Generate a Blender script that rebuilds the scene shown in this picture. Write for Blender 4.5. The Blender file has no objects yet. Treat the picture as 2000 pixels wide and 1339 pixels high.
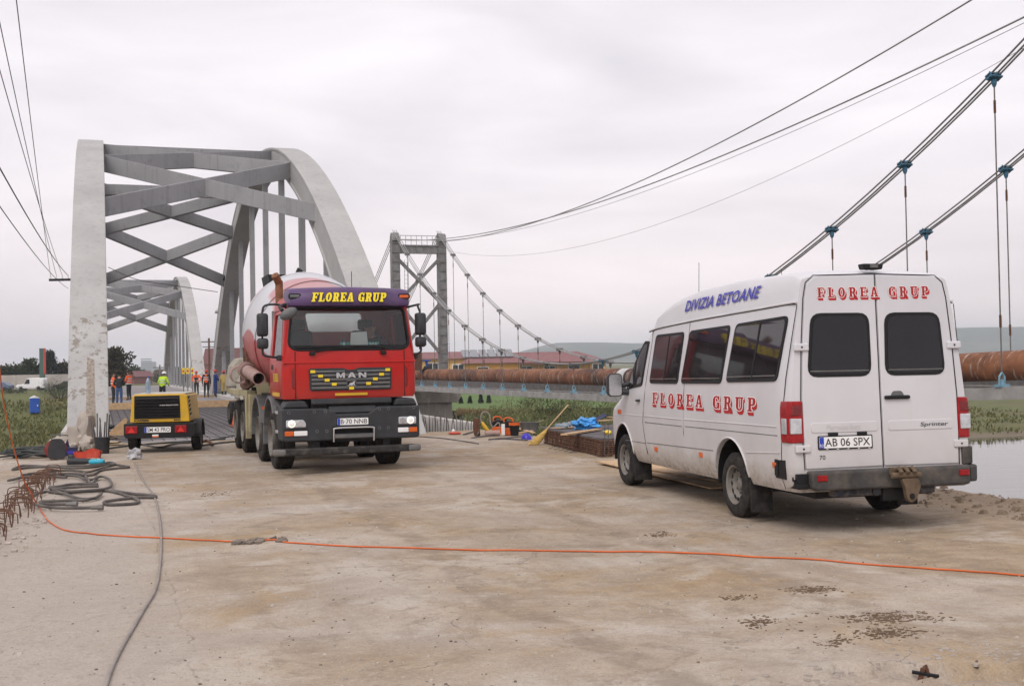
import bpy, bmesh, math, random
import numpy as np
from mathutils import Vector, Matrix, noise as mn
random.seed(7); np.random.seed(7)
R = math.radians
scene = bpy.context.scene
col = scene.collection

# ------------------------------------------------------------------ camera
EYE = 1.62; FPX = 2300.0; PITCH = 0.0190; ROLL = 0.0185
_f = Vector((0, math.cos(PITCH), math.sin(PITCH))); _u = Vector((0, -math.sin(PITCH), math.cos(PITCH))); _r = Vector((1, 0, 0))
CR = math.cos(ROLL)*_r - math.sin(ROLL)*_u; CU = math.cos(ROLL)*_u + math.sin(ROLL)*_r; CF = _f
cam_data = bpy.data.cameras.new('camera'); cam_data.sensor_width = 36; cam_data.sensor_fit = 'HORIZONTAL'
cam_data.lens = FPX/2000*36; cam_data.clip_start = 0.1; cam_data.clip_end = 40000
cam = bpy.data.objects.new('camera', cam_data); col.objects.link(cam)
cam.matrix_world = Matrix(((CR.x, CU.x, -CF.x, 0), (CR.y, CU.y, -CF.y, 0), (CR.z, CU.z, -CF.z, EYE), (0, 0, 0, 1)))
scene.camera = cam

# ------------------------------------------------------------------ sky
_d = Vector((-0.25, -0.62, 0.74)).normalized()          # direction towards the sun, behind and left of the camera
SUN_EL, SUN_AZ = math.asin(_d.z), math.atan2(_d.x, _d.y)
world = bpy.data.worlds.new('World'); scene.world = world; world.use_nodes = True
wn = world.node_tree; wn.nodes.clear()
def wN(t): return wn.nodes.new(t)
out = wN('ShaderNodeOutputWorld'); bg = wN('ShaderNodeBackground'); bg.inputs['Strength'].default_value = 0.1
sky = wN('ShaderNodeTexSky'); sky.sky_type = 'NISHITA'; sky.sun_disc = False
sky.sun_elevation = SUN_EL; sky.sun_rotation = SUN_AZ; sky.dust_density = 4; sky.air_density = 1
tc = wN('ShaderNodeTexCoord'); mp = wN('ShaderNodeMapping'); mp.inputs['Scale'].default_value = (1.2, 1.2, 4.5)
mp.inputs['Rotation'].default_value = (0.05, 0.12, 0.4)
nz = wN('ShaderNodeTexNoise'); nz.inputs['Scale'].default_value = 2.1; nz.inputs['Detail'].default_value = 7; nz.inputs['Roughness'].default_value = 0.5
nz.inputs['Distortion'].default_value = 0.5
rp = wN('ShaderNodeValToRGB'); e = rp.color_ramp.elements
e[0].position = 0.30; e[0].color = (0.66, 0.622, 0.662, 1); e[1].position = 0.68; e[1].color = (0.95, 0.895, 0.915, 1)
sc_ = wN('ShaderNodeVectorMath'); sc_.operation = 'SCALE'; sc_.inputs['Scale'].default_value = 9.6
mx = wN('ShaderNodeMix'); mx.data_type = 'RGBA'; mx.inputs[0].default_value = 0.93
wn.links.new(tc.outputs['Generated'], mp.inputs['Vector']); wn.links.new(mp.outputs['Vector'], nz.inputs['Vector'])
sx = wN('ShaderNodeSeparateXYZ'); wn.links.new(tc.outputs['Generated'], sx.inputs[0])
hr = wN('ShaderNodeValToRGB'); hr.color_ramp.interpolation = 'EASE'; h0 = hr.color_ramp.elements; h0[0].position = 0.0; h0[0].color = (1.18, 1.10, 1.08, 1); h0[1].position = 0.20; h0[1].color = (1, 1, 1, 1)
ml = wN('ShaderNodeMix'); ml.data_type = 'RGBA'; ml.blend_type = 'MULTIPLY'; ml.inputs[0].default_value = 1.0
wn.links.new(sx.outputs[2], hr.inputs['Fac']); wn.links.new(rp.outputs['Color'], ml.inputs[6]); wn.links.new(hr.outputs['Color'], ml.inputs[7])
wn.links.new(nz.outputs['Fac'], rp.inputs['Fac']); wn.links.new(ml.outputs[2], sc_.inputs[0])
wn.links.new(sky.outputs['Color'], mx.inputs[6]); wn.links.new(sc_.outputs['Vector'], mx.inputs[7])
wn.links.new(mx.outputs[2], bg.inputs['Color']); wn.links.new(bg.outputs['Background'], out.inputs['Surface'])

# ------------------------------------------------------------------ sun (veiled by cloud)
sd = bpy.data.lights.new('sun', 'SUN'); sd.energy = 1.3; sd.angle = R(35); sd.color = (1.0, 0.955, 0.90)
sun = bpy.data.objects.new('sun', sd); col.objects.link(sun)
sun.rotation_euler = _d.to_track_quat('Z', 'Y').to_euler()

vs = scene.view_settings; vs.view_transform = 'Standard'; vs.look = 'None'; vs.gamma = 1; vs.exposure = 0.36; vs.use_curve_mapping = False
scene.cycles.max_bounces = 5; scene.cycles.diffuse_bounces = 3; scene.cycles.glossy_bounces = 3; scene.cycles.transparent_max_bounces = 8; scene.cycles.volume_bounces = 2
scene.cycles.use_denoising = True

# ------------------------------------------------------------------ frames of reference
AX = 0.335                                # bridge axis, turned left of the camera's view
CA, SA = math.cos(AX), math.sin(AX)
def LU(l, u, z=0.0): return Vector((l*CA - u*SA, l*SA + u*CA, z))
def toLU(x, y): return (x*CA + y*SA, -x*SA + y*CA)
def _ray(px, py): return CF + CR*float((px-1000)/FPX) - CU*float((py-669.5)/FPX)
def G(px, py, z=0.0):                     # point on a level surface
    d = _ray(px, py); return Vector((0, 0, EYE)) + d*((z-EYE)/d.z)
def AY(px, py, Y):                        # point at a given distance
    d = _ray(px, py); return Vector((0, 0, EYE)) + d*(Y/d.y)

# ------------------------------------------------------------------ mesh builder
class MB:
    def __init__(s): s.v = []; s.f = []
    def add(s, vs, fs, M=None):
        o = len(s.v)
        if M is not None: vs = [M @ Vector(p) for p in vs]
        s.v.extend([tuple(p) for p in vs]); s.f.extend([tuple(i+o for i in f) for f in fs]); return s
    def box(s, x0, x1, y0, y1, z0, z1, M=None):
        return s.add([(x0,y0,z0),(x1,y0,z0),(x1,y1,z0),(x0,y1,z0),(x0,y0,z1),(x1,y0,z1),(x1,y1,z1),(x0,y1,z1)],
                     [(0,3,2,1),(4,5,6,7),(0,1,5,4),(1,2,6,5),(2,3,7,6),(3,0,4,7)], M)
    def cbox(s, c, sz, M=None):
        return s.box(c[0]-sz[0]/2, c[0]+sz[0]/2, c[1]-sz[1]/2, c[1]+sz[1]/2, c[2]-sz[2]/2, c[2]+sz[2]/2, M)
    def prism(s, poly, ax, a, b, M=None):
        m = {'x': lambda p, t: (t, p[0], p[1]), 'y': lambda p, t: (p[0], t, p[1]), 'z': lambda p, t: (p[0], p[1], t)}[ax]
        n = len(poly); vs = [m(p, a) for p in poly] + [m(p, b) for p in poly]
        fs = [tuple(range(n))[::-1], tuple(range(n, 2*n))] + [(i, (i+1) % n, n+(i+1) % n, n+i) for i in range(n)]
        return s.add(vs, fs, M)
    def mapped(s, poly, fn, d0, d1):          # polygon in a surface's own coordinates, with thickness
        n = len(poly); vs = [fn(p[0], p[1], d0) for p in poly] + [fn(p[0], p[1], d1) for p in poly]
        fs = [tuple(range(n))[::-1], tuple(range(n, 2*n))] + [(i, (i+1) % n, n+(i+1) % n, n+i) for i in range(n)]
        return s.add(vs, fs)
    def loft(s, rings, cap=True, closed=True, M=None):
        n = len(rings[0]); vs = [p for r in rings for p in r]; fs = []
        for k in range(len(rings)-1):
            for i in range(n if closed else n-1):
                j = (i+1) % n; fs.append((k*n+i, k*n+j, (k+1)*n+j, (k+1)*n+i))
        if cap and closed: fs.append(tuple(range(n))[::-1]); fs.append(tuple(range((len(rings)-1)*n, len(rings)*n)))
        return s.add(vs, fs, M)
    def tube(s, pts, r, n=8, closed=False, cap=True, M=None):
        P = [Vector(p) for p in pts]; m = len(P); rs = r if isinstance(r, (list, tuple)) else [r]*m
        T = []
        for i in range(m):
            if closed: t = P[(i+1) % m]-P[i-1]
            else: t = P[min(i+1, m-1)]-P[max(i-1, 0)]
            T.append(t.normalized() if t.length > 1e-9 else Vector((0, 0, 1)))
        a = Vector((0, 0, 1)) if abs(T[0].z) < 0.9 else Vector((1, 0, 0))
        nrm = (a - T[0]*a.dot(T[0])).normalized(); rings = []
        for i in range(m):
            nrm = nrm - T[i]*nrm.dot(T[i])
            if nrm.length < 1e-6: nrm = T[i].orthogonal()
            nrm.normalize(); b = T[i].cross(nrm)
            rings.append([P[i] + (nrm*math.cos(2*math.pi*k/n) + b*math.sin(2*math.pi*k/n))*rs[i] for k in range(n)])
        if closed: rings.append(rings[0])
        return s.loft(rings, cap=cap and not closed, M=M)
    def cyl(s, p0, p1, r, n=12, r1=None): return s.tube([p0, p1], [r, r if r1 is None else r1], n)
    def lathe(s, prof, n=24, M=None, cap=True):
        return s.loft([[(r*math.cos(2*math.pi*k/n), r*math.sin(2*math.pi*k/n), z) for k in range(n)] for r, z in prof], cap=cap, M=M)
    def ell(s, c, rad, nu=14, nv=9, M=None):
        rings = []
        for j in range(nv+1):
            t = math.pi*(j/nv) ; t = min(max(t, 0.02), math.pi-0.02)
            rings.append([(c[0]+rad[0]*math.sin(t)*math.cos(2*math.pi*k/nu), c[1]+rad[1]*math.sin(t)*math.sin(2*math.pi*k/nu), c[2]-rad[2]*math.cos(t)) for k in range(nu)])
        return s.loft(rings, M=M)
    def mesh(s, name, recalc=True):
        me = bpy.data.meshes.new(name); me.from_pydata(s.v, [], s.f)
        if recalc:
            bm = bmesh.new(); bm.from_mesh(me); bmesh.ops.recalc_face_normals(bm, faces=bm.faces); bm.to_mesh(me); bm.free()
        return me
    def build(s, name, mat, parent=None, smooth=None, bevel=0, seg=2, recalc=True):
        me = s.mesh(name, recalc); return link(name, me, mat, parent, smooth, bevel, seg)
def link(name, me, mat, parent=None, smooth=None, bevel=0, seg=2):
    if len(me.materials): me.materials.clear()
    for m in (mat if isinstance(mat, (list, tuple)) else [mat]): me.materials.append(m)
    if smooth is not None:
        me.shade_smooth()
        if smooth < 180: me.set_sharp_from_angle(angle=R(smooth))
    o = bpy.data.objects.new(name, me); col.objects.link(o)
    if parent is not None: o.parent = parent
    if bevel:
        b = o.modifiers.new('bevel', 'BEVEL'); b.width = bevel; b.segments = seg; b.limit_method = 'ANGLE'; b.angle_limit = R(40)
        b.harden_normals = False
    return o
def tag(o, label=None, cat=None, group=None, kind=None):
    for k, v in (('label', label), ('category', cat), ('group', group), ('kind', kind)):
        if v: o[k] = v
    return o
def thing(name, label, cat, loc=(0, 0, 0), rz=0.0, group=None):
    o = bpy.data.objects.new(name, None); col.objects.link(o); o.empty_display_size = 0.2
    o.location = loc; o.rotation_euler = (0, 0, rz); return tag(o, label, cat, group)
def copy_tree(o, parent=None):
    c = o.copy(); col.objects.link(c)
    if parent is not None: c.parent = parent
    for ch in [k for k in o.children]: copy_tree(ch, c)
    return c
def evaluated(o):                          # bake an object's modifiers into a mesh, drop the object
    bpy.context.view_layer.update()
    dg = bpy.context.evaluated_depsgraph_get()
    me = bpy.data.meshes.new_from_object(o.evaluated_get(dg)); bpy.data.objects.remove(o, do_unlink=True); return me
def carve(base, cutters):                  # solid minus solids
    o = bpy.data.objects.new('tmp', base.mesh('tmp')); col.objects.link(o); cs = []
    for c in cutters:
        k = bpy.data.objects.new('cut', c.mesh('cut')); col.objects.link(k); cs.append(k)
        m = o.modifiers.new('b', 'BOOLEAN'); m.operation = 'DIFFERENCE'; m.solver = 'EXACT'; m.object = k
    me = evaluated(o)
    for k in cs: bpy.data.objects.remove(k, do_unlink=True)
    return me
def rrect(x0, x1, z0, z1, r, n=4):         # rounded rectangle outline
    p = []
    for cx, cz, a0 in ((x1-r, z1-r, 0), (x0+r, z1-r, 90), (x0+r, z0+r, 180), (x1-r, z0+r, 270)):
        for k in range(n+1): a = R(a0+90*k/n); p.append((cx+r*math.cos(a), cz+r*math.sin(a)))
    return p
def rpoly(pts, r, n=3):                    # polygon with rounded corners
    out_ = []; m = len(pts)
    for i in range(m):
        p = Vector(pts[i]); a = Vector(pts[i-1])-p; b = Vector(pts[(i+1) % m])-p
        q0 = p + a.normalized()*min(r, a.length*.45); q1 = p + b.normalized()*min(r, b.length*.45)
        for k in range(n+1):
            t = k/n; out_.append(tuple(q0*(1-t)**2 + p*2*t*(1-t) + q1*t*t))
    return out_
def smooth_path(pts, k=6, closed=False):   # Catmull-Rom
    P = [Vector(p) for p in pts]; n = len(P); o = []
    for i in range(n if closed else n-1):
        p0 = P[i-1] if (i > 0 or closed) else P[0]; p1 = P[i]; p2 = P[(i+1) % n]; p3 = P[(i+2) % n] if (i+2 < n or closed) else P[-1]
        for j in range(k):
            t = j/k; o.append(0.5*((2*p1)+(p2-p0)*t+(2*p0-5*p1+4*p2-p3)*t*t+(3*p1-p0-3*p2+p3)*t*t*t))
    if not closed: o.append(P[-1])
    return o

# ------------------------------------------------------------------ lettering
def curve_mesh(cu):
    o = bpy.data.objects.new('t', cu); col.objects.link(o); me = evaluated(o)
    vs = [tuple(v.co) for v in me.vertices]; fs = [tuple(p.vertices) for p in me.polygons]; bpy.data.meshes.remove(me); return vs, fs
def fit_box(vs, x0, x1, z0, z1):
    a = np.array(vs); lo = a.min(0); hi = a.max(0)
    return [(x0+(p[0]-lo[0])/(hi[0]-lo[0])*(x1-x0), z0+(p[1]-lo[1])/(hi[1]-lo[1])*(z1-z0)) for p in vs]
def words(txt, box, fn, name, mat, parent, offset=0.0, shear=0.0, d=0.002, space=1.0):
    cu = bpy.data.curves.new('t', 'FONT'); cu.body = txt; cu.size = 1; cu.offset = offset; cu.shear = shear; cu.resolution_u = 3; cu.space_character = space
    vs, fs = curve_mesh(cu); p2 = fit_box(vs, *box)
    m = MB(); m.add([fn(x, z, d) for x, z in p2], fs); return m.build(name, mat, parent, recalc=False)
def _el(cx, cy, rx, ry, n=16): return [(cx+rx*math.cos(2*math.pi*k/n), cy+ry*math.sin(2*math.pi*k/n)) for k in range(n)]
SLAB = {
 'F': (.68, [[(0,0),(.42,0),(.42,.12),(.33,.12),(.33,.42),(.46,.42),(.46,.33),(.54,.33),(.54,.64),(.46,.64),(.46,.55),(.33,.55),(.33,.87),(.56,.87),(.56,.72),(.66,.72),(.66,1),(0,1),(0,.88),(.09,.88),(.09,.12),(0,.12)]]),
 'L': (.68, [[(0,0),(.66,0),(.66,.32),(.56,.32),(.56,.13),(.33,.13),(.33,.88),(.42,.88),(.42,1),(0,1),(0,.88),(.09,.88),(.09,.12),(0,.12)]]),
 'E': (.70, [[(0,0),(.68,0),(.68,.3),(.58,.3),(.58,.13),(.33,.13),(.33,.43),(.44,.43),(.44,.34),(.52,.34),(.52,.65),(.44,.65),(.44,.56),(.33,.56),(.33,.87),(.57,.87),(.57,.71),(.67,.71),(.67,1),(0,1),(0,.88),(.09,.88),(.09,.12),(0,.12)]]),
 'O': (.70, [_el(.34,.5,.34,.51), _el(.34,.5,.10,.36)]),
 'R': (.76, [[(0,0),(.4,0),(.4,.12),(.33,.12),(.33,.42),(.38,.42),(.5,0),(.74,0),(.74,.12),(.68,.12),(.58,.46),(.66,.54),(.68,.64),(.68,.82),(.62,.94),(.5,1),(0,1),(0,.88),(.09,.88),(.09,.12),(0,.12)], [(.33,.56),(.42,.56),(.45,.62),(.45,.80),(.42,.86),(.33,.86)]]),
 'A': (.80, [[(0,0),(.32,0),(.32,.12),(.25,.12),(.28,.26),(.46,.26),(.49,.12),(.42,.12),(.42,0),(.78,0),(.78,.12),(.71,.12),(.5,1),(.26,1),(.07,.12),(0,.12)], [(.31,.38),(.43,.38),(.37,.7)]]),
 'G': (.72, [[(.30,-.01),(.45,.02),(.52,.08),(.56,0),(.68,0),(.68,.5),(.38,.5),(.38,.38),(.45,.38),(.45,.2),(.40,.13),(.31,.13),(.25,.2),(.25,.8),(.31,.87),(.40,.87),(.48,.78),(.52,.66),(.64,.66),(.64,1),(.55,1),(.51,.94),(.42,1.01),(.28,1.01),(.1,.9),(0,.72),(0,.28),(.1,.1)]]),
 'U': (.78, [[(.08,.88),(.08,.28),(.16,.07),(.3,0),(.46,0),(.6,.07),(.68,.28),(.68,.88),(.76,.88),(.76,1),(.44,1),(.44,.88),(.52,.88),(.52,.28),(.46,.15),(.38,.13),(.32,.2),(.32,.88),(.4,.88),(.4,1),(0,1),(0,.88)]]),
 'm': (1.0, [[(0,0),(.26,0),(.26,.55),(.44,.04),(.56,.04),(.74,.55),(.74,0),(1,0),(1,1),(.71,1),(.5,.42),(.29,1),(0,1)]]),
 'a': (1.0, [[(0,0),(.27,0),(.33,.18),(.67,.18),(.73,0),(1,0),(.64,1),(.36,1)], [(.41,.40),(.59,.40),(.5,.72)]]),
 'n': (.92, [[(0,0),(.25,0),(.25,.60),(.64,0),(.92,0),(.92,1),(.67,1),(.67,.40),(.28,1),(0,1)]]),
 'P': (.72, [[(0,0),(.42,0),(.42,.12),(.33,.12),(.33,.4),(.52,.4),(.66,.5),(.7,.6),(.7,.82),(.64,.94),(.52,1),(0,1),(0,.88),(.09,.88),(.09,.12),(0,.12)], [(.33,.53),(.42,.53),(.46,.58),(.46,.82),(.42,.87),(.33,.87)]]),
}
def slab_shape(c, grow=0.0):
    cu = bpy.data.curves.new('t', 'CURVE'); cu.dimensions = '2D'; cu.fill_mode = 'BOTH'; cu.offset = grow
    for lp in SLAB[c][1]:
        s = cu.splines.new('POLY'); s.points.add(len(lp)-1); s.use_cyclic_u = True
        for i, p in enumerate(lp): s.points[i].co = (p[0], p[1], 0, 1)
    return curve_mesh(cu)
_glyphs = {}
def slab(txt, box, fn, name, mat, parent, grow=0.0, shear=0.0, d=0.002, gap=.14, wordgap=.5, shifts=((0, 0, 0),)):
    W = sum(SLAB[c][0]+gap if c != ' ' else wordgap for c in txt)-gap; x0, x1, z0, z1 = box; x = 0
    for c in txt:
        if c == ' ': x += wordgap; continue
        if (c, grow) not in _glyphs: _glyphs[(c, grow)] = slab_shape(c, grow)
        vs, fs = _glyphs[(c, grow)]; m = MB()
        for sx, sz, sd in shifts: m.add([fn(x0+(x+p[0]+shear*p[1])/(W+shear)*(x1-x0)+sx, z0+p[1]*(z1-z0)+sz, d+sd) for p in vs], fs)
        m.build(name, mat, parent, recalc=False); x += SLAB[c][0]+gap

# ------------------------------------------------------------------ materials
class NT:
    def __init__(s, name):
        s.m = bpy.data.materials.new(name); s.m.use_nodes = True; s.t = s.m.node_tree; s.t.nodes.clear()
        s.out = s.n('ShaderNodeOutputMaterial'); s.b = s.n('ShaderNodeBsdfPrincipled'); s.l(s.b.outputs[0], s.out.inputs['Surface'])
        s.tc = s.n('ShaderNodeTexCoord'); s.co = s.tc.outputs['Object']
    def n(s, t): return s.t.nodes.new(t)
    def l(s, a, b): s.t.links.new(a, b)
    def put(s, sock, v):
        if isinstance(v, bpy.types.NodeSocket): s.l(v, sock)
        elif hasattr(sock, 'default_value'):
            sock.default_value = (tuple(v)+(1,) if isinstance(v, (tuple, list)) and len(v) == 3 and sock.type == 'RGBA' else v)
    def map(s, scale=(1, 1, 1), rot=(0, 0, 0), loc=(0, 0, 0), src=None):
        k = s.n('ShaderNodeMapping'); k.inputs['Scale'].default_value = scale; k.inputs['Rotation'].default_value = rot; k.inputs['Location'].default_value = loc
        s.l(src or s.co, k.inputs['Vector']); return k.outputs[0]
    def noise(s, scale, detail=5, rough=.55, vec=None, dist=0):
        k = s.n('ShaderNodeTexNoise'); k.inputs['Scale'].default_value = scale; k.inputs['Detail'].default_value = detail
        k.inputs['Roughness'].default_value = rough; k.inputs['Distortion'].default_value = dist; s.l(vec or s.co, k.inputs['Vector']); return k.outputs['Fac']
    def voro(s, scale, feat='F1', vec=None, rnd=1):
        k = s.n('ShaderNodeTexVoronoi'); k.feature = feat; k.inputs['Scale'].default_value = scale; k.inputs['Randomness'].default_value = rnd
        s.l(vec or s.co, k.inputs['Vector']); return k.outputs['Distance']
    def ramp(s, fac, *stops):
        k = s.n('ShaderNodeValToRGB'); e = k.color_ramp.elements
        lo = min(0, min(p for p, c in stops)); hi = max(1, max(p for p, c in stops))
        if lo < 0 or hi > 1:
            fac = s.math('DIVIDE', s.math('SUBTRACT', fac, lo), hi-lo); stops = [((p-lo)/(hi-lo), c) for p, c in stops]
        while len(e) < len(stops): e.new(.5)
        for i, (p, c) in enumerate(stops):
            e[i].position = p; e[i].color = (c, c, c, 1) if isinstance(c, (int, float)) else tuple(c)+(1,)
        s.l(fac, k.inputs['Fac']); return k.outputs['Color']
    def mix(s, fac, a, b, mode='MIX'):
        k = s.n('ShaderNodeMix'); k.data_type = 'RGBA'; k.blend_type = mode
        s.put(k.inputs[0], fac); s.put(k.inputs[6], a); s.put(k.inputs[7], b); return k.outputs[2]
    def math(s, op, a, b=0.0, clamp=False):
        k = s.n('ShaderNodeMath'); k.operation = op; k.use_clamp = clamp; s.put(k.inputs[0], a); s.put(k.inputs[1], b); return k.outputs[0]
    def sep(s, src=None):
        k = s.n('ShaderNodeSeparateXYZ'); s.l(src or s.co, k.inputs[0]); return k.outputs
    def bump(s, h, strength=.3, dist=.01):
        k = s.n('ShaderNodeBump'); k.inputs['Strength'].default_value = strength; k.inputs['Distance'].default_value = dist
        s.l(h, k.inputs['Height']); s.l(k.outputs[0], s.b.inputs['Normal'])
    def done(s, color, rough=.6, metal=0, **kw):
        s.put(s.b.inputs['Base Color'], color); s.put(s.b.inputs['Roughness'], rough); s.put(s.b.inputs['Metallic'], metal)
        for k, v in kw.items(): s.put(s.b.inputs[k.replace('_', ' ')], v)
        return s.m
def pm(name, c, rough=.6, metal=0, var=.15, scale=6, bump=0, dust=0, dustc=(.30, .26, .21), **kw):
    t = NT(name); a = tuple(max(0, x*(1-var)) for x in c); b = tuple(min(1, x*(1+var)) for x in c)
    n = t.noise(scale); cc = t.mix(t.ramp(n, (.3, 0), (.7, 1)), a, b)
    if dust:
        d = t.ramp(t.noise(scale*.6+1, 6, .65), (.62-dust*.5, 0), (.9-dust*.4, min(1, .4+dust*.7))); cc = t.mix(d, cc, dustc)
        rough = t.math('ADD', t.math('MULTIPLY', d, .4), rough, True)
    if bump: t.bump(t.noise(scale*5, 4), bump, .01)
    return t.done(cc, rough, metal, **kw)
def emit(name, c, s):
    t = NT(name); return t.done(c, .4, 0, Emission_Color=c, Emission_Strength=s)
def glass(name, tint, rough=.02, ior=1.5, mixf=None):
    t = NT(name); t.t.nodes.remove(t.b); tr = t.n('ShaderNodeBsdfTransparent'); tr.inputs[0].default_value = tuple(tint)+(1,)
    gl = t.n('ShaderNodeBsdfGlossy'); gl.inputs['Roughness'].default_value = rough; fr = t.n('ShaderNodeFresnel'); fr.inputs[0].default_value = ior
    mxs = t.n('ShaderNodeMixShader'); t.l(fr.outputs[0], mxs.inputs[0]); t.l(tr.outputs[0], mxs.inputs[1]); t.l(gl.outputs[0], mxs.inputs[2]); t.l(mxs.outputs[0], t.out.inputs['Surface'])
    return t.m

M = {}
def old_concrete(name, base=(.40, .39, .375), dark=(.20, .19, .175), stain=.55, streak=True, patch=None):
    t = NT(name); n1 = t.noise(.55, 6, .6); n2 = t.noise(3.2, 6, .65); n3 = t.noise(26, 3)
    c = t.mix(t.ramp(n1, (.32, 0), (.68, 1)), tuple(x*.86 for x in base), tuple(min(1, x*1.10) for x in base))
    c = t.mix(t.math('MULTIPLY', t.ramp(n2, (.55, 0), (.78, 1)), stain), c, dark)
    if streak:
        st = t.noise(2.3, 5, .6, t.map((3.2, 3.2, .16))); c = t.mix(t.math('MULTIPLY', t.ramp(st, (.56, 0), (.75, 1)), .5), c, tuple(x*.9 for x in dark))
    pit = t.ramp(t.voro(9, vec=t.map((1, 1, 1.3))), (.0, 1), (.09, 0)); c = t.mix(t.math('MULTIPLY', pit, t.ramp(n1, (.5, 0), (.56, .8))), c, (.13, .12, .11))
    c = t.mix(t.math('MULTIPLY', n3, .25), c, tuple(x*.75 for x in base))
    if patch: c = patch(t, c)
    t.bump(t.math('ADD', t.math('MULTIPLY', n2, .7), t.math('MULTIPLY', n3, .5)), .45, .02)
    return t.done(c, .88)
def rib_patch(t, c):                       # bare brown patches where fittings were torn off the foot of the rib
    z = t.sep()[2]
    m = t.ramp(t.noise(3.4, 6, .75, t.map((1.1, .4, 1.5))), (.54, 0), (.57, 1))
    lo = t.math('MULTIPLY', t.math('GREATER_THAN', z, 1.0), t.math('LESS_THAN', z, 3.1))
    b = t.math('MULTIPLY', m, lo)
    return t.mix(t.math('MULTIPLY', b, .75), c, (.175, .145, .11))
M['rib'] = old_concrete('rib concrete', (.40, .395, .385), (.21, .20, .19), .38, True, rib_patch)
M['brace'] = old_concrete('brace concrete', (.285, .285, .295), (.11, .11, .112), .5)
M['pier'] = old_concrete('pier concrete', (.24, .215, .185), (.07, .06, .05), .8)
M['kerb'] = old_concrete('pale concrete', (.55, .53, .50), (.28, .25, .22), .45)
M['wall'] = old_concrete('wall concrete', (.42, .38, .35), (.25, .22, .2), .5, False)
def rust_pipe():
    t = NT('rusty pipe'); n1 = t.noise(.45, 6, .62, t.map((1, .8, 1))); n2 = t.noise(2.4, 6, .7); s = t.noise(2.2, 5, .65, t.map((1, 3.2, .55), (0, .35, 0)))
    c = t.ramp(n1, (.36, (.055, .026, .018)), (.47, (.17, .062, .028)), (.56, (.26, .105, .045)), (.66, (.20, .075, .035)), (.78, (.34, .25, .18)))
    c = t.mix(t.ramp(n2, (.50, 0), (.70, .75)), c, (.065, .032, .022))
    c = t.mix(t.ramp(s, (.56, 0), (.66, .75)), c, (.44, .375, .32))
    zz = t.sep(t.tc.outputs['Normal'])[2]
    t.bump(n2, .4, .02); return t.done(c, .8, .15)
M['pipe'] = rust_pipe()
M['pipeband'] = pm('primer band', (.52, .52, .52), .6, 0, .1, 3, dust=.4)
M['rust'] = pm('rusted steel', (.115, .052, .030), .85, .2, .45, 9, .3)
M['rebar'] = pm('rusty rebar', (.13, .066, .042), .85, .1, .45, 14)
M['rebargrey'] = pm('grey rebar', (.13, .12, .125), .7, .3, .35, 4)
M['steel'] = pm('weathered steel', (.17, .168, .165), .62, .45, .28, 5, .1, .35, (.19, .12, .08))
M['towersteel'] = pm('tower steel', (.20, .198, .195), .7, .2, .3, 2.2, .1, .22, (.20, .12, .07))
M['cable'] = pm('wire rope', (.33, .325, .32), .5, .45, .2, 12)
M['cablelight'] = pm('galvanised rope', (.50, .50, .50), .45, .5, .15, 10)
M['clampblue'] = pm('blue painted clamp', (.045, .16, .25), .55, .1, .35, 8, dust=.2)
M['lightblue'] = pm('light blue fitting', (.17, .34, .44), .5, .1, .25, 8, dust=.3)
M['wire'] = pm('wire', (.06, .06, .062), .6, .2, .1)
def van_white():
    t = NT('white van paint'); x, y, z = t.sep(); n = t.noise(3.0, 6, .65); nf = t.noise(22, 4, .6)
    c = t.mix(t.ramp(t.noise(1.1, 4), (.3, 0), (.7, 1)), (.57, .565, .595), (.645, .64, .665))
    lowm = t.ramp(t.math('ADD', z, t.math('MULTIPLY', t.math('SUBTRACT', n, .5), .55)), (.40, 1), (.62, .45), (1.0, .17), (1.6, .03))
    c = t.mix(t.math('MULTIPLY', lowm, .8), c, (.36, .31, .25))
    spl = t.math('MULTIPLY', t.ramp(t.noise(15, 5, .7), (.48, 0), (.60, 1)), t.ramp(t.math('ADD', z, t.math('MULTIPLY', n, .25)), (.46, 1), (.74, 0))); c = t.mix(t.math('MULTIPLY', spl, .75), c, (.20, .155, .115))
    st = t.noise(7, 4, .6, t.map((3, 3, .25))); c = t.mix(t.math('MULTIPLY', t.ramp(st, (.58, 0), (.8, 1)), .16), c, (.42, .39, .36))
    r = t.math('ADD', t.math('MULTIPLY', lowm, .35), .30); t.bump(t.noise(1.7, 3, .5), .12, .03)
    return t.done(c, r, 0, Coat_Weight=.25, Coat_Roughness=.12)
M['van'] = van_white()
M['vanroof'] = pm('white roof gelcoat', (.60, .597, .612), .42, 0, .05, 2.5, dust=.22, dustc=(.45, .42, .39))
def truck_red():
    t = NT('red cab paint'); n = t.noise(2.4, 6, .65); c = t.mix(t.ramp(n, (.3, 0), (.7, 1)), (.40, .008, .006), (.47, .012, .007))
    d = t.ramp(t.noise(5, 6, .7), (.58, 0), (.9, .30)); x, y, z = t.sep()
    low = t.ramp(t.math('ADD', z, t.math('MULTIPLY', n, .3)), (1.2, .16), (1.75, .0)); c = t.mix(t.math('ADD', t.math('MULTIPLY', d, .45), low, True), c, (.30, .19, .16))
    return t.done(c, t.math('ADD', t.math('MULTIPLY', d, .4), .32), 0, Specular_IOR_Level=.35, Coat_Weight=.15, Coat_Roughness=.12)
M['red'] = truck_red()
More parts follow.
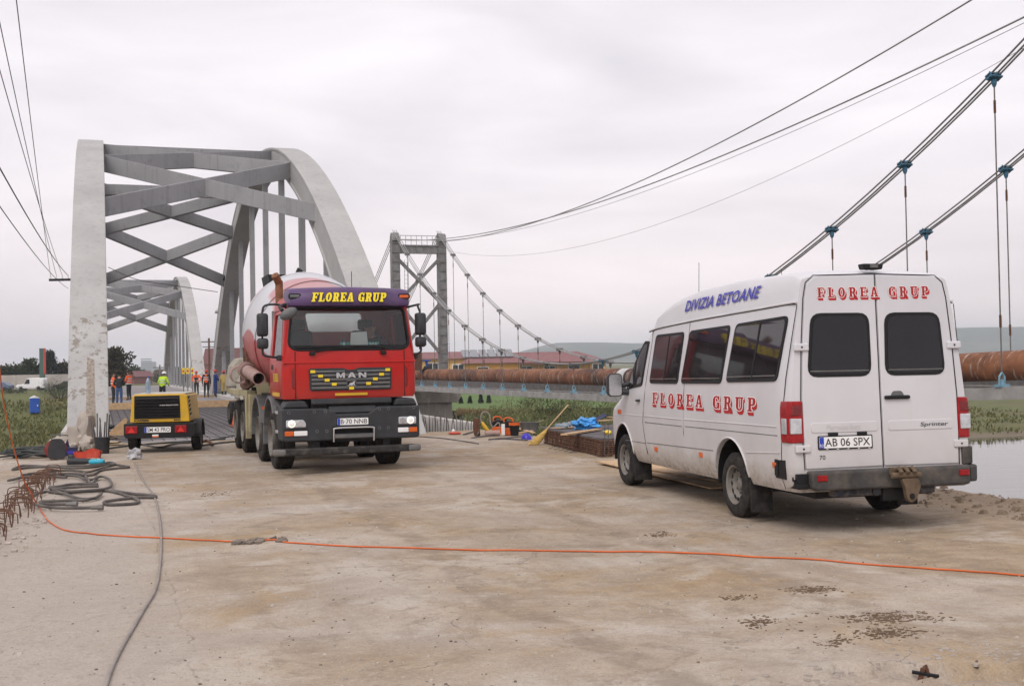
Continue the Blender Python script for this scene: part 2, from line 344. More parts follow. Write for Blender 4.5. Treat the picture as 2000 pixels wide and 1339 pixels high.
def drum_paint():
    t = NT('mixer drum paint'); x, y, z = t.sep(); w = t.math('SINE', t.math('ADD', t.math('MULTIPLY', z, 1.7), t.math('MULTIPLY', x, 1.1)))
    f = t.ramp(t.math('ADD', t.math('ADD', y, .5), t.math('MULTIPLY', w, .30)), (.62, 0), (.66, 1)); c = t.mix(f, (.52, .535, .57), (.36, .018, .018))
    f2 = t.ramp(t.noise(.75, 2, .4, t.map((1, 1, .8), loc=(3.2, 1.5, .4))), (.53, 0), (.56, 1)); c = t.mix(t.math('MULTIPLY', f2, .75), c, (.44, .11, .12))
    d = t.ramp(t.noise(1.6, 6, .68), (.35, .08), (.8, .45)); c = t.mix(d, c, (.47, .42, .41)); t.bump(t.noise(4, 5), .15, .01)
    return t.done(c, .55, 0, Coat_Weight=.15)
M['drum'] = drum_paint()
M['visor'] = pm('purple visor', (.075, .035, .11), .38, 0, .35, 1.6, dust=.18, dustc=(.16, .12, .17))
M['plasticdark'] = pm('dark grey plastic', (.032, .034, .038), .55, 0, .18, 7, .05, .14, (.10, .09, .085), Specular_IOR_Level=.35)
M['plasticgrey'] = pm('grey plastic', (.105, .108, .112), .6, 0, .15, 7, .05, .3, (.22, .20, .18))
M['bumper'] = pm('dirty bumper plastic', (.052, .050, .050), .7, 0, .25, 6, .08, .36, (.20, .165, .13), Specular_IOR_Level=.3)
M['black'] = pm('black', (.010, .010, .011), .55, 0, .2, 6, Specular_IOR_Level=.3)
M['blackgloss'] = pm('black gloss', (.012, .012, .013), .18, 0, .1, 6)
M['rubber'] = pm('rubber', (.021, .020, .020), .85, 0, .3, 16, .2, .3, (.11, .095, .08), Specular_IOR_Level=.25)
M['rim'] = pm('dusty steel rim', (.21, .20, .185), .55, .35, .2, 12, 0, .4, (.22, .18, .14))
M['chrome'] = pm('bright metal', (.62, .62, .63), .25, .9, .08, 8)
M['alu'] = pm('aluminium', (.52, .52, .53), .42, .7, .12, 8)
M['darkglass'] = pm('tinted glass', (.008, .008, .010), .05, 0, .1, 3, Specular_IOR_Level=.38)
M['sideglass'] = pm('side glass', (.022, .019, .021), .04, 0, .3, 2.5, Specular_IOR_Level=.65)
M['clearglass'] = glass('clear glass', (.88, .91, .90))
M['lampglass'] = pm('lamp glass', (.55, .56, .58), .08, .3, .2, 25)
def lamp_mat():
    t = NT('lit headlamp'); g = t.tc.outputs['Generated']; v = t.n('ShaderNodeVectorMath'); v.operation = 'DISTANCE'; v.inputs[1].default_value = (.5, .5, .5); t.l(g, v.inputs[0])
    return t.done((.8, .8, .8), .15, .3, Emission_Color=(1, .94, .82), Emission_Strength=t.math('MULTIPLY', t.ramp(v.outputs['Value'], (.0, 1), (.25, .55), (.5, .04)), 5.0))
M['headlight'] = lamp_mat()
M['orange'] = pm('orange lens', (.62, .11, .012), .25, 0, .15, 20)
M['redlens'] = pm('red lens', (.28, .005, .007), .25, 0, .2, 20, Specular_IOR_Level=.35)
M['darkredlens'] = pm('dark red lens', (.16, .010, .012), .2, 0, .2, 20)
M['white'] = pm('white', (.78, .78, .78), .5, 0, .05, 5)
M['plate'] = pm('plate white', (.80, .80, .79), .4, 0, .04, 8)
M['euband'] = pm('plate blue', (.012, .05, .42), .4, 0, .1, 8)
M['lettered'] = pm('sign red', (.36, .006, .010), .5, 0, .12, 9)
M['shadowred'] = pm('sign deep red', (.47, .010, .012), .5, 0, .1, 9)
M['letterwhite'] = pm('sign white', (.84, .80, .79), .5, 0, .03, 9)
M['letterblue'] = pm('sign blue', (.045, .040, .36), .5, 0, .12, 9)
M['letteryellow'] = pm('sign yellow', (.80, .62, .012), .5, 0, .08, 9)
M['ink'] = pm('ink', (.012, .012, .014), .5)
M['yellow'] = pm('yellow paint', (.62, .37, .016), .42, 0, .1, 4, 0, .18, (.42, .34, .22))
M['sticker'] = pm('yellow sticker', (.78, .56, .02), .45, 0, .05, 20)
M['wood'] = pm('fresh timber', (.47, .315, .175), .75, 0, .22, 7, .15)
M['woodold'] = pm('weathered timber', (.30, .24, .17), .8, 0, .3, 6, .2)
M['straw'] = pm('broom straw', (.46, .30, .085), .85, 0, .3, 18, .3)
M['orangeplastic'] = pm('orange plastic', (.66, .115, .014), .45, 0, .12, 6)
M['cord'] = pm('orange cord', (.56, .115, .022), .6, 0, .2, 3, 0, .15)
M['girder'] = pm('pale girder', (.34, .33, .32), .7, .1, .2, 1.5, .1, .25, (.2, .16, .13))
M['reelred'] = pm('dark red drum', (.20, .02, .018), .5, 0, .2, 6, 0, .2)
M['hose'] = pm('dusty hose', (.075, .068, .064), .75, 0, .4, 3.5, .1, .45, (.19, .165, .145))
M['hosegreen'] = pm('dark coiled hose', (.035, .042, .042), .7, 0, .4, 3, 0, .3, (.12, .11, .10))
M['greycable'] = pm('grey cable', (.25, .22, .20), .7, 0, .2, 4)
M['toolred'] = pm('red toolbox', (.50, .045, .018), .45, 0, .15, 6, 0, .15)
M['cyan'] = pm('cyan plastic', (.02, .36, .50), .45, 0, .1, 8)
M['bluebag'] = pm('blue plastic film', (.05, .29, .66), .30, 0, .25, 5)
M['blue'] = pm('blue plastic', (.012, .085, .42), .4, 0, .12, 6)
M['navy'] = pm('navy', (.018, .022, .075), .5, 0, .2, 8)
M['helmetblue'] = pm('ultramarine helmet', (.030, .018, .42), .35, 0, .1, 6)
M['bag'] = pm('grey plastic bag', (.40, .395, .41), .5, 0, .3, 8)
M['tarp'] = pm('ochre tarpaulin', (.40, .29, .095), .7, 0, .25, 5, .2)
M['paper'] = pm('paper sack', (.42, .34, .24), .8, 0, .2, 5)
M['canvas'] = pm('canvas', (.36, .33, .27), .8, 0, .2, 5, .2)
M['beige'] = pm('beige painted frame', (.36, .32, .18), .6, 0, .3, 5, .1, .45, (.24, .20, .15))
M['salmon'] = pm('dusty pink chute', (.31, .19, .165), .65, 0, .2, 5, 0, .3, (.38, .33, .29))
M['exhaust'] = pm('rusty exhaust', (.21, .095, .045), .7, .3, .35, 10)
M['hivis'] = pm('hi-vis yellow', (.50, .74, .015), .6, 0, .12, 14)
M['hiorange'] = pm('hi-vis orange', (.80, .105, .010), .6, 0, .12, 14)
M['denim'] = pm('denim', (.045, .085, .19), .8, 0, .25, 16)
M['darkcloth'] = pm('dark cloth', (.016, .017, .021), .85, 0, .3, 12)
M['bluecloth'] = pm('blue work cloth', (.018, .045, .20), .8, 0, .2, 12)
M['skin'] = pm('skin', (.38, .20, .135), .55, 0, .12, 12)
M['hair'] = pm('dark hair', (.02, .014, .01), .7)
M['helmetred'] = pm('red helmet', (.52, .022, .016), .35, 0, .08, 8)
M['helmetwhite'] = pm('white helmet', (.76, .76, .75), .35, 0, .05, 8)
M['reflect'] = pm('reflective tape', (.62, .63, .62), .3, .2, .05, 8)
M['boot'] = pm('rubber boot', (.05, .05, .042), .5, 0, .3, 8)
M['asphalt'] = pm('asphalt', (.09, .088, .086), .85, 0, .2, 2)
M['turquoise'] = pm('turquoise card', (.03, .36, .33), .5)
M['interior'] = pm('cab interior', (.035, .035, .038), .75, 0, .2, 5)
# ================================================================== SETTING
def sstep(a, b, x): t = np.clip((x-a)/(b-a), 0, 1); return t*t*(3-2*t)
def T(l, u):
    l = np.asarray(l, float); u = np.asarray(u, float)
    d = u-(114-.13*np.clip(l, -90, 110))
    left = np.interp(d, [-30, 0, 12, 28, 48, 62, 72, 84, 400, 6000], [-8.2, -7.1, -6.6, -6.0, -5.0, -2.2, -1.15, -.95, 0, 2])
    right = np.interp(d, [-30, 0, 5, 40, 120, 220, 600, 6000], [-8.2, -7.1, -6.2, -5.6, -4.3, -3.2, -1, 4])
    far = left*(1-sstep(6, 26, l)) + right*sstep(6, 26, l)
    el = np.maximum(-2.2-l, 0); er = np.maximum(l-10.0, 0)
    near = -np.minimum(8.2, .5+.55*np.maximum(el, er)+.5*np.maximum(u-28, 0))
    return np.maximum(np.maximum(near, far), -8.2)
def Tz(x, y): l, u = toLU(x, y); return float(T(l, u))
def axis_vals(lo, dense0, dense1, hi, step, growth):
    a = list(np.arange(dense0, dense1, step)); s = step; x = a[-1]
    while x < hi: s *= growth; x += s; a.append(x)
    s = step; x = dense0; b = []
    while x > lo: s *= growth; x -= s; b.append(x)
    return np.array(b[::-1]+a)
_ls = axis_vals(-3400, -70, 130, 3400, 2.0, 1.16); _us = axis_vals(-250, -10, 270, 3400, 2.0, 1.12)
LL, UU = np.meshgrid(_ls, _us); ZZ = T(LL, UU)
_dd = UU-(114-.13*np.clip(LL, -90, 110))
nse = np.array([mn.noise(Vector((a*.09, b*.09, 0)))*.35+mn.noise(Vector((a*.3, b*.3, 5)))*.15 for a, b in zip(LL.ravel(), UU.ravel())]).reshape(LL.shape)
ZZ = ZZ + nse*np.clip((_dd-3)/8, 0, 1)*np.where((LL > -60) & (LL < 8) & (_dd > 70), .15, 1)
gm = MB(); ny, nx = LL.shape
gm.v = [tuple(p) for p in np.stack([LL*CA-UU*SA, LL*SA+UU*CA, ZZ], -1).reshape(-1, 3)]
gm.f = [(j*nx+i, j*nx+i+1, (j+1)*nx+i+1, (j+1)*nx+i) for j in range(ny-1) for i in range(nx-1)]
def terrain_mat():
    t = NT('river bank'); z = t.sep()[2]; n1 = t.noise(.06, 6, .65); n2 = t.noise(.35, 6, .7); n3 = t.noise(2.2, 5, .7)
    g = t.mix(t.ramp(n2, (.3, 0), (.7, 1)), (.060, .076, .017), (.135, .135, .036))
    g = t.mix(t.ramp(n1, (.46, 0), (.62, .75)), g, (.125, .092, .042)); g = t.mix(t.ramp(n3, (.45, 0), (.8, .6)), g, (.035, .055, .012))
    k = t.math('ADD', t.math('MULTIPLY', z, 1.0), t.math('MULTIPLY', n2, .6)); m = t.math('LESS_THAN', k, -6.35)
    c = t.mix(t.math('MULTIPLY', m, .85), g, (.16, .125, .09)); t.bump(n3, .6, .15)
    return t.done(c, .95)
tag(gm.build('terrain', terrain_mat(), smooth=180, recalc=False), kind='structure')

def water_mat():
    t = NT('river water'); v = t.map((.35, 1.0, 1)); t.bump(t.math('ADD', t.noise(.9, 3, .5, v), t.math('MULTIPLY', t.noise(.12, 2, .5, v), .6)), .05, .25)
    return t.done((.075, .068, .05), .03, 0, IOR=1.33, Specular_IOR_Level=.5)
wm = MB(); wm.add([LU(-900, -240, -7), LU(1200, -240, -7), LU(1200, 125, -7), LU(-900, 125, -7)], [(0, 1, 2, 3)])
tag(wm.build('river_water', water_mat()), kind='structure')

# hills on the horizon
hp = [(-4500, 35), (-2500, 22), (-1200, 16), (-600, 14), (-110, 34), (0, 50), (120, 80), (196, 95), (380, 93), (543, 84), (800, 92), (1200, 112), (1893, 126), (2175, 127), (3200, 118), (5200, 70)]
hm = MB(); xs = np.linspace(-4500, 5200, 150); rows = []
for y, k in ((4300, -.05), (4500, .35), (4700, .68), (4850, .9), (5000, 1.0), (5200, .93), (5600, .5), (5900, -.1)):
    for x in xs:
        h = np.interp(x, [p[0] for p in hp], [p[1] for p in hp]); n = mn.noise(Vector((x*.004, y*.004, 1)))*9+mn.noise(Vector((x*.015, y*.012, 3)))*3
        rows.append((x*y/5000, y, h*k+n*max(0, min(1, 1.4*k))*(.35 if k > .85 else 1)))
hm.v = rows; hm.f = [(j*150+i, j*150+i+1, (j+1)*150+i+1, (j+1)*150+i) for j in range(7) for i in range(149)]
t = NT('haze-blue hill woods and fields'); n = t.noise(.0075, 6, .62); c = t.ramp(n, (.38, (.014, .030, .026)), (.5, (.025, .045, .034)), (.58, (.085, .09, .065)), (.68, (.02, .04, .032)))  # wood and field tones shifted towards the blue of distant haze
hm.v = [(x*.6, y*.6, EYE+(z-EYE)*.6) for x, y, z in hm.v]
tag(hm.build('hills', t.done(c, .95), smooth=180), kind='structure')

# approach slab: bare concrete under silt, with a crumbled earth verge on the river side
def edgeL(u): return -1.95+.12*math.sin(u*.9)+.1*mn.noise(Vector((u*.8, 3, 0)))
def edgeR(u): return 9.75+.25*mn.noise(Vector((u*.5, 9, 0)))+.1*mn.noise(Vector((u*2, 4, 0)))
def slab_h(l, u):
    p = Vector((l, u, 0)); h = .022*mn.noise(p*.45)+.010*mn.noise(p*1.6+Vector((7, 0, 0)))+.004*mn.noise(p*6)
    v = min(1, max(0, (l-8.5)/.7))*min(1, max(0, (21-u)/3))
    if v > 0: h += v*(.035+.05*mn.noise(p*2.2)+.03*mn.noise(p*7)+.02*mn.noise(p*16))
    # broken hole at the joint, front right
    gx, gy = l*CA-u*SA, l*SA+u*CA
    q = math.hypot((gx-2.35)/1.05, (gy-6.02+.10*(gx-2.3))/.16)
    if q < 1.6: h += (-.09 if q < .75 else .035*(1.6-q))*(1 if gx > 1.4 else .5) + .03*mn.noise(p*9)
    dl = l-edgeL(u); dr = edgeR(u)-l
    if dl < .25: h -= .25*max(0, (.25-dl))**1.2
    if dr < .35: h -= 1.1*max(0, (.35-dr))**1.3
    return h
cl = np.arange(-2.6, 10.61, .11); cu_ = np.concatenate([np.arange(-6, 4, .5), np.arange(4, 16, .09), np.arange(16, 28.55, .14)])
am = MB(); nl = len(cl)
for u in cu_:
    for l in cl:
        e0, e1 = edgeL(u), edgeR(u); ll = l; h = slab_h(l, u)
        if l < e0: h = -.12-1.2*(e0-l)+.05*mn.noise(Vector((l*5, u*5, 0)))
        if l > e1: h = -.35-1.0*(l-e1)+.08*mn.noise(Vector((l*5, u*5, 0)))
        am.v.append(tuple(LU(l, u, h)))
am.f = [(j*nl+i, j*nl+i+1, (j+1)*nl+i+1, (j+1)*nl+i) for j in range(len(cu_)-1) for i in range(nl-1)]
def slab_mat():
    t = NT('dirty concrete slab'); a = t.map((1, 1, 1), (0, 0, -AX)); x, y, z = t.sep(a)
    def rng_(v, a0, a1, b0=0, b1=1):
        k = t.n('ShaderNodeMapRange'); k.inputs[1].default_value = a0; k.inputs[2].default_value = a1; k.inputs[3].default_value = b0; k.inputs[4].default_value = b1; t.l(v, k.inputs[0]); return k.outputs[0]
    off = lambda sx, sy, dx, dy: t.map((sx, sy, 1), loc=(dx, dy, 0))
    big = t.noise(.33, 5, .6, dist=.6); mid = t.noise(.95, 6, .64, off(1, 1, 5, 2), .4); sm = t.noise(3.1, 6, .68, off(1, 1.25, 2, 9), .3); fine = t.noise(13, 5, .68); grain = t.noise(70, 3, .6)
    c = t.mix(t.ramp(mid, (.40, 0), (.60, 1)), (0.337, 0.280, 0.230), (0.455, 0.397, 0.340))
    silt = t.math('ADD', t.ramp(big, (.42, 0), (.58, .85)), rng_(x, .4, 4.5, -.25, .25), True); c = t.mix(t.math('MULTIPLY', silt, .74), c, t.mix(t.ramp(sm, (.4, 0), (.6, 1)), (0.241, 0.165, 0.091), (0.364, 0.270, 0.167)))
    och = t.ramp(t.noise(.55, 5, .62, off(1, 1, 3, 17), .8), (.54, 0), (.64, 1)); c = t.mix(t.math('MULTIPLY', och, .42), c, (0.321, 0.204, 0.079))
    pale = t.ramp(t.noise(.75, 6, .68, off(1, 1, 9, 3), .5), (.54, 0), (.62, 1)); c = t.mix(t.math('MULTIPLY', pale, .7), c, t.mix(fine, (0.428, 0.378, 0.325), (0.503, 0.449, 0.389)))
    trk = t.noise(1.0, 5, .6, t.map((2.4, .16, 1), src=a)); c = t.mix(t.math('MULTIPLY', t.ramp(trk, (.53, 0), (.66, 1)), .30), c, (0.241, 0.186, 0.133))
    dk = t.ramp(t.noise(1.5, 7, .72, off(1, 1, 1, 7), .6), (.56, 0), (.64, 1)); c = t.mix(t.math('MULTIPLY', dk, .45), c, (0.175, 0.132, 0.095))
    strip = t.math('MULTIPLY', rng_(t.math('ADD', x, t.math('MULTIPLY', t.math('SUBTRACT', mid, .5), 1.0)), .05, .75, 1, 0), rng_(y, 19, 20.5, 1, 0)); c = t.mix(t.math('MULTIPLY', strip, .8), c, t.mix(sm, (0.348, 0.303, 0.264), (0.433, 0.385, 0.340)))
    verge = t.math('MULTIPLY', rng_(t.math('ADD', x, t.math('MULTIPLY', t.math('SUBTRACT', mid, .5), 1.6)), 8.2, 9.2), rng_(y, 22, 18)); c = t.mix(t.math('MULTIPLY', verge, .85), c, t.mix(fine, (0.120, 0.085, 0.060), (0.268, 0.193, 0.128)))
    c = t.mix(t.math('MULTIPLY', t.ramp(fine, (.54, 0), (.70, 1)), .28), c, (0.170, 0.135, 0.105)); c = t.mix(t.math('MULTIPLY', t.ramp(fine, (.30, 1), (.44, 0)), .22), c, (0.503, 0.449, 0.389))
    c = t.mix(t.math('MULTIPLY', t.ramp(grain, (.36, 1), (.54, 0)), .26), c, (0.165, 0.135, 0.108)); c = t.mix(t.math('MULTIPLY', t.ramp(t.noise(34, 4, .7, off(1, 1, 4, 4)), (.56, 0), (.68, 1)), .34), c, (0.535, 0.481, 0.414))
    c = t.mix(t.math('MULTIPLY', t.math('MULTIPLY', t.ramp(t.noise(24, 5, .75, off(1, 1, 8, 1)), (.56, 0), (.66, 1)), t.ramp(mid, (.42, 0), (.58, 1))), .45), c, (0.150, 0.115, 0.085))
    spk = t.math('MULTIPLY', t.ramp(t.voro(21), (.04, 1), (.10, 0)), t.ramp(mid, (.48, 0), (.60, 1))); c = t.mix(t.math('MULTIPLY', spk, .6), c, (0.100, 0.080, 0.062))
    wob = t.math('ADD', x, t.math('MULTIPLY', t.math('SUBTRACT', t.noise(.22, 2, .5, off(1, 1, 6, 6)), .5), 1.1))
    for xc, wd, st in ((2.75, .17, .5), (4.72, .17, .5), (6.2, .14, .35), (7.8, .14, .35)):
        bnd = t.ramp(t.math('ABSOLUTE', t.math('SUBTRACT', wob, xc)), (wd*.55, 1), (wd, 0)); trd = t.ramp(t.noise(2.6, 5, .75, off(1, 1, xc, 2)), (.44, 0), (.56, 1))
        c = t.mix(t.math('MULTIPLY', t.math('MULTIPLY', bnd, trd), st), c, (.200, .155, .115))
    jn = t.math('ADD', x, t.math('MULTIPLY', t.math('SUBTRACT', mid, .5), .35)); jl = t.ramp(t.math('ABSOLUTE', t.math('SUBTRACT', jn, .47)), (.005, 1), (.011, 0)); c = t.mix(t.math('MULTIPLY', jl, t.ramp(sm, (.44, .0), (.6, .5))), c, (.13, .105, .085))
    jy = t.math('ADD', y, t.math('MULTIPLY', t.math('SUBTRACT', sm, .5), .25)); j2 = t.ramp(t.math('ABSOLUTE', t.math('SUBTRACT', jy, 15.4)), (.008, 1), (.022, 0)); c = t.mix(t.math('MULTIPLY', j2, t.ramp(mid, (.40, .1), (.6, .85))), c, (.13, .105, .085))
    wv = t.n('ShaderNodeVectorMath'); wv.operation = 'ADD'; sc2 = t.n('ShaderNodeVectorMath'); sc2.operation = 'SCALE'; sc2.inputs['Scale'].default_value = 1.1
    nn = t.n('ShaderNodeTexNoise'); nn.inputs['Scale'].default_value = 1.5; nn.inputs['Detail'].default_value = 7; t.l(t.co, nn.inputs['Vector']); t.l(nn.outputs['Color'], sc2.inputs[0]); t.l(t.co, wv.inputs[0]); t.l(sc2.outputs[0], wv.inputs[1])
    cr = t.ramp(t.voro(.30, 'DISTANCE_TO_EDGE', wv.outputs[0]), (.0, 1), (.003, 0)); c = t.mix(t.math('MULTIPLY', cr, t.ramp(sm, (.42, 0), (.6, .8))), c, (0.120, 0.100, 0.090))
    h = t.math('ADD', t.math('ADD', t.math('MULTIPLY', sm, 1.0), t.math('MULTIPLY', grain, .18)), t.math('MULTIPLY', fine, .7)); t.bump(h, .65, .024)
    return t.done(c, .93, 0, Specular_IOR_Level=.25)
tag(am.build('concrete_ground', slab_mat(), smooth=180, recalc=False), kind='structure')

# loose stones and clods
def scatter(name, n, region, smin, smax, mat, label, cat, flat=.6, seed=1, dens=None):
    rng = np.random.RandomState(seed); m = MB(); k = 0
    while k < n:
        x, y = region(rng)
        if dens and rng.rand() > dens(x, y): continue
        l, u = toLU(x, y)
        if l < edgeL(u)+.1 or l > edgeR(u)-.1: continue
        s = smin+(smax-smin)*rng.rand()**4; z = slab_h(l, u); a = rng.rand()*6.28
        b = [(math.cos(a+i*1.2566)*s*(.7+.5*rng.rand()), math.sin(a+i*1.2566)*s*(.7+.5*rng.rand())) for i in range(5)]
        vs_ = [(x+p[0], y+p[1], z-.004) for p in b]+[(x+p[0]*.65, y+p[1]*.65, z+s*flat*(.6+.6*rng.rand())) for p in b]
        m.add(vs_, [(5, 6, 7, 8, 9)]+[(i, (i+1) % 5, 5+(i+1) % 5, 5+i) for i in range(5)]); k += 1
    return tag(m.build(name, mat, recalc=False), label, cat, kind='stuff')
def reg(rng):
    y = 5.3+19*rng.rand()**1.7; return (rng.rand()*2-1)*y*.46, y
scatter('gravel', 3000, reg, .002, .018, pm('pale grit', (.36, .32, .28), .9, 0, .4, 3), 'loose pale grit scattered over the concrete', 'gravel', seed=3)
scatter('dark_grit', 1300, reg, .002, .014, pm('dark grit', (.15, .12, .095), .95, 0, .4, 3), 'small dark crumbs of earth strewn on the concrete', 'grit', seed=4,
        dens=lambda x, y: .25+.75*max(0, mn.noise(Vector((x*.7, y*.5, 2)))+.1))
def clods(px, py, rx, ry):
    c = G(px, py)
    def f(rng):
        q = rng.normal(size=2)*.42; q = q*(1+.6*mn.noise(Vector((q[0]*3, q[1]*3, px)))); return c.x+rx*float(q[0])*1.3, c.y+ry*float(q[1])*1.3+.25*ry*math.sin(float(q[0])*4)
    return f
_cl = [(1735, 1206, .28, .16, 150), (1730, 1238, .2, .12, 90), (1590, 1150, .16, .12, 70), (1485, 1215, .14, .14, 40), (1290, 1043, .14, .16, 45), (1440, 1165, .12, .1, 26), (415, 965, .25, .3, 40), (1630, 1255, .1, .1, 30)]
def mudreg(rng):
    w = np.array([c[4] for c in _cl], float); k = rng.choice(len(_cl), p=w/w.sum()); return clods(*_cl[k][:4])(rng)
scatter('mud_clods', 3600, mudreg, .003, .019, pm('dried mud', (.115, .074, .042), .95, 0, .3, 6, .3), 'clods of dried brown mud dropped on the concrete', 'mud', .28, seed=9)
def vreg(rng): u = 6+13*rng.rand(); l = 8.4+1.3*rng.rand(); p = LU(l, u); return p.x, p.y
scatter('earth_clods', 900, vreg, .01, .07, pm('verge earth', (.20, .15, .105), .95, 0, .35, 5, .3), 'crumbled brown earth along the river-side verge', 'earth', .6, seed=11)

# broken slab pit and old pothole
def pothole():
    m = MB(); c = G(510, 1060); rng = random.Random(4)
    for k in range(34):
        x = c.x+rng.uniform(-.24, .22); y = c.y+rng.uniform(-.10, .14)+.2*(x-c.x); s = rng.uniform(.015, .05); z = slab_h(*toLU(x, y))
        a = rng.uniform(0, 6.28); m.cbox((0, 0, 0), (s*2.2, s, s*.6), Matrix.Translation((x, y, z+.008)) @ Matrix.Rotation(a, 4, 'Z') @ Matrix.Rotation(rng.uniform(-.4, .4), 4, 'X'))
    tag(m.build('crushed_rubble', pm('rubble', (.17, .14, .115), .9, 0, .4, 9)), 'crushed grey rubble lying under the orange cord', 'rubble', kind='stuff')
pothole()

# bridge deck
dm = MB()
dm.box(-1.0, 7.7, 28.56, 152, -.9, -.05, Matrix.Rotation(AX, 4, 'Z'))
t = NT('deck surface'); n = t.noise(.9, 6, .65); n2 = t.noise(6, 5, .7); c = t.mix(t.ramp(n, (.35, 0), (.65, 1)), (.21, .20, .21), (.30, .28, .285)); c = t.mix(t.ramp(n2, (.5, 0), (.75, .7)), c, (.30, .26, .235)); t.bump(n2, .4, .02)
deck = tag(dm.build('bridge_deck', t.done(c, .9)), kind='structure')
km = MB(); RZ = Matrix.Rotation(AX, 4, 'Z')
km.box(-1.0, .05, 31.5, 152, -.05, .16, RZ); km.box(6.62, 7.7, 31.5, 152, -.05, .16, RZ)
km.build('kerb', M['kerb'], deck)

# reinforcement mesh laid over the deck
rm = MB()
for i in range(25):
    l = .3+i*.26; rm.tube([LU(l, 28.6, .035), LU(l, 62, .03)], .012, 4)
for i in range(50):
    u = 28.7+i*.66; rm.tube([LU(.25, u, .055), LU(6.55, u, .055)], .006, 4)
tag(rm.build('rebar_mesh', pm('dusty mesh bars', (.055, .048, .05), .8, .0, .3, 2), recalc=False), 'grey reinforcement mesh laid flat over the bridge deck', 'rebar mesh', kind='stuff')
# ================================================================== ARCH BRIDGE
ARC_S, ARC_R, ARC_Z = 50.6, 10.76, .383
def ext_z(t): return ARC_Z+ARC_R*(1-((t-ARC_S/2)/(ARC_S/2))**2)
def arch_bridge(name, label, u0, dz, detail):
    root = thing(name, label, 'bridge', LU(0, u0, dz), AX, 'concrete arch spans of the bridge')
    def depth(t): return .85+.55*abs((t-ARC_S/2)/(ARC_S/2))**2
    for (l0, l1, lab) in ((-.77, .13, 'left'), (6.57, 7.47, 'right')):
        m = MB(); rings = []
        for i in range(71):
            t = -.024*ARC_S+ARC_S*1.048*i/70; s = -ARC_R*2*(t-ARC_S/2)/(ARC_S/2)**2; n = Vector((-s, 1)).normalized(); z = ext_z(t); d = depth(t)
            o = lambda k: (t-n.x*k, z-n.y*k)
            a0, a1, a2, b1, b2 = o(0), o(.10), o(.13), o(d-.13), o(d)
            g = .035
            rings.append([(l0, *a0), (l1, *a0), (l1, *a1), (l1-g, *a2), (l1-g, *b1), (l1, *o(d-.10)), (l1, *b2), (l0, *b2), (l0, *o(d-.10)), (l0+g, *b1), (l0+g, *a2), (l0, *a1)])
        m.loft(rings); m.build('arch_rib', M['rib'], root, bevel=.03 if detail else 0)
    nodes = [ARC_S/2+5.06*k for k in range(-4, 5)]
    for t in nodes:
        if ext_z(t)-depth(t) < .5: continue
        for lc in (-.32, 7.02):
            m = MB(); m.box(lc-.115, lc+.115, t-.11, t+.11, -.3, ext_z(t)-depth(t)*.6); m.build('hanger', M['brace'], root, bevel=.012)
    def beam(l0, t0, l1, t1, w, h, name='cross_brace'):
        zc = lambda t: ext_z(t)-depth(t)*.5
        a = Vector((l0, t0, zc(t0))); b = Vector((l1, t1, zc(t1))); d = (b-a); dn = d.normalized(); side = Vector((0, 0, 1)).cross(dn).normalized(); up = dn.cross(side)
        m = MB(); R_ = []
        for p in (a-dn*.3, b+dn*.3): R_.append([p+side*w/2+up*h/2, p-side*w/2+up*h/2, p-side*w/2-up*h/2, p+side*w/2-up*h/2])
        m.loft(R_); return m.build(name, M['brace'], root, bevel=.015)
    P_ = [ARC_S/2+5.06*k for k in range(-3, 4)]
    k = 0
    for i0, i1 in ((0, 1), (1, 2), (4, 5), (5, 6)):
        beam(.1, P_[i0], 6.6, P_[i1], .30, .58); beam(.1, P_[i1]+.003, 6.6, P_[i0]+.003, .306, .572)
    for i in (2, 4): beam(.1, P_[i], 6.6, P_[i], .30, .50, 'top_strut')
    return root
ARCH1 = arch_bridge('arch_bridge', 'nearer concrete arch span with tall grey ribs and crossed top braces', 28.36, 0, True)
ARCH2 = arch_bridge('arch_bridge', 'farther concrete arch span seen through the nearer arch', 91.5, -.55, False)

# floodlights bolted to the hangers
def hanger_lamp(p, label, mat_):
    o = thing('hanger_lamp', label, 'lamp', p, AX, 'small floodlights on the arch hangers')
    m = MB(); m.tube([(0, .1, 0), (0, -.25, .02), (-.12, -.45, .12)], .022, 6); m.build('lamp_arm', M['steel'], o)
    m = MB(); m.lathe([(.05, -.1), (.13, -.05), (.16, .12), (.15, .14)], 12, Matrix.Translation((-.2, -.5, .12)) @ Matrix.Rotation(R(-70), 4, 'Y')); m.build('lamp_head', mat_, o, smooth=40)
for l, u, z, mt, lb in ((6.86, 68.7, 6.7, 'black', 'small dark floodlight on the hanger left of the mixer drum, upper'), (6.86, 74.0, 5.1, 'alu', 'pale lamp low on the far leg of the near arch'),
                        (7.02, 43.4, 3.9+1.1, 'black', 'black floodlight on the hanger just above the mixer drum')):
    hanger_lamp(LU(l, u, z), lb, M[mt])

M['chunk'] = old_concrete('broken concrete', (.42, .37, .32), (.20, .155, .12), .7, False)
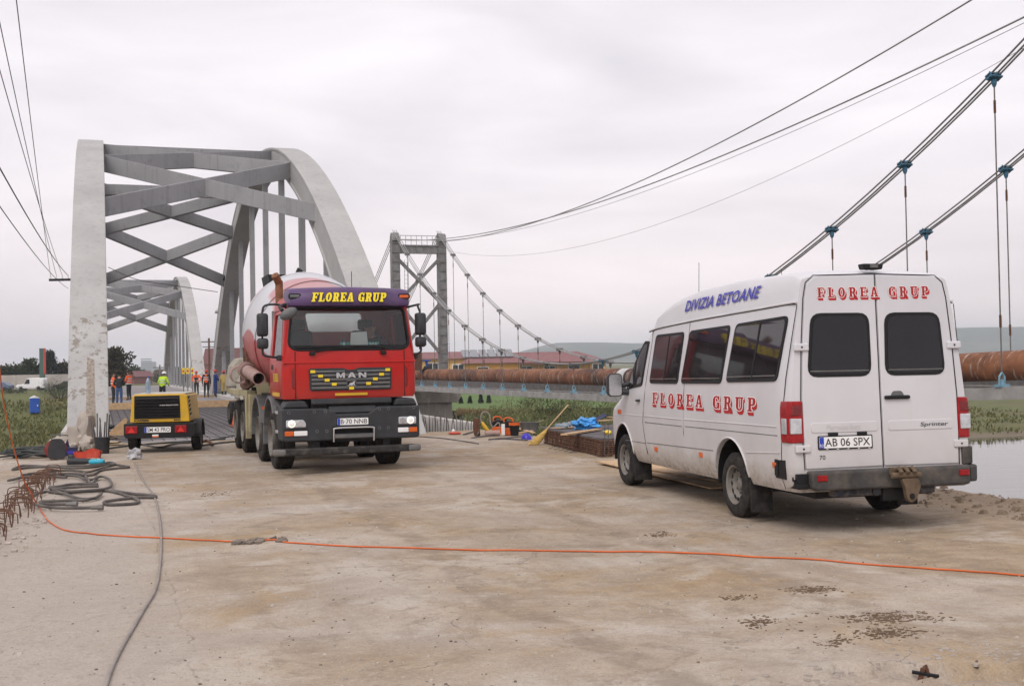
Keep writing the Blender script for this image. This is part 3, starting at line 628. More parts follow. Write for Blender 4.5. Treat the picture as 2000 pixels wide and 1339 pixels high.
# remains of the demolished parapet at the foot of each rib, with bent starter bars
def rebar_bars(parent, pts, h, r=.011, name='starter_bar', mat='rebargrey'):
    for (l, u, z0) in pts:
        m = MB(); dx, dy = random.uniform(-.05, .05), random.uniform(-.05, .05); hh = h*random.uniform(.75, 1.15)
        m.tube([(l, u, z0-.05), (l+dx*.3, u+dy*.3, z0+hh*.5), (l+dx, u+dy, z0+hh)], r, 5); m.build(name, M[mat], parent)
o = thing('parapet_stub', 'pale broken parapet stub with starter bars right of the red truck', 'parapet', (0, 0, 0), AX)
m = MB(); m.prism([(7.45, -.3), (9.10, -.3), (9.10, .17), (8.3, .30), (7.62, .42), (7.45, .46)], 'y', 28.75, 29.35); m.build('concrete_stub', M['kerb'], o, bevel=.05, seg=3)
rebar_bars(o, [(7.0+i*.072, 28.55+.05*random.random(), 0) for i in range(29)], .36)
rebar_bars(o, [(7.0+i*.15, 28.68+.05*random.random(), 0) for i in range(9)], .75)
o = thing('parapet_stub', 'chipped concrete lump with upright bars at the foot of the left arch rib', 'parapet', (0, 0, 0), AX)
rng_ = random.Random(17)
for k, (cl_, cu2, s_, h_) in enumerate(((-.82, 25.75, .24, .30), (-.55, 25.85, .26, .48), (-.35, 25.9, .20, .74), (-.62, 25.55, .20, .22), (-.30, 25.6, .17, .30))):
    bm = bmesh.new(); bmesh.ops.create_icosphere(bm, subdivisions=3, radius=1)
    for v in bm.verts:
        n = v.co.copy(); q = 1+.35*mn.noise(n*1.6+Vector((k*3, 0, 0)))+.25*mn.noise(n*4+Vector((0, k, 0)))+.12*mn.noise(n*9); v.co = Vector((cl_+n.x*q*s_, cu2+n.y*q*.26, max(-.05, h_*.5+n.z*q*h_*.62)))
    me = bpy.data.meshes.new('chunk'); bm.to_mesh(me); bm.free(); link('broken_chunk', me, M['chunk'], o, smooth=30)
m = MB(); m.prism([(-.34, .5), (-.14, .5), (-.16, 1.9), (-.30, 1.95)], 'y', 25.95, 26.2); m.build('render_scar', pm('rough render', (.44, .39, .34), .95, 0, .4, 18, .9), o)
rebar_bars(o, [(-.20+.042*i, 25.5+.06*(i % 2), .05) for i in range(8)], .68, .016)
m = MB(); m.lathe([(.13, 0), (.15, .32), (.155, .33)], 14, Matrix.Translation((-.02, 25.15, 0))); m.build('form_box', M['plasticdark'], o, smooth=40)

# plank shutter across the deck
o = thing('shutter_plank', 'long yellow timber shutter board lying across the bridge deck', 'plank', (0, 0, 0), AX)
for a, b in ((-.0, 3.4), (3.45, 6.5)):
    m = MB(); m.box(a, b, 53.0, 53.06, .03, .33); m.build('board', M['wood'], o, bevel=.005)
o = thing('shutter_plank', 'far timber board lying across the deck behind the workers', 'plank', (0, 0, 0), AX)
m = MB(); m.box(.1, 6.5, 74.9, 75.0, .0, .14); m.build('board', M['wood'], o)

# ================================================================== PIPELINE SUSPENSION BRIDGE
LC, RC = 24.27, 28.27
def cable_z(u): return 1.61+.00738*(u-60.2)**2
def camber(u): return .5*max(0, (55-u)/28)**1.5
def deckz(u): return .05+1.4*camber(u)
# far tower
tw = thing('suspension_tower', 'grey riveted steel portal tower with crossed braces on the pier', 'tower', LU(0, 100, 0), AX)
for lc in (LC-.1, RC+.1):
    m = MB()
    m.box(lc-.36, lc-.30, -.35, .35, -.4, 12.6); m.box(lc+.30, lc+.36, -.35, .35, -.4, 12.6); m.box(lc-.30, lc+.30, -.29, -.23, -.4, 12.6); m.box(lc-.30, lc+.30, .23, .29, -.4, 12.6)
    leg = m.build('tower_leg', M['towersteel'], tw)
    for k in range(16):
        m = MB(); z = .4+k*.8; m.box(lc-.37, lc+.37, -.37, -.352, z, z+.09); m.build('batten', M['towersteel'], leg)
    m = MB(); rr = [(.50*math.cos(R(a)), 12.6+.75*math.sin(R(a))) for a in range(0, 181, 15)]
    m.prism([(y, z) for y, z in rr], 'x', lc-.34, lc+.34); sd_ = m.build('saddle', M['towersteel'], tw, bevel=.03)
m = MB(); m.box(LC+.2, RC-.2, -.15, .15, 11.6, 12.25); m.box(LC+.2, RC-.2, -.24, .24, 12.2, 12.3); m.box(LC+.2, RC-.2, -.24, .24, 11.55, 11.62); cbm = m.build('cross_beam', M['towersteel'], tw)
for k in range(6):
    m = MB(); x = LC+.55+k*.62; m.box(x, x+.04, -.2, .2, 11.62, 12.2); m.build('stiffener', M['towersteel'], cbm)
for z in (12.75, 13.1):
    m = MB(); m.tube([(LC+.2, -.22, z), (RC-.2, -.22, z)], .025, 6); m.build('rail', M['towersteel'], tw)
for k in range(8):
    m = MB(); x = LC+.35+k*.48; m.tube([(x, -.22, 12.25), (x, -.22, 13.12)], .022, 6); m.build('rail_post', M['towersteel'], tw)
for (z0, z1) in ((11.1, 7.3), (7.2, 2.7)):
    for s in (1, -1):
        m = MB(); a = Vector((LC+.1 if s > 0 else RC-.1, -.05*s, z0)); b = Vector((RC-.1 if s > 0 else LC+.1, -.05*s, z1)); d = (b-a).normalized(); q = Vector((0, 1, 0)).cross(d)
        m.loft([[p+q*.14+Vector((0, .09, 0)), p-q*.14+Vector((0, .09, 0)), p-q*.14-Vector((0, .09, 0)), p+q*.14-Vector((0, .09, 0))] for p in (a, b)]); m.build('diagonal_brace', M['towersteel'], tw)
m = MB(); m.tube([(LC+.75, .1, 0), (LC+.75, .1, 11)], .02, 5); m.tube([(LC+1.1, .1, 0), (LC+1.1, .1, 11)], .02, 5)
for k in range(30): m.tube([(LC+.75, .1, .3+k*.36), (LC+1.1, .1, .3+k*.36)], .012, 4)
m.build('ladder', M['towersteel'], tw)

def main_cable(name, lat, label, mats):
    o = thing(name, label, 'cable', LU(0, 0, 0), AX, 'main cables of the pipe bridge')
    for j in range(3):
        off = (j-1)*.155
        us = np.arange(15, 100.6, 1.5)
        m = MB(); m.tube([(lat+off, u, cable_z(u)+.03*abs(j-1)) for u in us], .031, 6); m.build('rope', M['cable'], o, smooth=60)
        m = MB(); zt = cable_z(100.2); m.tube([(lat+off, 100.2+k*.18*14, zt-k*.32*3.6) for k in range(0, 12)], .031, 6); m.build('backstay_rope', M['cable'], o, smooth=60)
    for k in range(-1, 18):
        u = 96.05-4.05*k
        if k < 0: continue
        z = cable_z(u); sl = math.atan(2*.00738*(u-60.2)); near = u < 58
        Mx = Matrix.Translation((lat, u, z)) @ Matrix.Rotation(sl, 4, 'X')
        Mx = Mx @ Matrix.Diagonal((.86, .86, .86, 1)); c = MB(); c.box(-.25, .25, -.13, .13, .035, .08, Mx); c.box(-.25, .25, -.13, .13, -.08, -.035, Mx)
        for sx in (-.21, -.065, .065, .21):
            for sy in (-.1, .1): c.cyl(Mx @ Vector((sx, sy, -.11)), Mx @ Vector((sx, sy, .12)), .016, 6)
        cl_ = c.build('cable_clamp', M['clampblue'] if near else M['steel'], o)
        c = MB(); c.lathe([(.055, -.08), (.085, -.12), (.07, -.22), (.04, -.30)], 10, Matrix.Translation((lat, u, z))); c.build('socket', M['clampblue'] if near else M['steel'], cl_)
        zb = deckz(u)+.20; r = .022
        if z-.3 > zb+.05:
            c = MB(); c.tube([(lat, u, zb), (lat, u, z-.3)], r, 6); h = c.build('hanger_rod', M['steel'], o)
            if z-zb > 2.2:
                for z2 in [z-1.05]+([zb+1.5] if z-zb > 6 else []): c = MB(); c.tube([(lat, u, z2), (lat, u, z2+.36)], .036, 8); c.build('turnbuckle', M['rust'], h)
        c = MB(); c.tube([(lat, u, zb-.12), (lat, u, zb+.02)], .07, 8); c.tube([(lat-.1, u, zb-.15), (lat-.09, u, zb+.10), (lat, u, zb+.22), (lat+.09, u, zb+.10), (lat+.1, u, zb-.15)], .03, 6); c.box(lat-.16, lat+.16, u-.14, u+.14, zb-.2, zb-.12)
        c.build('anchor_shoe', M['lightblue'], o)
    return o
main_cable('suspension_cable', LC, 'nearer bundle of three steel suspension cables with hangers and clamps', None)
main_cable('suspension_cable', RC, 'farther bundle of three steel suspension cables beyond the pipe', None)

def quad_cable(lat0, lat1, pts, r, label, grp='cables slung between the towers'):
    A = np.polyfit([p[0] for p in pts], [p[1] for p in pts], 2); us = np.linspace(99.9, 12, 50)
    m = MB(); m.tube([LU(lat0+(lat1-lat0)*(100-u)/80, u, np.polyval(A, u)) for u in us], r, 6)
    tag(m.build('tower_cable', M['cable'], smooth=60), label, 'cable', grp)
quad_cable(RC, RC, [(99.1, 12.58), (83.7, 11.61), (72, 11.44), (46.7, 12.43), (32.6, 13.84)], .034, 'topmost thick black cable rising from the tower to the upper right')
quad_cable(LC, LC, [(99.5, 12.7), (61.8, 10.02), (40.1, 10.18), (26, 11.02)], .030, 'second thick cable below the topmost one from the tower')
quad_cable(LC, LC, [(99.5, 12.65), (71.8, 10.3), (40.1, 9.72), (26, 10.99)], .011, 'thin wire just under the second thick cable')
quad_cable(26.3, 26.3, [(99, 12.2), (84.5, 10.28), (71.2, 8.8), (58.35, 8.27), (43.5, 8.98), (29, 10.84)], .009, 'lowest slack thin wire dipping right of the tower')

# the pipe
pp = thing('rusty_pipe', 'large rusty brown steel pipe carried along the suspension bridge', 'pipe', (0, 0, 0), AX)
PL = 26.27
def pz(u): return .83+.10*max(0, (u-60)/40)+camber(u)
us = list(np.arange(10, 122, 2.0)); m = MB(); m.tube([(PL, u, pz(u)) for u in us], .515, 28); m.build('pipe_shell', M['pipe'], pp, smooth=60)
def band(u, w, r, mat, name):
    m = MB(); m.tube([(PL, u-w/2, pz(u)), (PL, u+w/2, pz(u))], r, 28); m.build(name, mat, pp, smooth=50)
band(56.9, .95, .522, M['pipeband'], 'primer_band')
for u in np.arange(16, 100, 5.6): band(u+.4*math.sin(u*3), .05, .522, M['rust'], 'weld_seam')
# walkway girders
wk = thing('pipe_walkway', 'narrow steel walkway girders under the rusty pipe', 'walkway', (0, 0, 0), AX)
for lat in (LC, RC):
    m = MB(); rings = []
    for u in np.arange(12, 121, 3.0):
        z = deckz(u); a = .12
        rings.append([(lat-a, u, z), (lat+a, u, z), (lat+a, u, z-.05), (lat-.03 if lat == LC else lat+.03, u, z-.06), (lat-.03 if lat == LC else lat+.03, u, z-.30), (lat+a, u, z-.31), (lat+a, u, z-.36), (lat-a, u, z-.36)])
    m.loft(rings); m.build('girder', M['girder'], wk)
for k in range(27):
    u = 12.5+k*4.05; m = MB(); m.box(LC-.1, RC+.1, u-.1, u+.1, deckz(u)-.24, deckz(u)+.02); m.build('cross_beam', M['steel'], wk)
m = MB()
for u in np.arange(14, 118, 4.0):
    m.box(LC+.2, LC+1.2, u, u+3.95, deckz(u+2)+.012, deckz(u+2)+.04)
m.build('deck_plate', M['steel'], wk)
m = MB(); m.loft([[(PL-.34, u, deckz(u)-.06), (PL+.34, u, deckz(u)-.06), (PL+.34, u, pz(u)-.40), (PL-.34, u, pz(u)-.40)] for u in np.arange(12, 121, 3.0)]); m.build('pipe_bearer', M['steel'], wk)
# pier of the pipe bridge
pr = thing('pipe_pier', 'stained dark concrete pier with a corbelled head under the tower', 'pier', LU(26.2, 100, 0), AX)
m = MB(); m.prism([(-3.3, -.5), (3.3, -.5), (3.3, -1.05), (2.95, -1.5), (-2.95, -1.5), (-3.3, -1.05)], 'y', -1.5, 1.5); m.build('pier_head', M['pier'], pr, bevel=.05)
m = MB(); m.loft([[(x*k, y*k, z) for x, y in [(2.9*math.cos(a) if abs(math.cos(a)) > .3 else 2.9*math.cos(a), 1.25*math.sin(a)) for a in [i*math.pi/12 for i in range(24)]]] for z, k in ((-1.5, 1), (-8.3, 1.08))]); m.build('pier_shaft', M['pier'], pr, smooth=50)
# valve housing standing on the pipe deck left of the pipe
o = thing('valve_unit', 'dark rusty valve box with blue handwheel on the pipe by the truck', 'valve', LU(25.4, 97.5, 0), AX)
m = MB(); m.box(-.5, .35, -.2, .2, 1.35, 2.85); m.build('housing', M['rust'], o, bevel=.03)
m = MB(); m.lathe([(.36, 0), (.42, .05), (.36, .1)], 16, Matrix.Translation((.75, -.1, 2.1))); m.lathe([(.08, -.6), (.12, 0)], 10, Matrix.Translation((.75, -.1, 2.1))); m.build('handwheel', M['blue'], o)
m = MB(); m.lathe([(.30, -.75), (.32, -.5), (.2, -.3)], 14, Matrix.Translation((.75, -.1, 2.0))); m.box(.3, 1.3, -.3, .3, 1.2, 1.45); m.build('valve_body', M['black'], o)
# insulated bypass pipes at the far bend
o = thing('bypass_pipe', 'pale lagged bypass pipe bending over the rusty pipe left of the van mirror', 'pipe', LU(0, 0, 0), AX)
m = MB(); m.tube(smooth_path([(27.9, 53, .6), (27.9, 53, 1.35), (27.9, 52.3, 1.62), (27.9, 50, 1.66), (27.9, 49.2, 1.5), (27.9, 49, .5)], 5), .26, 14); m.build('lagging', M['alu'], o, smooth=60)
for u in (52, 51.2, 50.4):
    m = MB(); m.tube([(27.9, u-.03, 1.645), (27.9, u+.03, 1.645)], .275, 14); m.build('band', M['steel'], o)
# ================================================================== CONCRETE MIXER TRUCK
tk = thing('mixer_truck', 'red cab concrete mixer truck with headlights on facing the camera', 'truck', LU(3.66, 18.2, 0), AX)
def ring_rr(hw, y0, y1, r, z, n=5): return [(p[0], p[1], z) for p in rrect(-hw, hw, y0, y1, r, n)]
outer = MB(); outer.loft([ring_rr(1.03, .02, 1.52, .10, 1.16), ring_rr(1.06, .0, 1.54, .12, 1.24), ring_rr(1.06, .0, 1.54, .12, 1.72), ring_rr(1.045, .005, 1.54, .12, 1.90), ring_rr(.985, .09, 1.54, .13, 2.52), ring_rr(.955, .14, 1.53, .14, 2.68), ring_rr(.90, .22, 1.47, .16, 2.77), ring_rr(.74, .40, 1.3, .18, 2.81)])
inner = MB(); inner.loft([ring_rr(.99, .07, 1.48, .08, 1.30), ring_rr(.98, .07, 1.48, .08, 1.90), ring_rr(.92, .15, 1.48, .08, 2.52), ring_rr(.86, .25, 1.42, .08, 2.68)])
ws = MB(); ws.prism(rpoly([(-.955, 2.0), (-.87, 1.915), (.87, 1.915), (.945, 2.0), (.885, 2.57), (-.885, 2.57)], .09), 'y', -.3, .30)
sw = MB(); sw.prism(rpoly([(.17, 1.86), (.30, 1.80), (1.20, 1.80), (1.20, 2.50), (.36, 2.50)], .06), 'x', -1.4, 1.4)
rw = MB(); rw.prism(rpoly([(-.40, 2.24), (.50, 2.24), (.50, 2.55), (-.46, 2.55)], .06), 'y', 1.40, 1.7)
cabme = carve(outer, [inner, ws, sw, rw])
cab = link('cab_shell', cabme, M['red'], tk, smooth=35)
FR = lambda x, z, d: (x, -d, z)                                   # front plane
def FW(x, z, d):                                                   # raked windscreen plane
    return (x, .005+(z-1.90)*.137-d, z)
m = MB(); m.mapped(rpoly([(-.955, 2.0), (-.87, 1.915), (.87, 1.915), (.945, 2.0), (.885, 2.57), (-.885, 2.57)], .09), FW, -.035, -.031); m.build('windscreen', M['clearglass'], tk)
m = MB(); m.tube([FW(x, z, -.005) for x, z in rpoly([(-.955, 2.0), (-.87, 1.915), (.87, 1.915), (.945, 2.0), (.885, 2.57), (-.885, 2.57)], .09, 5)], .022, 6, closed=True); m.build('windscreen_seal', M['black'], tk, smooth=60)
m = MB(); m.mapped([(-.88, 1.925), (.88, 1.925), (.92, 1.985), (-.92, 1.985)], FW, -.028, -.024); m.build('screen_border', M['black'], tk)
for s in (-1, 1):
    m = MB(); f = lambda y, z, d: (s*(1.045-(z-1.9)*.097+d), y, z)
    m.mapped(rpoly([(.17, 1.86), (.30, 1.80), (1.20, 1.80), (1.20, 2.50), (.36, 2.50)], .06), f, -.025, -.021); m.build('side_window', M['clearglass'], tk)
    # door edges, sill and handle
    m = MB(); f2 = lambda y, z, d: (s*((1.06 if z < 1.72 else 1.06-(z-1.72)*.09)+d), y, z)
    for pts in ([(.12, 1.24), (.12, 1.78), (.32, 2.56), (1.26, 2.56), (1.26, 1.24)],):
        m.tube([f2(y, z, -.003) for y, z in pts], .007, 5)
    m.build('door_gap', M['black'], tk)
    m = MB(); m.box(s*1.06-.012, s*1.06+.028, 1.02, 1.18, 1.62, 1.70); m.build('door_handle', M['plasticdark'], tk, bevel=.01)
m = MB(); m.mapped(rpoly([(-.40, 2.24), (.50, 2.24), (.50, 2.55), (-.46, 2.55)], .06), lambda x, z, d: (x, 1.51+d, z), 0, .004); m.build('rear_window', M['clearglass'], tk)
# lower front panels
for x in (-.86, .86): m = MB(); m.tube([FR(x, 1.17, -.002), FR(x, 1.89, -.002)], .008, 5); m.build('panel_gap', M['black'], tk)
m = MB(); m.prism([(-1.05, 1.705), (1.05, 1.705), (1.045, 1.735), (-1.045, 1.735)], 'y', -.014, .05); m.build('panel_crease', M['red'], tk, bevel=.01)
for s in (-1, 1):
    m = MB(); m.prism([(s*.875, 1.30), (s*.915, 1.34), (s*.915, 1.60), (s*.875, 1.66)], 'y', -.006, .05); m.build('air_slot', M['darkredlens'], tk, bevel=.008)
gp = rpoly([(-.64, 1.28), (.64, 1.28), (.65, 1.63), (.11, 1.63), (.06, 1.60), (-.06, 1.60), (-.11, 1.63), (-.66, 1.63)], .035)
m = MB(); m.prism(gp, 'y', -.016, .03); gr = m.build('grille', M['plasticdark'], tk, bevel=.006)
for k in range(5):
    z = 1.30+k*.064; w = .615
    m = MB(); m.prism([(-.010, z), (-.045, z+.012), (-.045, z+.040), (-.012, z+.050)], 'x', -w, w) if k < 4 else m.prism([(-.010, z), (-.045, z+.012), (-.040, z+.030), (-.012, z+.040)], 'x', -w, -.1)
    if k == 4: m.prism([(-.010, z), (-.045, z+.012), (-.040, z+.030), (-.012, z+.040)], 'x', .1, w)
    m.build('slat', M['plasticgrey'], gr)
for x, z in ((-.60, 1.58), (-.48, 1.51), (-.38, 1.445), (-.27, 1.38), (.0, 1.315), (.27, 1.38), (.38, 1.45), (.48, 1.52), (.58, 1.59)):
    m = MB(); m.box(x-.037, x+.037, -.056, -.047, z-.022, z+.022); m.build('yellow_sticker', M['sticker'], gr)
m = MB(); m.box(-.25, .26, -.008, .0, 1.20, 1.24); m.build('yellow_strip', M['yellow'], tk)
slab('man', (-.235, .235, 1.475, 1.557), FR, 'badge_letter', M['alu'], tk, d=.06, gap=.30)
m = MB(); m.tube([FR(x, z, .056) for x, z in ((-.072, 1.345), (.072, 1.345), (.072, 1.430), (-.072, 1.430))], .006, 5, closed=True); m.build('emblem_frame', M['chrome'], tk)
m = MB(); m.prism([(-.068, 1.348), (.068, 1.348), (.068, 1.427), (-.068, 1.427)], 'y', -.052, -.046); m.build('emblem_plate', M['black'], tk)
m = MB(); m.mapped([(-.055, 1.352), (-.035, 1.356), (-.02, 1.362), (-.01, 1.356), (.02, 1.356), (.03, 1.37), (.05, 1.352), (.056, 1.358), (.045, 1.385), (.052, 1.40), (.058, 1.418), (.04, 1.422), (.03, 1.412), (.012, 1.400), (-.015, 1.396), (-.032, 1.385), (-.038, 1.368)], FR, .054, .058); m.build('emblem_lion', M['chrome'], tk)
# sun visor with the company name
vz = [(-.02, 2.58), (-.13, 2.60), (-.145, 2.66), (-.10, 2.80), (-.02, 2.87), (.20, 2.895), (.50, 2.86), (.55, 2.79), (.10, 2.74)]
m = MB(); rings = []
for x, sy, dz in ((-1.0, .9, -.05), (-.97, 0, -.02), (-.90, 0, -.01), (-.6, 0, 0), (0, 0, .012), (.6, 0, 0), (.90, 0, -.01), (.97, 0, -.02), (1.0, .9, -.05)):
    sx = max(-1, min(1, x)); bow = .10*abs(x)**3
    rings.append([(x*.965, y*(1 if sy == 0 else .25)+bow+(.08 if sy else 0), (z if sy == 0 else 2.7+(z-2.7)*.6)+(dz if z > 2.7 else 0)) for y, z in vz])
m.loft(rings); m.build('sun_visor', M['visor'], tk, smooth=45)
def VF(x, z, d): return (x, -.155+(z-2.66)*.30+.10*abs(x/.965)**3*.8-d, z)
slab('FLOREA GRUP', (-.62, .57, 2.655, 2.795), VF, 'visor_lettering_outline', M['ink'], tk, grow=.05, shear=.22, d=.006, gap=.10, wordgap=.42)
slab('FLOREA GRUP', (-.62, .57, 2.655, 2.795), VF, 'visor_lettering', M['letteryellow'], tk, grow=.012, shear=.22, d=.010, gap=.10, wordgap=.42)
for x in (-.86, .86):
    m = MB(); m.box(x-.075, x+.075, -.075, .0, 2.715, 2.765); m.build('marker_lamp', M['orange'] if x > 0 else M['plasticgrey'], tk, bevel=.015)
    m = MB(); m.prism(rrect(x-.095, x+.095, 2.70, 2.785, .03), 'y', -.062, .0); m.build('marker_surround', M['black'], tk)
# bumper
def bpiece(poly, y0, y1, name='bumper', mat='plasticdark', bev=.03): m = MB(); m.prism(poly, 'y', y0, y1); return m.build(name, M[mat], tk, bevel=bev, seg=3)
bpiece([(-1.08, .55), (-1.05, .51), (-.302, .51), (-.302, .70), (.332, .70), (.332, .51), (1.05, .51), (1.08, .55), (1.08, 1.02), (.41, 1.02), (.26, .925), (-.24, .925), (-.40, 1.015), (-1.08, 1.02)], -.07, .45)
for s in (-1, 1):
    bpiece([(s*1.06, 1.022), (s*.66, 1.022), (s*.72, 1.135), (s*1.0, 1.135)], -.035, .42, 'bumper_shoulder')
    m = MB(); m.prism([(-.04, .55), (.45, .55), (.62, .75), (.62, 1.1), (-.04, 1.0)], 'x', s*1.075, s*1.00); m.build('bumper_side', M['plasticdark'], tk, bevel=.02)
    hx0, hx1 = (-1.025, -.72) if s < 0 else (.735, 1.02)
    m = MB(); m.prism(rpoly([(hx0, .73), (hx1, .73), (hx1-.0, .79), (hx1-.04 if s < 0 else hx1, .845), (hx0, .845)], .02), 'y', -.086, -.04); hl = m.build('headlamp', M['lampglass'], tk, bevel=.012)
    xc = -.94 if s < 0 else .925
    m = MB(); m.lathe([(.062, 0), (.060, .012), (.03, .02)], 18, Matrix.Translation((xc, -.084, .788)) @ Matrix.Rotation(R(90), 4, 'X')); m.build('lit_bulb', M['headlight'], hl, smooth=40)
    m = MB(); m.lathe([(.045, 0), (.04, .008)], 16, Matrix.Translation((xc-s*.125, -.084, .788)) @ Matrix.Rotation(R(90), 4, 'X')); m.build('reflector', M['chrome'], hl, smooth=40)
    a, b = ((-1.045, -.91), (-.905, -.70)) if s < 0 else ((.90, 1.035), (.725, .895))
    m = MB(); m.box(a[0], a[1], -.085, -.03, .60, .675); m.build('turn_signal', M['orange'], tk, bevel=.01)
    m = MB(); m.box(b[0], b[1], -.085, -.03, .60, .675); m.build('fog_lamp', M['white'], tk, bevel=.01)
    m = MB(); m.box(min(a[0], b[0])-.01, max(a[1], b[1])+.01, -.0735, -.02, .690, .705); m.build('lamp_bar', M['black'], tk)
for x, z in ((-.98, .955), (-.59, .965), (-.42, .965), (-.40, .66), (-.55, .66), (.43, .98), (.58, .98), (.98, .985), (.43, .68), (.57, .68)):
    m = MB(); m.tube([(x+.021*math.cos(R(a)), -.072, z+.021*math.sin(R(a))) for a in range(0, 360, 30)], .005, 5, closed=True); m.build('screw_plug', M['plasticgrey'], tk)
m = MB(); m.tube(smooth_path([(-.30, -.10, .49), (-.30, -.12, .66), (-.27, -.12, .70), (0, -.125, .705), (.30, -.12, .70), (.33, -.12, .66), (.33, -.10, .49)], 4), .013, 8); m.build('guard_bar', M['alu'], tk, smooth=60)
m = MB(); m.box(-.30, .33, .05, .45, .48, .72); m.build('step_recess', M['black'], tk)
m = MB(); m.prism([(-.04, .53), (-.10, .55), (-.10, .60), (-.03, .61)], 'x', -.295, .325); m.build('step_plate', M['plasticgrey'], tk)
m = MB(); m.box(-.62, .62, .02, .4, .93, 1.17); m.build('step_back', M['black'], tk)
m = MB(); m.prism([(-.035, 1.06), (-.07, 1.08), (-.06, 1.155), (.02, 1.16)], 'x', -.63, .63); m.build('step_tread', M['plasticdark'], tk, bevel=.01)
m = MB(); m.prism([(-.055, .93), (-.065, .945), (-.03, 1.04), (.02, 1.05)], 'x', -.36, .38); m.build('step_lip', M['plasticdark'], tk, bevel=.008)
# number plate
def plate(parent, x0, x1, z0, z1, fn, txt, band='', mat='ink', frame=True):
    if frame:
        m = MB(); m.mapped(rrect(x0-.012, x1+.012, z0-.014, z1+.010, .012), fn, 0, .008); m.build('plate_frame', M['black'], parent)
    m = MB(); m.mapped(rrect(x0, x1, z0, z1, .008), fn, .008, .011); p = m.build('number_plate', M['plate'], parent)
    w = (x1-x0)*.085
    m = MB(); m.mapped([(x0+.002, z0+.002), (x0+w, z0+.002), (x0+w, z1-.002), (x0+.002, z1-.002)], fn, .011, .013); m.build('plate_band', M['euband'], p)
    if band: words(band, (x0+.12*w, x0+.88*w, z0+.012, z0+.04), fn, 'band_letters', M['letterwhite'], p, d=.0145)
    words(txt, (x0+w*1.25, x1-.018, z0+(z1-z0)*.16, z1-(z1-z0)*.14), fn, 'plate_letters', M['ink'], p, offset=.003, d=.0135)
plate(tk, -.235, .25, .745, .85, lambda x, z, d: (x, -.07-d, z), 'B·70 NNB', '')
# underrun bar and tow brackets
m = MB(); m.prism([(-.10, .30), (.02, .30), (.02, .41), (-.10, .41)], 'x', -1.14, 1.0); m.build('underrun_bar', pm('scuffed bar', (.028, .027, .027), .6, .3, .3, 8, .2, .2), tk, bevel=.02)
for x in (-1.13, .985):
    m = MB(); m.cbox((x, -.05, .355), (.20, .15, .10)); m.build('bar_end', M['steel'], tk, bevel=.03)
for x in (-.55, .55):
    m = MB(); m.box(x-.05, x+.05, 0, .5, .35, .7); m.build('bar_bracket', M['black'], tk)
# wipers
for pts in ([(-.60, 1.87), (-.20, 1.945), (.02, 1.945)], [(-.85, 1.955), (-.15, 1.965), (-.05, 1.93)], [(.50, 1.88), (.45, 1.95), (.05, 1.975)], [(.55, 1.935), (.40, 1.965), (-.10, 1.955)]):
    m = MB(); m.tube([FW(x, z, .03) for x, z in pts], .012, 6); m.build('wiper', M['black'], tk)
for x in (-.60, .52):
    m = MB(); m.cbox((x, -.03, 1.86), (.085, .05, .06)); m.build('wiper_pivot', M['black'], tk, bevel=.01)
# mirrors
def mirror(s):
    x0, x1 = (-1.43, -1.26) if s < 0 else (1.055, 1.225); xm = (x0+x1)/2; y = .02
    m = MB(); m.tube(smooth_path([(s*.96, .18, 2.58), (s*1.12, .05, 2.62), (xm-s*.04, y, 2.60), (xm, y, 2.50)], 4), .018, 7); m.tube(smooth_path([(xm, y, 1.96), (xm+s*.0, y, 1.87), (xm-s*.06, y+.03, 1.83), (s*1.04, .16, 1.80)], 4), .018, 7); m.tube([(xm, y+.04, 2.5), (xm, y+.04, 1.9)], .016, 6)
    m.build('mirror_arm', M['plasticdark'], tk, smooth=60)
    for z0, z1, nm in ((2.13, 2.485, 'mirror_housing'), (1.94, 2.105, 'wide_mirror_housing')):
        m = MB(); m.loft([[(p[0], yy, p[1]) for p in rrect(x0+q, x1-q, z0+q, z1-q, .04)] for yy, q in ((y-.09, .035), (y-.06, .006), (y, 0), (y+.03, .0))]); h = m.build(nm, M['plasticdark'], tk, smooth=50)
        m = MB(); m.prism(rrect(x0+.012, x1-.012, z0+.012, z1-.012, .03), 'y', y+.031, y+.034); m.build('mirror_glass', M['chrome'], h)
    m = MB(); m.cbox((s*1.07, .17, 1.80), (.10, .12, .09)); m.build('mirror_mount', M['plasticdark'], tk, bevel=.02)
mirror(-1); mirror(1)
m = MB(); m.tube(smooth_path([(-.98, .12, 2.62), (-1.08, -.02, 2.58), (-1.06, -.12, 2.52)], 4), .03, 8); m.build('kerb_mirror_arm', M['plasticdark'], tk)
m = MB(); m.ell((0, 0, 0), (.145, .09, .085), 14, 8, Matrix.Translation((-.97, -.15, 2.47)) @ Matrix.Rotation(R(-28), 4, 'Y')); m.build('kerb_mirror', M['plasticgrey'], tk, smooth=60)
# company shield on the door
SD = lambda y, z, d: (-1.06-d, y, z)
m = MB(); m.mapped(rpoly([(.42, 1.34), (.95, 1.34), (.95, 1.44), (.80, 1.62), (.68, 1.66), (.56, 1.62), (.42, 1.44)], .04), SD, 0, .003); m.build('door_shield', M['lettered'], tk)
slab('FLOREA', (.96, .40, 1.43, 1.56), SD, 'door_lettering', M['letteryellow'], tk, d=.005)
m = MB(); m.mapped([(.30, 1.20), (1.1, 1.20), (1.1, 1.26), (.30, 1.26)], SD, 0, .004); m.build('door_strip', M['yellow'], tk)
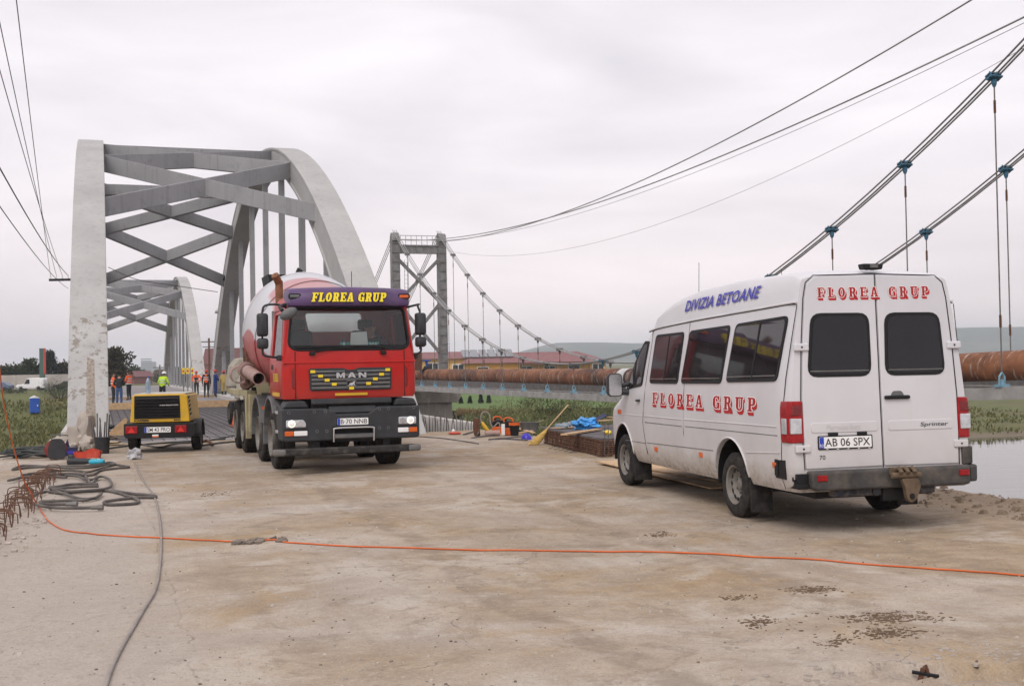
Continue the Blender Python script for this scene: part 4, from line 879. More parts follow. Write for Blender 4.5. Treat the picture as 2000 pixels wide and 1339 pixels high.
# cab interior, seats, wheel, driver's clutter
m = MB(); m.prism([(.10, 1.35), (.55, 1.35), (.60, 1.80), (.42, 1.93), (.10, 1.93)], 'x', -.95, .95); m.build('dashboard', M['interior'], tk, bevel=.03)
for x in (-.60, .52):
    m = MB(); m.box(x-.26, x+.26, .78, 1.28, 1.42, 1.62); m.prism([(1.18, 1.6), (1.32, 1.6), (1.40, 2.24), (1.30, 2.26)], 'x', x-.23, x+.23); m.prism([(1.30, 2.26), (1.38, 2.26), (1.40, 2.44), (1.32, 2.44)], 'x', x-.12, x+.12); m.build('seat', M['interior'], tk, bevel=.05, seg=3)
m = MB(); MW = Matrix.Translation((.42, .62, 1.95)) @ Matrix.Rotation(R(-38), 4, 'X'); m.tube([(MW @ Vector((.225*math.cos(a), .225*math.sin(a), 0))) for a in [i*2*math.pi/24 for i in range(24)]], .016, 7, closed=True); m.tube([MW @ Vector((-.22, 0, 0)), MW @ Vector((0, -.02, -.02)), MW @ Vector((.22, 0, 0))], .022, 6); m.tube([MW @ Vector((0, 0, 0)), MW @ Vector((0, 0, -.35))], .04, 8); m.build('steering_wheel', M['black'], tk, smooth=60)
# chassis
for s in (-1, 1):
    m = MB(); m.box(s*.42-.05, s*.42+.05, .3, 7.9, .72, 1.0); m.build('chassis_rail', M['black'], tk)
WY = (1.40, 3.10, 5.65, 6.95)
def truck_wheel(x, y, w, s, dual):
    Mx = Matrix.Translation((x, y, .505)) @ Matrix.Rotation(R(90), 4, 'Y')
    rim = MB(); q = s
    rim.lathe([(.001, q*.02), (.05, q*.02), (.16, q*.03), (.20, -q*.05 if not dual else -q*.13), (.26, q*(-.02 if not dual else -.12)), (.285, q*.0), (.30, q*w*.5)], 28, Matrix.Translation((x+s*(w*.5-.12), y, .505)) @ Matrix.Rotation(R(90), 4, 'Y'), cap=False)
    r_ = rim.build('wheel', M['rim'], tk, smooth=50)
    t_ = MB(); h = w/2
    prof = [(.29, -h*.8), (.33, -h*.96), (.43, -h), (.475, -h*.95), (.50, -h*.82)]
    for k in range(5):
        a = -h*.82+k*(h*1.64/5); prof += [(.505, a+.01), (.505, a+h*.27), (.492, a+h*.28), (.492, a+h*.32)]
    prof += [(.50, h*.82), (.475, h*.95), (.43, h), (.33, h*.96), (.29, h*.8)]
    t_.lathe(prof, 40, Mx, cap=False); t_.build('tyre', M['rubber'], r_, smooth=35)
    b = MB()
    for k in range(10):
        a = k*math.pi/5; c = Vector((x+s*(w*.5-.09), y+.20*math.cos(a), .505+.20*math.sin(a))); b.cyl(c, c+Vector((s*.05, 0, 0)), .016, 6)
    tag(b.build('wheel_nuts', M['chrome'], r_), kind='stuff')
    c = MB(); c.lathe([(.12, 0), (.11, s*.09), (.06, s*.12)], 16, Matrix.Translation((x+s*(w*.5-.12), y, .505)) @ Matrix.Rotation(R(90), 4, 'Y')); c.build('hub', M['steel'], r_, smooth=40)
for s in (-1, 1):
    for y in WY[:2]: truck_wheel(s*.88, y, .31, s, False)
    for y in WY[2:]: truck_wheel(s*.905, y, .27, s, True); truck_wheel(s*.59, y, .27, s, False)
    for y, r0, wd in ((WY[0], .64, .42), (WY[1], .62, .38)):
        m = MB(); x0, x1 = (s*1.10, s*(1.10-wd)); a0, a1 = (-12, 150) if y == WY[0] else (-5, 165); rr_ = []
        for a in range(a0, a1+1, 14):
            ca, sa = math.cos(R(a)), math.sin(R(a)); rr_.append([(x0, y+ca*r0, .505+sa*r0), (x0, y+ca*(r0+.05), .505+sa*(r0+.05)), (x1, y+ca*(r0+.05), .505+sa*(r0+.05)), (x1, y+ca*r0, .505+sa*r0)])
        m.loft(rr_); m.build('mudguard', M['plasticgrey'], tk, bevel=.012)
    m = MB()
    for z in (.62, .92): m.box(s*1.09-(.0 if s < 0 else .25), s*1.09+(.25 if s < 0 else 0), .42, .66, z, z+.05)
    m.build('cab_step', M['alu'], tk, bevel=.01)
    m = MB(); m.box(s*1.07-.03, s*1.07+.03, 2.16, 2.20, .95, 1.0); m.build('side_marker', M['orange'], tk)
    m = MB(); m.box(s*.6-.25, s*.6+.3, 3.9, 4.9, .55, .95); m.build('fuel_tank', M['steel'], tk, bevel=.06, seg=3)
    # beige body frame and fender over the rear axles
    m = MB(); m.box(s*1.05-.09, s*1.05+.09, 4.05, 7.5, 1.13, 1.24); m.build('body_rail', M['beige'], tk, bevel=.01)
    m = MB(); m.prism([(4.05, 1.13), (4.32, 1.13), (4.20, .35), (4.12, .35)], 'x', s*1.10-.05, s*1.10+.05); m.build('fender_post', M['beige'], tk, bevel=.01)
    m = MB(); m.box(s*1.02-.10, s*1.02+.10, 3.75, 4.0, .50, 1.18); m.build('side_bracket', M['beige'], tk)
m = MB(); m.box(-.5, .5, 2.0, 7.6, 1.0, 1.14); m.build('subframe', M['black'], tk)
for y in WY:
    m = MB(); m.cyl((-.8, y, .505), (.8, y, .505), .09, 10); m.ell((0, y, .505), (.25, .22, .2), 10, 8); m.build('axle', M['black'], tk)
for x, y in ((-.45, 2.25), (.45, 2.25)):
    m = MB(); m.box(x-.07, x+.07, y, y+.14, 1.1, 1.75); m.build('drum_stand', M['beige'], tk)
m = MB(); m.prism([(-.75, 1.1), (.75, 1.1), (.5, 2.2), (-.5, 2.2)], 'y', 7.0, 7.2); m.build('drum_rear_stand', M['beige'], tk)
# drum
d0 = Vector((0, 1.95, 1.95)); d1 = Vector((0, 7.5, 2.78)); ax = (d1-d0).normalized(); L_ = (d1-d0).length
DM = Matrix.Translation(d0) @ Vector((0, 0, 1)).rotation_difference(ax).to_matrix().to_4x4()
m = MB(); m.lathe([(.20, -.05), (.42, .0), (.78, .25), (.98, .62), (1.10, 1.15), (1.15, 1.75), (1.15, 2.45), (1.08, 3.1), (.94, 3.9), (.80, 4.6), (.66, 5.3), (.60, L_)], 48)
dr = m.build('mixer_drum', M['drum'], tk, smooth=60); dr.matrix_local = DM
for z, r in ((1.15, 1.104), (2.45, 1.154), (4.75, .79)):
    b = MB(); b.lathe([(r, z-.04), (r+.012, z-.03), (r+.012, z+.03), (r, z+.04)], 48, cap=False); b.build('drum_ring', M['drum'], dr, smooth=60)
b = MB()
for k in range(9):
    a = R(70+k*9); z = 1.5+.12*math.sin(k*1.3); b.lathe([(.016, 0), (.016, .012)], 8, Matrix.Rotation(a, 4, 'Z') @ Matrix.Translation((1.148, 0, z)) @ Matrix.Rotation(R(90), 4, 'Y'))
tag(b.build('drum_bolts', M['black'], dr), kind='stuff')
# hopper, chute and spare chute pipes
m = MB(); m.loft([[(x*k, y, z) for x, y in ((-.30, 7.25), (.70, 7.25), (.70, 8.3), (-.30, 8.3))] for z, k in ((3.0, .5), (3.4, .85), (3.66, 1.0))]); m.build('feed_hopper', M['black'], tk)
m = MB(); m.prism([(-.7, 2.0), (.7, 2.0), (.45, 2.9), (-.45, 2.9)], 'y', 7.5, 8.0); m.build('discharge_funnel', M['rust'], tk)
m = MB(); p0 = Vector((-1.12, 4.0, 1.36)); p1 = Vector((-1.10, 2.25, 1.52)); 
def halfpipe(m, p0, p1, r, n=16, th=.015):
    d = (p1-p0).normalized(); s = d.cross(Vector((0, 0, 1))).normalized(); u = s.cross(d); rings = []
    for p in (p0, p1): rings.append([p+(s*math.cos(a)+u*math.sin(a))*r for a in [i*2*math.pi/n for i in range(n)]]+[])
    for p in (p1, p0): rings.append([p+(s*math.cos(a)+u*math.sin(a))*(r-th) for a in [i*2*math.pi/n for i in range(n)]])
    m.loft(rings+[rings[0]], cap=False)
m = MB(); halfpipe(m, Vector((-1.16, 4.3, 1.66)), Vector((-1.12, 2.35, 1.47)), .112); m.build('chute_pipe', M['salmon'], tk, smooth=50)
for q in (.12, .22): m = MB(); halfpipe(m, Vector((-1.16, 4.25-q*2, 1.655-q*.2)), Vector((-1.16, 4.25-q*2-.09, 1.648-q*.2)), .15); m.build('chute_ring', M['salmon'], tk, smooth=50)
m = MB(); halfpipe(m, Vector((-1.18, 5.1, 1.55)), Vector((-1.18, 4.75, 1.53)), .17); m.build('chute_ring', M['salmon'], tk, smooth=50)
m = MB(); m.prism([(3.75, 1.95), (5.9, 1.60), (5.9, 1.30), (5.2, 1.22), (3.4, 1.40)], 'x', -1.06, -1.0); m.build('chute_guard', M['rust'], tk)
m = MB()
for k in range(4): m.tube([(-1.1, 4.0+k*.18, 1.35), (-1.1, 4.35+k*.18, 2.05)], .016, 6)
m.build('ladder_rail', M['rust'], tk)
m = MB()
for k in range(16):
    a = random.uniform(0, 6.28); m.tube([(-1.0+.05*random.random(), 4.0+.5*random.random(), 1.18+.12*random.random()) for _ in range(3)], .012, 5)
tag(m.build('hose_bundle', M['black'], tk), kind='stuff')
# exhaust
m = MB(); m.tube(smooth_path([(-.84, 1.75, 1.2), (-.84, 1.75, 2.95), (-.85, 1.74, 3.08), (-.92, 1.66, 3.20)], 4), .065, 12); m.build('exhaust_pipe', M['exhaust'], tk, smooth=60)
m = MB(); m.cyl((-.84, 1.75, 1.2), (-.84, 1.75, 2.6), .13, 14); m.build('silencer', M['steel'], tk, smooth=50)
# antenna
m = MB(); m.tube([(.2, .8, 2.8), (.2, .8, 3.2)], .006, 5); m.build('antenna', M['black'], tk)
# things on the dashboard
tw2 = Matrix.Translation(LU(3.66, 18.2, 0)) @ Matrix.Rotation(AX, 4, 'Z')
o = MB(); o.prism([(.03, 1.955), (.32, 1.955), (.30, 2.20), (.045, 2.185)], 'y', .16, .163); ob = o.build('paper_sheet', M['white']); ob.matrix_world = tw2; tag(ob, 'white sheet of paper propped behind the truck windscreen', 'paper')
o = MB(); o.prism([(-.12, 1.94), (.50, 1.94), (.50, 2.035), (-.12, 2.035)], 'y', .19, .2); ob = o.build('route_card', M['turquoise']); ob.matrix_world = tw2; tag(ob, 'turquoise card lying behind the truck windscreen', 'card')
words('308', (.34, .47, 1.955, 2.02), lambda x, z, d: (x, .19-d, z), 'card_digits', M['letterwhite'], ob, offset=.02, d=.003)
o = thing('drink_bottle', 'dark bottle standing on the truck dashboard', 'bottle', LU(3.66-.06, 18.2+.22, 1.93), AX)
m = MB(); m.lathe([(.032, 0), (.034, .02), (.034, .12), (.014, .17), (.014, .20)], 12); m.build('bottle_body', M['navy'], o, smooth=40)
m = MB(); m.lathe([(.035, .05), (.035, .10)], 12, cap=False); m.build('bottle_label', M['white'], o)
# ================================================================== WHITE VAN
VP = Matrix.Translation((3.187, 12.53, 0)) @ Matrix.Rotation(.231, 4, 'Z')
vn = thing('white_van', 'white high-roof minibus with red lettering seen from behind on the right', 'van', (3.187, 12.53, 0), .231)
WZ = ([.30, .37, .48, .70, .95, 1.15, 1.35, 2.06, 2.16, 2.34, 2.44, 2.52], [.86, .90, .945, .962, .966, .962, .950, .862, .845, .815, .77, .70])
def Wd(z): return float(np.interp(z, *WZ))
def Pl(y): return float(np.interp(y, [-1.37, -1.33, -1.26, -1.1, 2.6, 3.3, 3.8, 4.1, 4.3, 4.45, 4.55], [.955, .975, .99, 1, 1, .985, .955, .92, .86, .77, .62]))
def Zt(y): return float(np.interp(y, [-1.37, -1.30, -1.2, -1.0, 0, 1.1, 1.7, 2.1, 2.4, 2.62, 2.78, 3.1, 3.45, 3.72, 4.0, 4.3, 4.47, 4.56], [2.425, 2.455, 2.475, 2.49, 2.505, 2.48, 2.42, 2.33, 2.22, 2.10, 1.99, 1.72, 1.43, 1.22, 1.15, 1.04, .90, .72]))
def Zb(y): return float(np.interp(y, [-1.4, 3.9, 4.2, 4.56], [.385, .37, .30, .34]))
def rear_lean(z): return .045*(z-.6)
def hull_pt(y, sg):
    zb, zt = Zb(y), Zt(y)
    if sg <= 1:
        z = zb+(zt-.06-zb)*sg; x = Wd(z)*Pl(y)
        if sg > .9 and zt < 2.2: x *= 1-.06*(sg-.9)/.1
    else:
        k = sg-1; z = zt-.06+(.06)*math.sin(k*math.pi/2); x = Wd(zt-.06)*Pl(y)*(1-.06 if zt < 2.2 else 1)*(math.cos(k*math.pi/2)**.55)
    lean = rear_lean(z)*max(0, min(1, (-1.0-y)/.3))
    return x, y+lean, z
SG = [0, .05, .12, .25, .4, .55, .7, .80, .86, .92, .97, 1.0, 1.15, 1.35, 1.6, 1.85, 2.0]
ST = [-1.37, -1.345, -1.30, -1.2, -1.05, -.6, 0, .6, 1.1, 1.6, 1.9, 2.15, 2.4, 2.62, 2.78, 3.0, 3.25, 3.5, 3.72, 3.9, 4.1, 4.3, 4.43, 4.52, 4.56]
hull = MB(); rings = []
for y in ST:
    rt = [hull_pt(y, s) for s in SG]; rings.append([(x, yy, z) for x, yy, z in rt]+[(-x, yy, z) for x, yy, z in rt[::-1][1:]])
hull.loft(rings)
WBASE = 3.55; cuts = []
for yc in (0, WBASE):
    for s in (-1, 1):
        c = MB(); c.tube([(s*1.2, yc, .40), (s*.62, yc, .40)], .415, 28); cuts.append(c)
body = carve(hull, cuts); link('body_shell', body, M['van'], vn, smooth=40)
for yc in (0, WBASE):
    for s in (-1, 1):
        m = MB(); ring = []
        for x in (s*.925, s*.60): ring.append([(x, yc+.41*math.cos(a), .40+.41*math.sin(a)) for a in [R(k) for k in range(-12, 193, 12)]])
        m.loft(ring, cap=False, closed=False); m.build('wheel_liner', M['black'], vn, recalc=False)
def SV(y, z, d): return (-(Wd(z)*Pl(y)+d), y, z)                    # left side surface
def SVR(y, z, d): return ((Wd(z)*Pl(y)+d), y, z)
def RV(x, z, d): return (x, -1.372+rear_lean(z)-d, z)               # rear surface
# roof cap edge
for f in (SV, SVR):
    m = MB(); m.tube([f(y, z, .002) for y, z in smooth_path([Vector(p) for p in ((-1.30, 2.165), (-.6, 2.145), (.4, 2.12), (1.4, 2.09), (2.3, 2.05), (2.62, 2.02))], 4)], .012, 6); m.build('roof_gutter', M['vanroof'], vn, smooth=60)
    m = MB(); m.tube([f(y, z, .0) for y, z in smooth_path([Vector(p) for p in ((-1.30, 2.150), (-.6, 2.130), (.4, 2.105), (1.4, 2.075), (2.3, 2.035), (2.62, 2.005))], 4)], .005, 5); m.build('gutter_gap', M['black'], vn)
    # panel gaps
    for pts in ([(2.50, 2.02), (2.48, 1.90), (2.66, .95), (2.68, .88), (2.55, .37)], [(1.27, 2.07), (1.30, .39)], [(-1.32, 2.14), (-1.19, .75), (-1.17, .40)]):
        m = MB(); m.tube([f(y, z, -.001) for y, z in [(a[0]+(b[0]-a[0])*t, a[1]+(b[1]-a[1])*t) for a, b in zip(pts, pts[1:]) for t in (0, .25, .5, .75, 1)]], .0045, 4); m.build('panel_gap', M['black'], vn)
    for pts, r in (([(3.7, .94), (2.7, .95)], .006), ([(2.62, .955), (1.32, .96)], .007), ([(1.26, .965), (-1.10, .99)], .007), ([(1.24, .885), (-1.12, .905)], .005), ([(2.6, .875), (1.33, .88)], .005), ([(3.45, .60), (2.62, .61)], .005), ([(2.55, .62), (.45, .66)], .005), ([(-.40, .70), (-1.16, .745)], .006)):
        m = MB(); m.tube([f(y, z, -.001) for y, z in [(pts[0][0]+(pts[1][0]-pts[0][0])*t, pts[0][1]+(pts[1][1]-pts[0][1])*t) for t in (0, .25, .5, .75, 1)]], r, 5); m.build('crease_line', M['plasticgrey'] if r < .0055 else M['van'], vn)
    # wheel arch lips
    for yc, a0, a1 in ((0, 5, 178), (WBASE, 2, 178)):
        m = MB(); m.tube([f(yc+.425*math.cos(R(a)), .40+.425*math.sin(R(a)), .002) for a in range(a0, a1+1, 8)], .012, 6); m.build('arch_lip', M['van'], vn, smooth=60)
# side windows
def pane(fn, pts, r, name='window', glass_m='sideglass', rail=None):
    m = MB(); m.mapped(rpoly(pts, r, 4), fn, -.01, .010); fr_ = m.build(name, M['black'], vn, bevel=.004)
    c = sum((Vector(p) for p in pts), Vector((0, 0)))/len(pts); ins = []
    for p in pts:
        q = Vector(p); ins.append((q.x+(.032 if q.x < c.x else -.032), q.y+(.032 if q.y < c.y else -.032)))
    m = MB(); m.mapped(rpoly(ins, r*.8, 4), fn, .010, .0125); m.build('pane', M[glass_m], fr_)
    if rail is not None:
        (ya, za), (yb, zb) = rail; m = MB(); m.mapped([(ya-.014, za), (ya+.014, za), (yb+.014, zb), (yb-.014, zb)], fn, .0125, .0165); m.build('sash_rail', M['black'], fr_)
    m = MB(); a, b = ins[0], ins[1]; m.mapped([(a[0], a[1]+.02), (b[0], b[1]+.02), (b[0], b[1]+.03), (a[0], a[1]+.03)], fn, .0126, .0140); m.build('glass_channel', M['steel'], fr_)
    return fr_
for f in (SV, SVR):
    pane(f, [(2.44, 1.365), (1.48, 1.37), (1.41, 1.975), (2.35, 1.965)], .07, rail=((1.92, 1.40), (1.86, 1.94)))
    pane(f, [(1.38, 1.375), (.22, 1.385), (.10, 2.005), (1.24, 1.98)], .07)
    pane(f, [(.10, 1.40), (-1.10, 1.42), (-1.21, 2.045), (-.03, 2.01)], .08, rail=((-.54, 1.43), (-.64, 2.0)))
    # cab door window, quarter light and windscreen side
    m = MB(); m.mapped(rpoly([(3.36, 1.27), (2.72, 1.33), (2.57, 1.89), (2.76, 1.90), (3.05, 1.66)], .05), f, -.012, .006); fr_ = m.build('door_window', M['black'], vn)
    m = MB(); m.mapped(rpoly([(3.02, 1.335), (2.75, 1.365), (2.63, 1.85), (2.74, 1.86), (2.98, 1.665)], .03), f, .006, .009); m.build('pane', M['sideglass'], fr_)
    m = MB(); m.mapped(rpoly([(3.30, 1.295), (3.07, 1.32), (3.04, 1.60), (3.12, 1.54)], .02), f, .006, .009); m.build('quarter_light', M['sideglass'], fr_)
    m = MB(); m.mapped([(2.78, 1.13), (2.90, 1.125), (2.90, 1.155), (2.78, 1.16)], f, -.002, .03); m.build('door_handle', M['plasticdark'], vn, bevel=.01)
    for y, z in ((2.24, .56), (.80, .59), (-1.05, .62)):
        m = MB(); m.mapped([(y-.045, z-.028), (y+.045, z-.028), (y+.045, z+.028), (y-.045, z+.028)], f, -.002, .012); m.build('side_marker', M['orange'], vn, bevel=.005)
    m = MB(); m.mapped([(3.78, .94), (3.62, .94), (3.62, 1.0), (3.76, 1.0)], f, -.002, .012); m.build('turn_signal', M['orange'], vn, bevel=.004)
    m = MB(); m.mapped([(.45, .345), (3.1, .345), (3.1, .40), (.45, .41)], f, -.06, .004); m.build('sill', M['van'], vn, bevel=.01)
# windscreen
m = MB()
def WS(x, t, d):
    y = 2.82+(3.66-2.82)*t; z = Zt(y); return (x, y+d*.75, z+d*.7-.002)
m.add([WS(x, t, .008) for t in (0, .35, .7, 1) for x in (-.74+.0*t, 0, .74)], [(j*3+i, j*3+i+1, j*3+i+4, j*3+i+3) for j in range(3) for i in range(2)]); m.build('windscreen', M['darkglass'], vn, recalc=False)
# rear doors
for s in (-1, 1):
    e = .0 ; g = .010
    pts = [(s*g, .605), (s*.800, .600), (s*.812, .9), (s*.812, 1.25), (s*.785, 1.75), (s*.745, 2.20), (s*.715, 2.34), (s*.64, 2.405), (s*g, 2.42)]
    m = MB(); m.mapped(pts, RV, -.02, .014); dr_ = m.build('rear_door', M['van'], vn, bevel=.008)
    if s < 0: x0, x1 = -.755, -.085
    else: x0, x1 = .055, .705
    fr_ = pane(RV, [(x0-(0 if s < 0 else 0), 1.455), (x1, 1.455), (x1-(0 if s < 0 else .04)+.0, 2.06), (x0+(.06 if s < 0 else .02), 2.06)], .11, 'rear_window', 'darkglass')
    fr_.location = (0, -.010, 0)
    for z in (1.74, .79):
        m = MB(); xh = .805 if z > 1 else .83
        m.mapped([(s*(xh-.075), z-.036), (s*(xh+.075), z-.036), (s*(xh+.075), z+.036), (s*(xh-.075), z+.036)], RV, .0, .034); hg = m.build('hinge', M['van'], vn, bevel=.012)
        m = MB(); c = RV(s*(xh), z, .034); m.lathe([(.010, 0), (.010, .003)], 8, Matrix.Translation(c) @ Matrix.Rotation(R(90), 4, 'X')); m.build('hinge_pin', M['black'], hg)
    xa, xb = (-.74, -.05) if s < 0 else (.06, .755)
    m = MB(); m.mapped(rpoly([(xa, .935), (xb, .935), (xb, 1.03), (xa, 1.03)], .03), RV, .010, .020); m.build('door_moulding', M['van'], dr_, bevel=.006)
# door surround gap, black rubber
for pts in ([(-.812, .59), (-.822, .9), (-.824, 1.25), (-.797, 1.75), (-.757, 2.20), (-.725, 2.35), (-.645, 2.418), (0, 2.433), (.645, 2.418), (.725, 2.35), (.757, 2.20), (.797, 1.75), (.824, 1.25), (.822, .9), (.812, .59)], [(0, .59), (0, 2.43)]):
    m = MB(); m.tube([RV(x, z, .002) for x, z in pts], .0048, 5); m.build('door_gap', M['black'], vn)
m = MB(); m.mapped([(.03, 1.232), (.30, 1.232), (.30, 1.268), (.03, 1.268)], RV, .015, .045); m.build('door_handle', M['black'], vn, bevel=.014)
m = MB(); m.mapped(rpoly([(.10, 1.262), (.25, 1.262), (.22, 1.31), (.13, 1.31)], .02), RV, .012, .018); m.build('handle_scuff', M['plasticgrey'], vn)
for x in (-.52, -.22):
    m = MB(); m.mapped([(x-.05, .905), (x+.05, .905), (x+.05, .935), (x-.05, .935)], RV, .014, .034); m.build('plate_lamp', M['black'], vn, bevel=.006)
plate(vn, -.665, -.125, .79, .895, lambda x, z, d: RV(x, z, .014+d), 'AB 06 SPX', 'RO')
words('· · · · ·', (-.60, -.14, .778, .784), lambda x, z, d: RV(x, z, .024+d), 'frame_print', M['letterwhite'], vn)
DB = lambda x, z, d: RV(x, z, .020+d)
words('70', (-.665, -.605, .685, .725), lambda x, z, d: RV(x, z, .014+d), 'door_number', M['ink'], vn, offset=.01)
words('Sprinter', (.40, .70, .955, 1.005), DB, 'badge_letters', M['plasticdark'], vn, offset=.015, shear=.15)
fade = pm('faded badge print', (.50, .49, .48), .6, 0, .1, 9)
words('Mercedes-Benz', (-.58, -.23, .955, 1.01), DB, 'faded_badge', fade, vn)
def western(box, fn, nm):
    hh = box[3]-box[2]; sg = 1 if box[1] > box[0] else -1; g = dict(gap=.34, wordgap=.70)
    slab('FLOREA GRUP', box, fn, nm+'_shade', M['shadowred'], vn, grow=.02, d=.0008, shifts=[(sg*.17*hh*(7-k)/7, -.27*hh*(7-k)/7, .0004*k) for k in range(7)], **g)
    slab('FLOREA GRUP', box, fn, nm+'_edge', M['letterwhite'], vn, grow=.05, d=.0042, **g)
    slab('FLOREA GRUP', box, fn, nm, M['lettered'], vn, grow=-.004, d=.0050, **g)
western((2.31, -.66, 1.115, 1.255), SV, 'side_lettering')
western((-.615, .56, 2.205, 2.30), lambda x, z, d: RV(x, z+.012*(x+.6)/1.2, .0145+d), 'rear_lettering')
words('DIVIZIA BETOANE', (1.47, -.53, 2.205, 2.335), lambda y, z, d: SV(y, z+.045*(1.47-y)/2.0, d), 'roof_lettering', M['letterblue'], vn, offset=.026, shear=.25, d=.012, space=1.06)
# tail lamps
for s in (-1, 1):
    m = MB(); rr_ = []
    pr_ = [(.815, -1.392), (.93, -1.385), (.965, -1.345), (.972, -1.22), (.90, -1.2), (.815, -1.30)]
    for z, k in ((.845, .985), (.87, 1), (1.12, .998), (1.18, .985), (1.235, .93)):
        rr_.append([(s*(.815+(x-.815)*(1 if k > .99 else (k-.2)/.8)), y+rear_lean(z), z) for x, y in pr_])
    m.loft(rr_); tl = m.build('tail_lamp', M['redlens'], vn, bevel=.012)
    m = MB(); m.prism([(s*.835, .93), (s*.945, .93), (s*.945, 1.075), (s*.835, 1.075)], 'y', -1.392+.012, -1.33); m.build('reverse_lens', M['lampglass'], tl, bevel=.008)
    m = MB(); m.prism([(s*.835, 1.10), (s*.94, 1.10), (s*.92, 1.19), (s*.835, 1.205)], 'y', -1.392+.022, -1.33); m.build('amber_lens', M['darkredlens'], tl, bevel=.008)
    m = MB(); m.box(s*.972-.004, s*.972+.004, -1.33, -1.24, .93, 1.075); m.build('side_lens', M['lampglass'], tl)
# bumper
m = MB(); m.prism([(-.80, .43), (-.74, .405), (.84, .405), (.855, .43), (.855, .585), (-.80, .585)], 'y', -1.50, -1.36); m.build('bumper', M['bumper'], vn, bevel=.025, seg=3)
m = MB(); m.loft([[(x, y, z) for x, y in ((.857, -1.497), (.93, -1.475), (.985, -1.40), (.99, -1.0), (.95, -1.0), (.95, -1.36), (.857, -1.40))] for z in (.43, .585)]); m.build('bumper_corner', M['bumper'], vn, bevel=.02, seg=3)
m = MB(); m.loft([[(x, y, z) for x, y in ((.84, -1.40), (.95, -1.385), (.985, -1.33), (.985, -1.20), (.84, -1.2))] for z in (.588, .76)]); m.build('bumper_upstand', M['bumper'], vn, bevel=.015)
m = MB(); m.box(-.91, -.80, -1.42, -1.22, .42, .56); m.box(-.955, -.93, -1.25, -1.05, .50, .68); 
for k in range(4): m.box(-.93, -.80, -1.44+.03*k, -1.43+.03*k, .43+.02*k, .47+.02*k)
m.build('broken_bumper_mount', M['black'], vn, bevel=.01)
m = MB(); m.box(-.968, -.950, -1.12, -1.05, .52, .68); m.build('exposed_slot', M['black'], vn, bevel=.015)
for x0, x1 in ((-.755, -.65), (.72, .83)):
    m = MB(); m.box(x0, x1, -1.510, -1.49, .495, .55); m.build('bumper_reflector', M['redlens'], vn, bevel=.006)
# tow bar and jaw
m = MB(); m.box(-.56, .51, -1.43, -1.33, .335, .415); m.build('tow_bar', pm('old navy steel', (.028, .030, .042), .7, .3, .4, 9, .2, .4), vn, bevel=.015)
jw = pm('muddy iron', (.125, .088, .056), .9, .1, .35, 12, .4)
m = MB(); m.box(-.06, .26, -1.46, -1.40, .28, .50); m.box(.19, .31, -1.44, -1.38, .30, .44); hb = m.build('hitch_plate', M['black'], vn, bevel=.012)
m = MB(); m.box(-.02, .22, -1.53, -1.49, .53, .60); m.cyl((-.04, -1.58, .53), (.26, -1.58, .53), .028, 10)
for x in (.04, .11, .18): m.tube([(x, -1.58, .53+.0), (x, -1.62, .565), (x, -1.57, .595), (x, -1.53, .57)], .022, 8)
m.prism(rpoly([(.05, .50), (.23, .50), (.255, .42), (.20, .29), (.145, .27), (.11, .30), (.09, .42)], .03), 'y', -1.60, -1.54); m.build('tow_jaw', jw, vn, bevel=.008)
m = MB(); m.lathe([(.025, 0), (.025, .01)], 10, Matrix.Translation((.155, -1.60, .335)) @ Matrix.Rotation(R(90), 4, 'X')); m.build('jaw_eye', M['black'], vn)
m = MB(); m.cyl((-.12, -1.45, .375), (-.12, -1.38, .375), .04, 12); m.build('tow_socket', M['plasticdark'], vn, smooth=40)
# roof lamp, aerials, mirrors
m = MB(); m.prism([(-.105, 2.475), (.085, 2.475), (.10, 2.53), (-.12, 2.53)], 'y', -1.30, -1.19); rl = m.build('roof_lamp', M['black'], vn, bevel=.012)
m = MB(); m.box(-.05, .03, -1.315, -1.30, 2.49, 2.52); m.build('lamp_lens', M['plasticgrey'], rl)
for x, y, h in ((-.55, 1.75, .42), (.45, 1.6, .30)):
    m = MB(); z = Zt(y)-.02; m.tube([(x, y, z), (x+.01, y, z+h)], .0035, 5); m.cyl((x, y, z-.01), (x, y, z+.03), .016, 8); m.build('aerial', M['black'], vn)
for s in (-1, 1):
    m = MB(); m.loft([[(s*p[0], yy, p[1]) for p in rrect(1.03+q, 1.23-q, 1.185+q, 1.49-q, .05)] for yy, q in ((3.40, .05), (3.36, .01), (3.28, 0), (3.25, .004))]); mh = m.build('mirror_housing', M['plasticdark'], vn, smooth=50)
    m = MB(); m.prism([(s*p[0], p[1]) for p in rrect(1.045, 1.215, 1.20, 1.475, .04)], 'y', 3.247, 3.249); m.build('mirror_glass', M['chrome'], mh)
    m = MB(); m.tube([(s*.93, 3.28, 1.24), (s*1.05, 3.30, 1.25)], .045, 8); m.tube([(s*.93, 3.28, 1.35), (s*1.05, 3.30, 1.32)], .03, 8); m.build('mirror_arm', M['plasticdark'], vn)
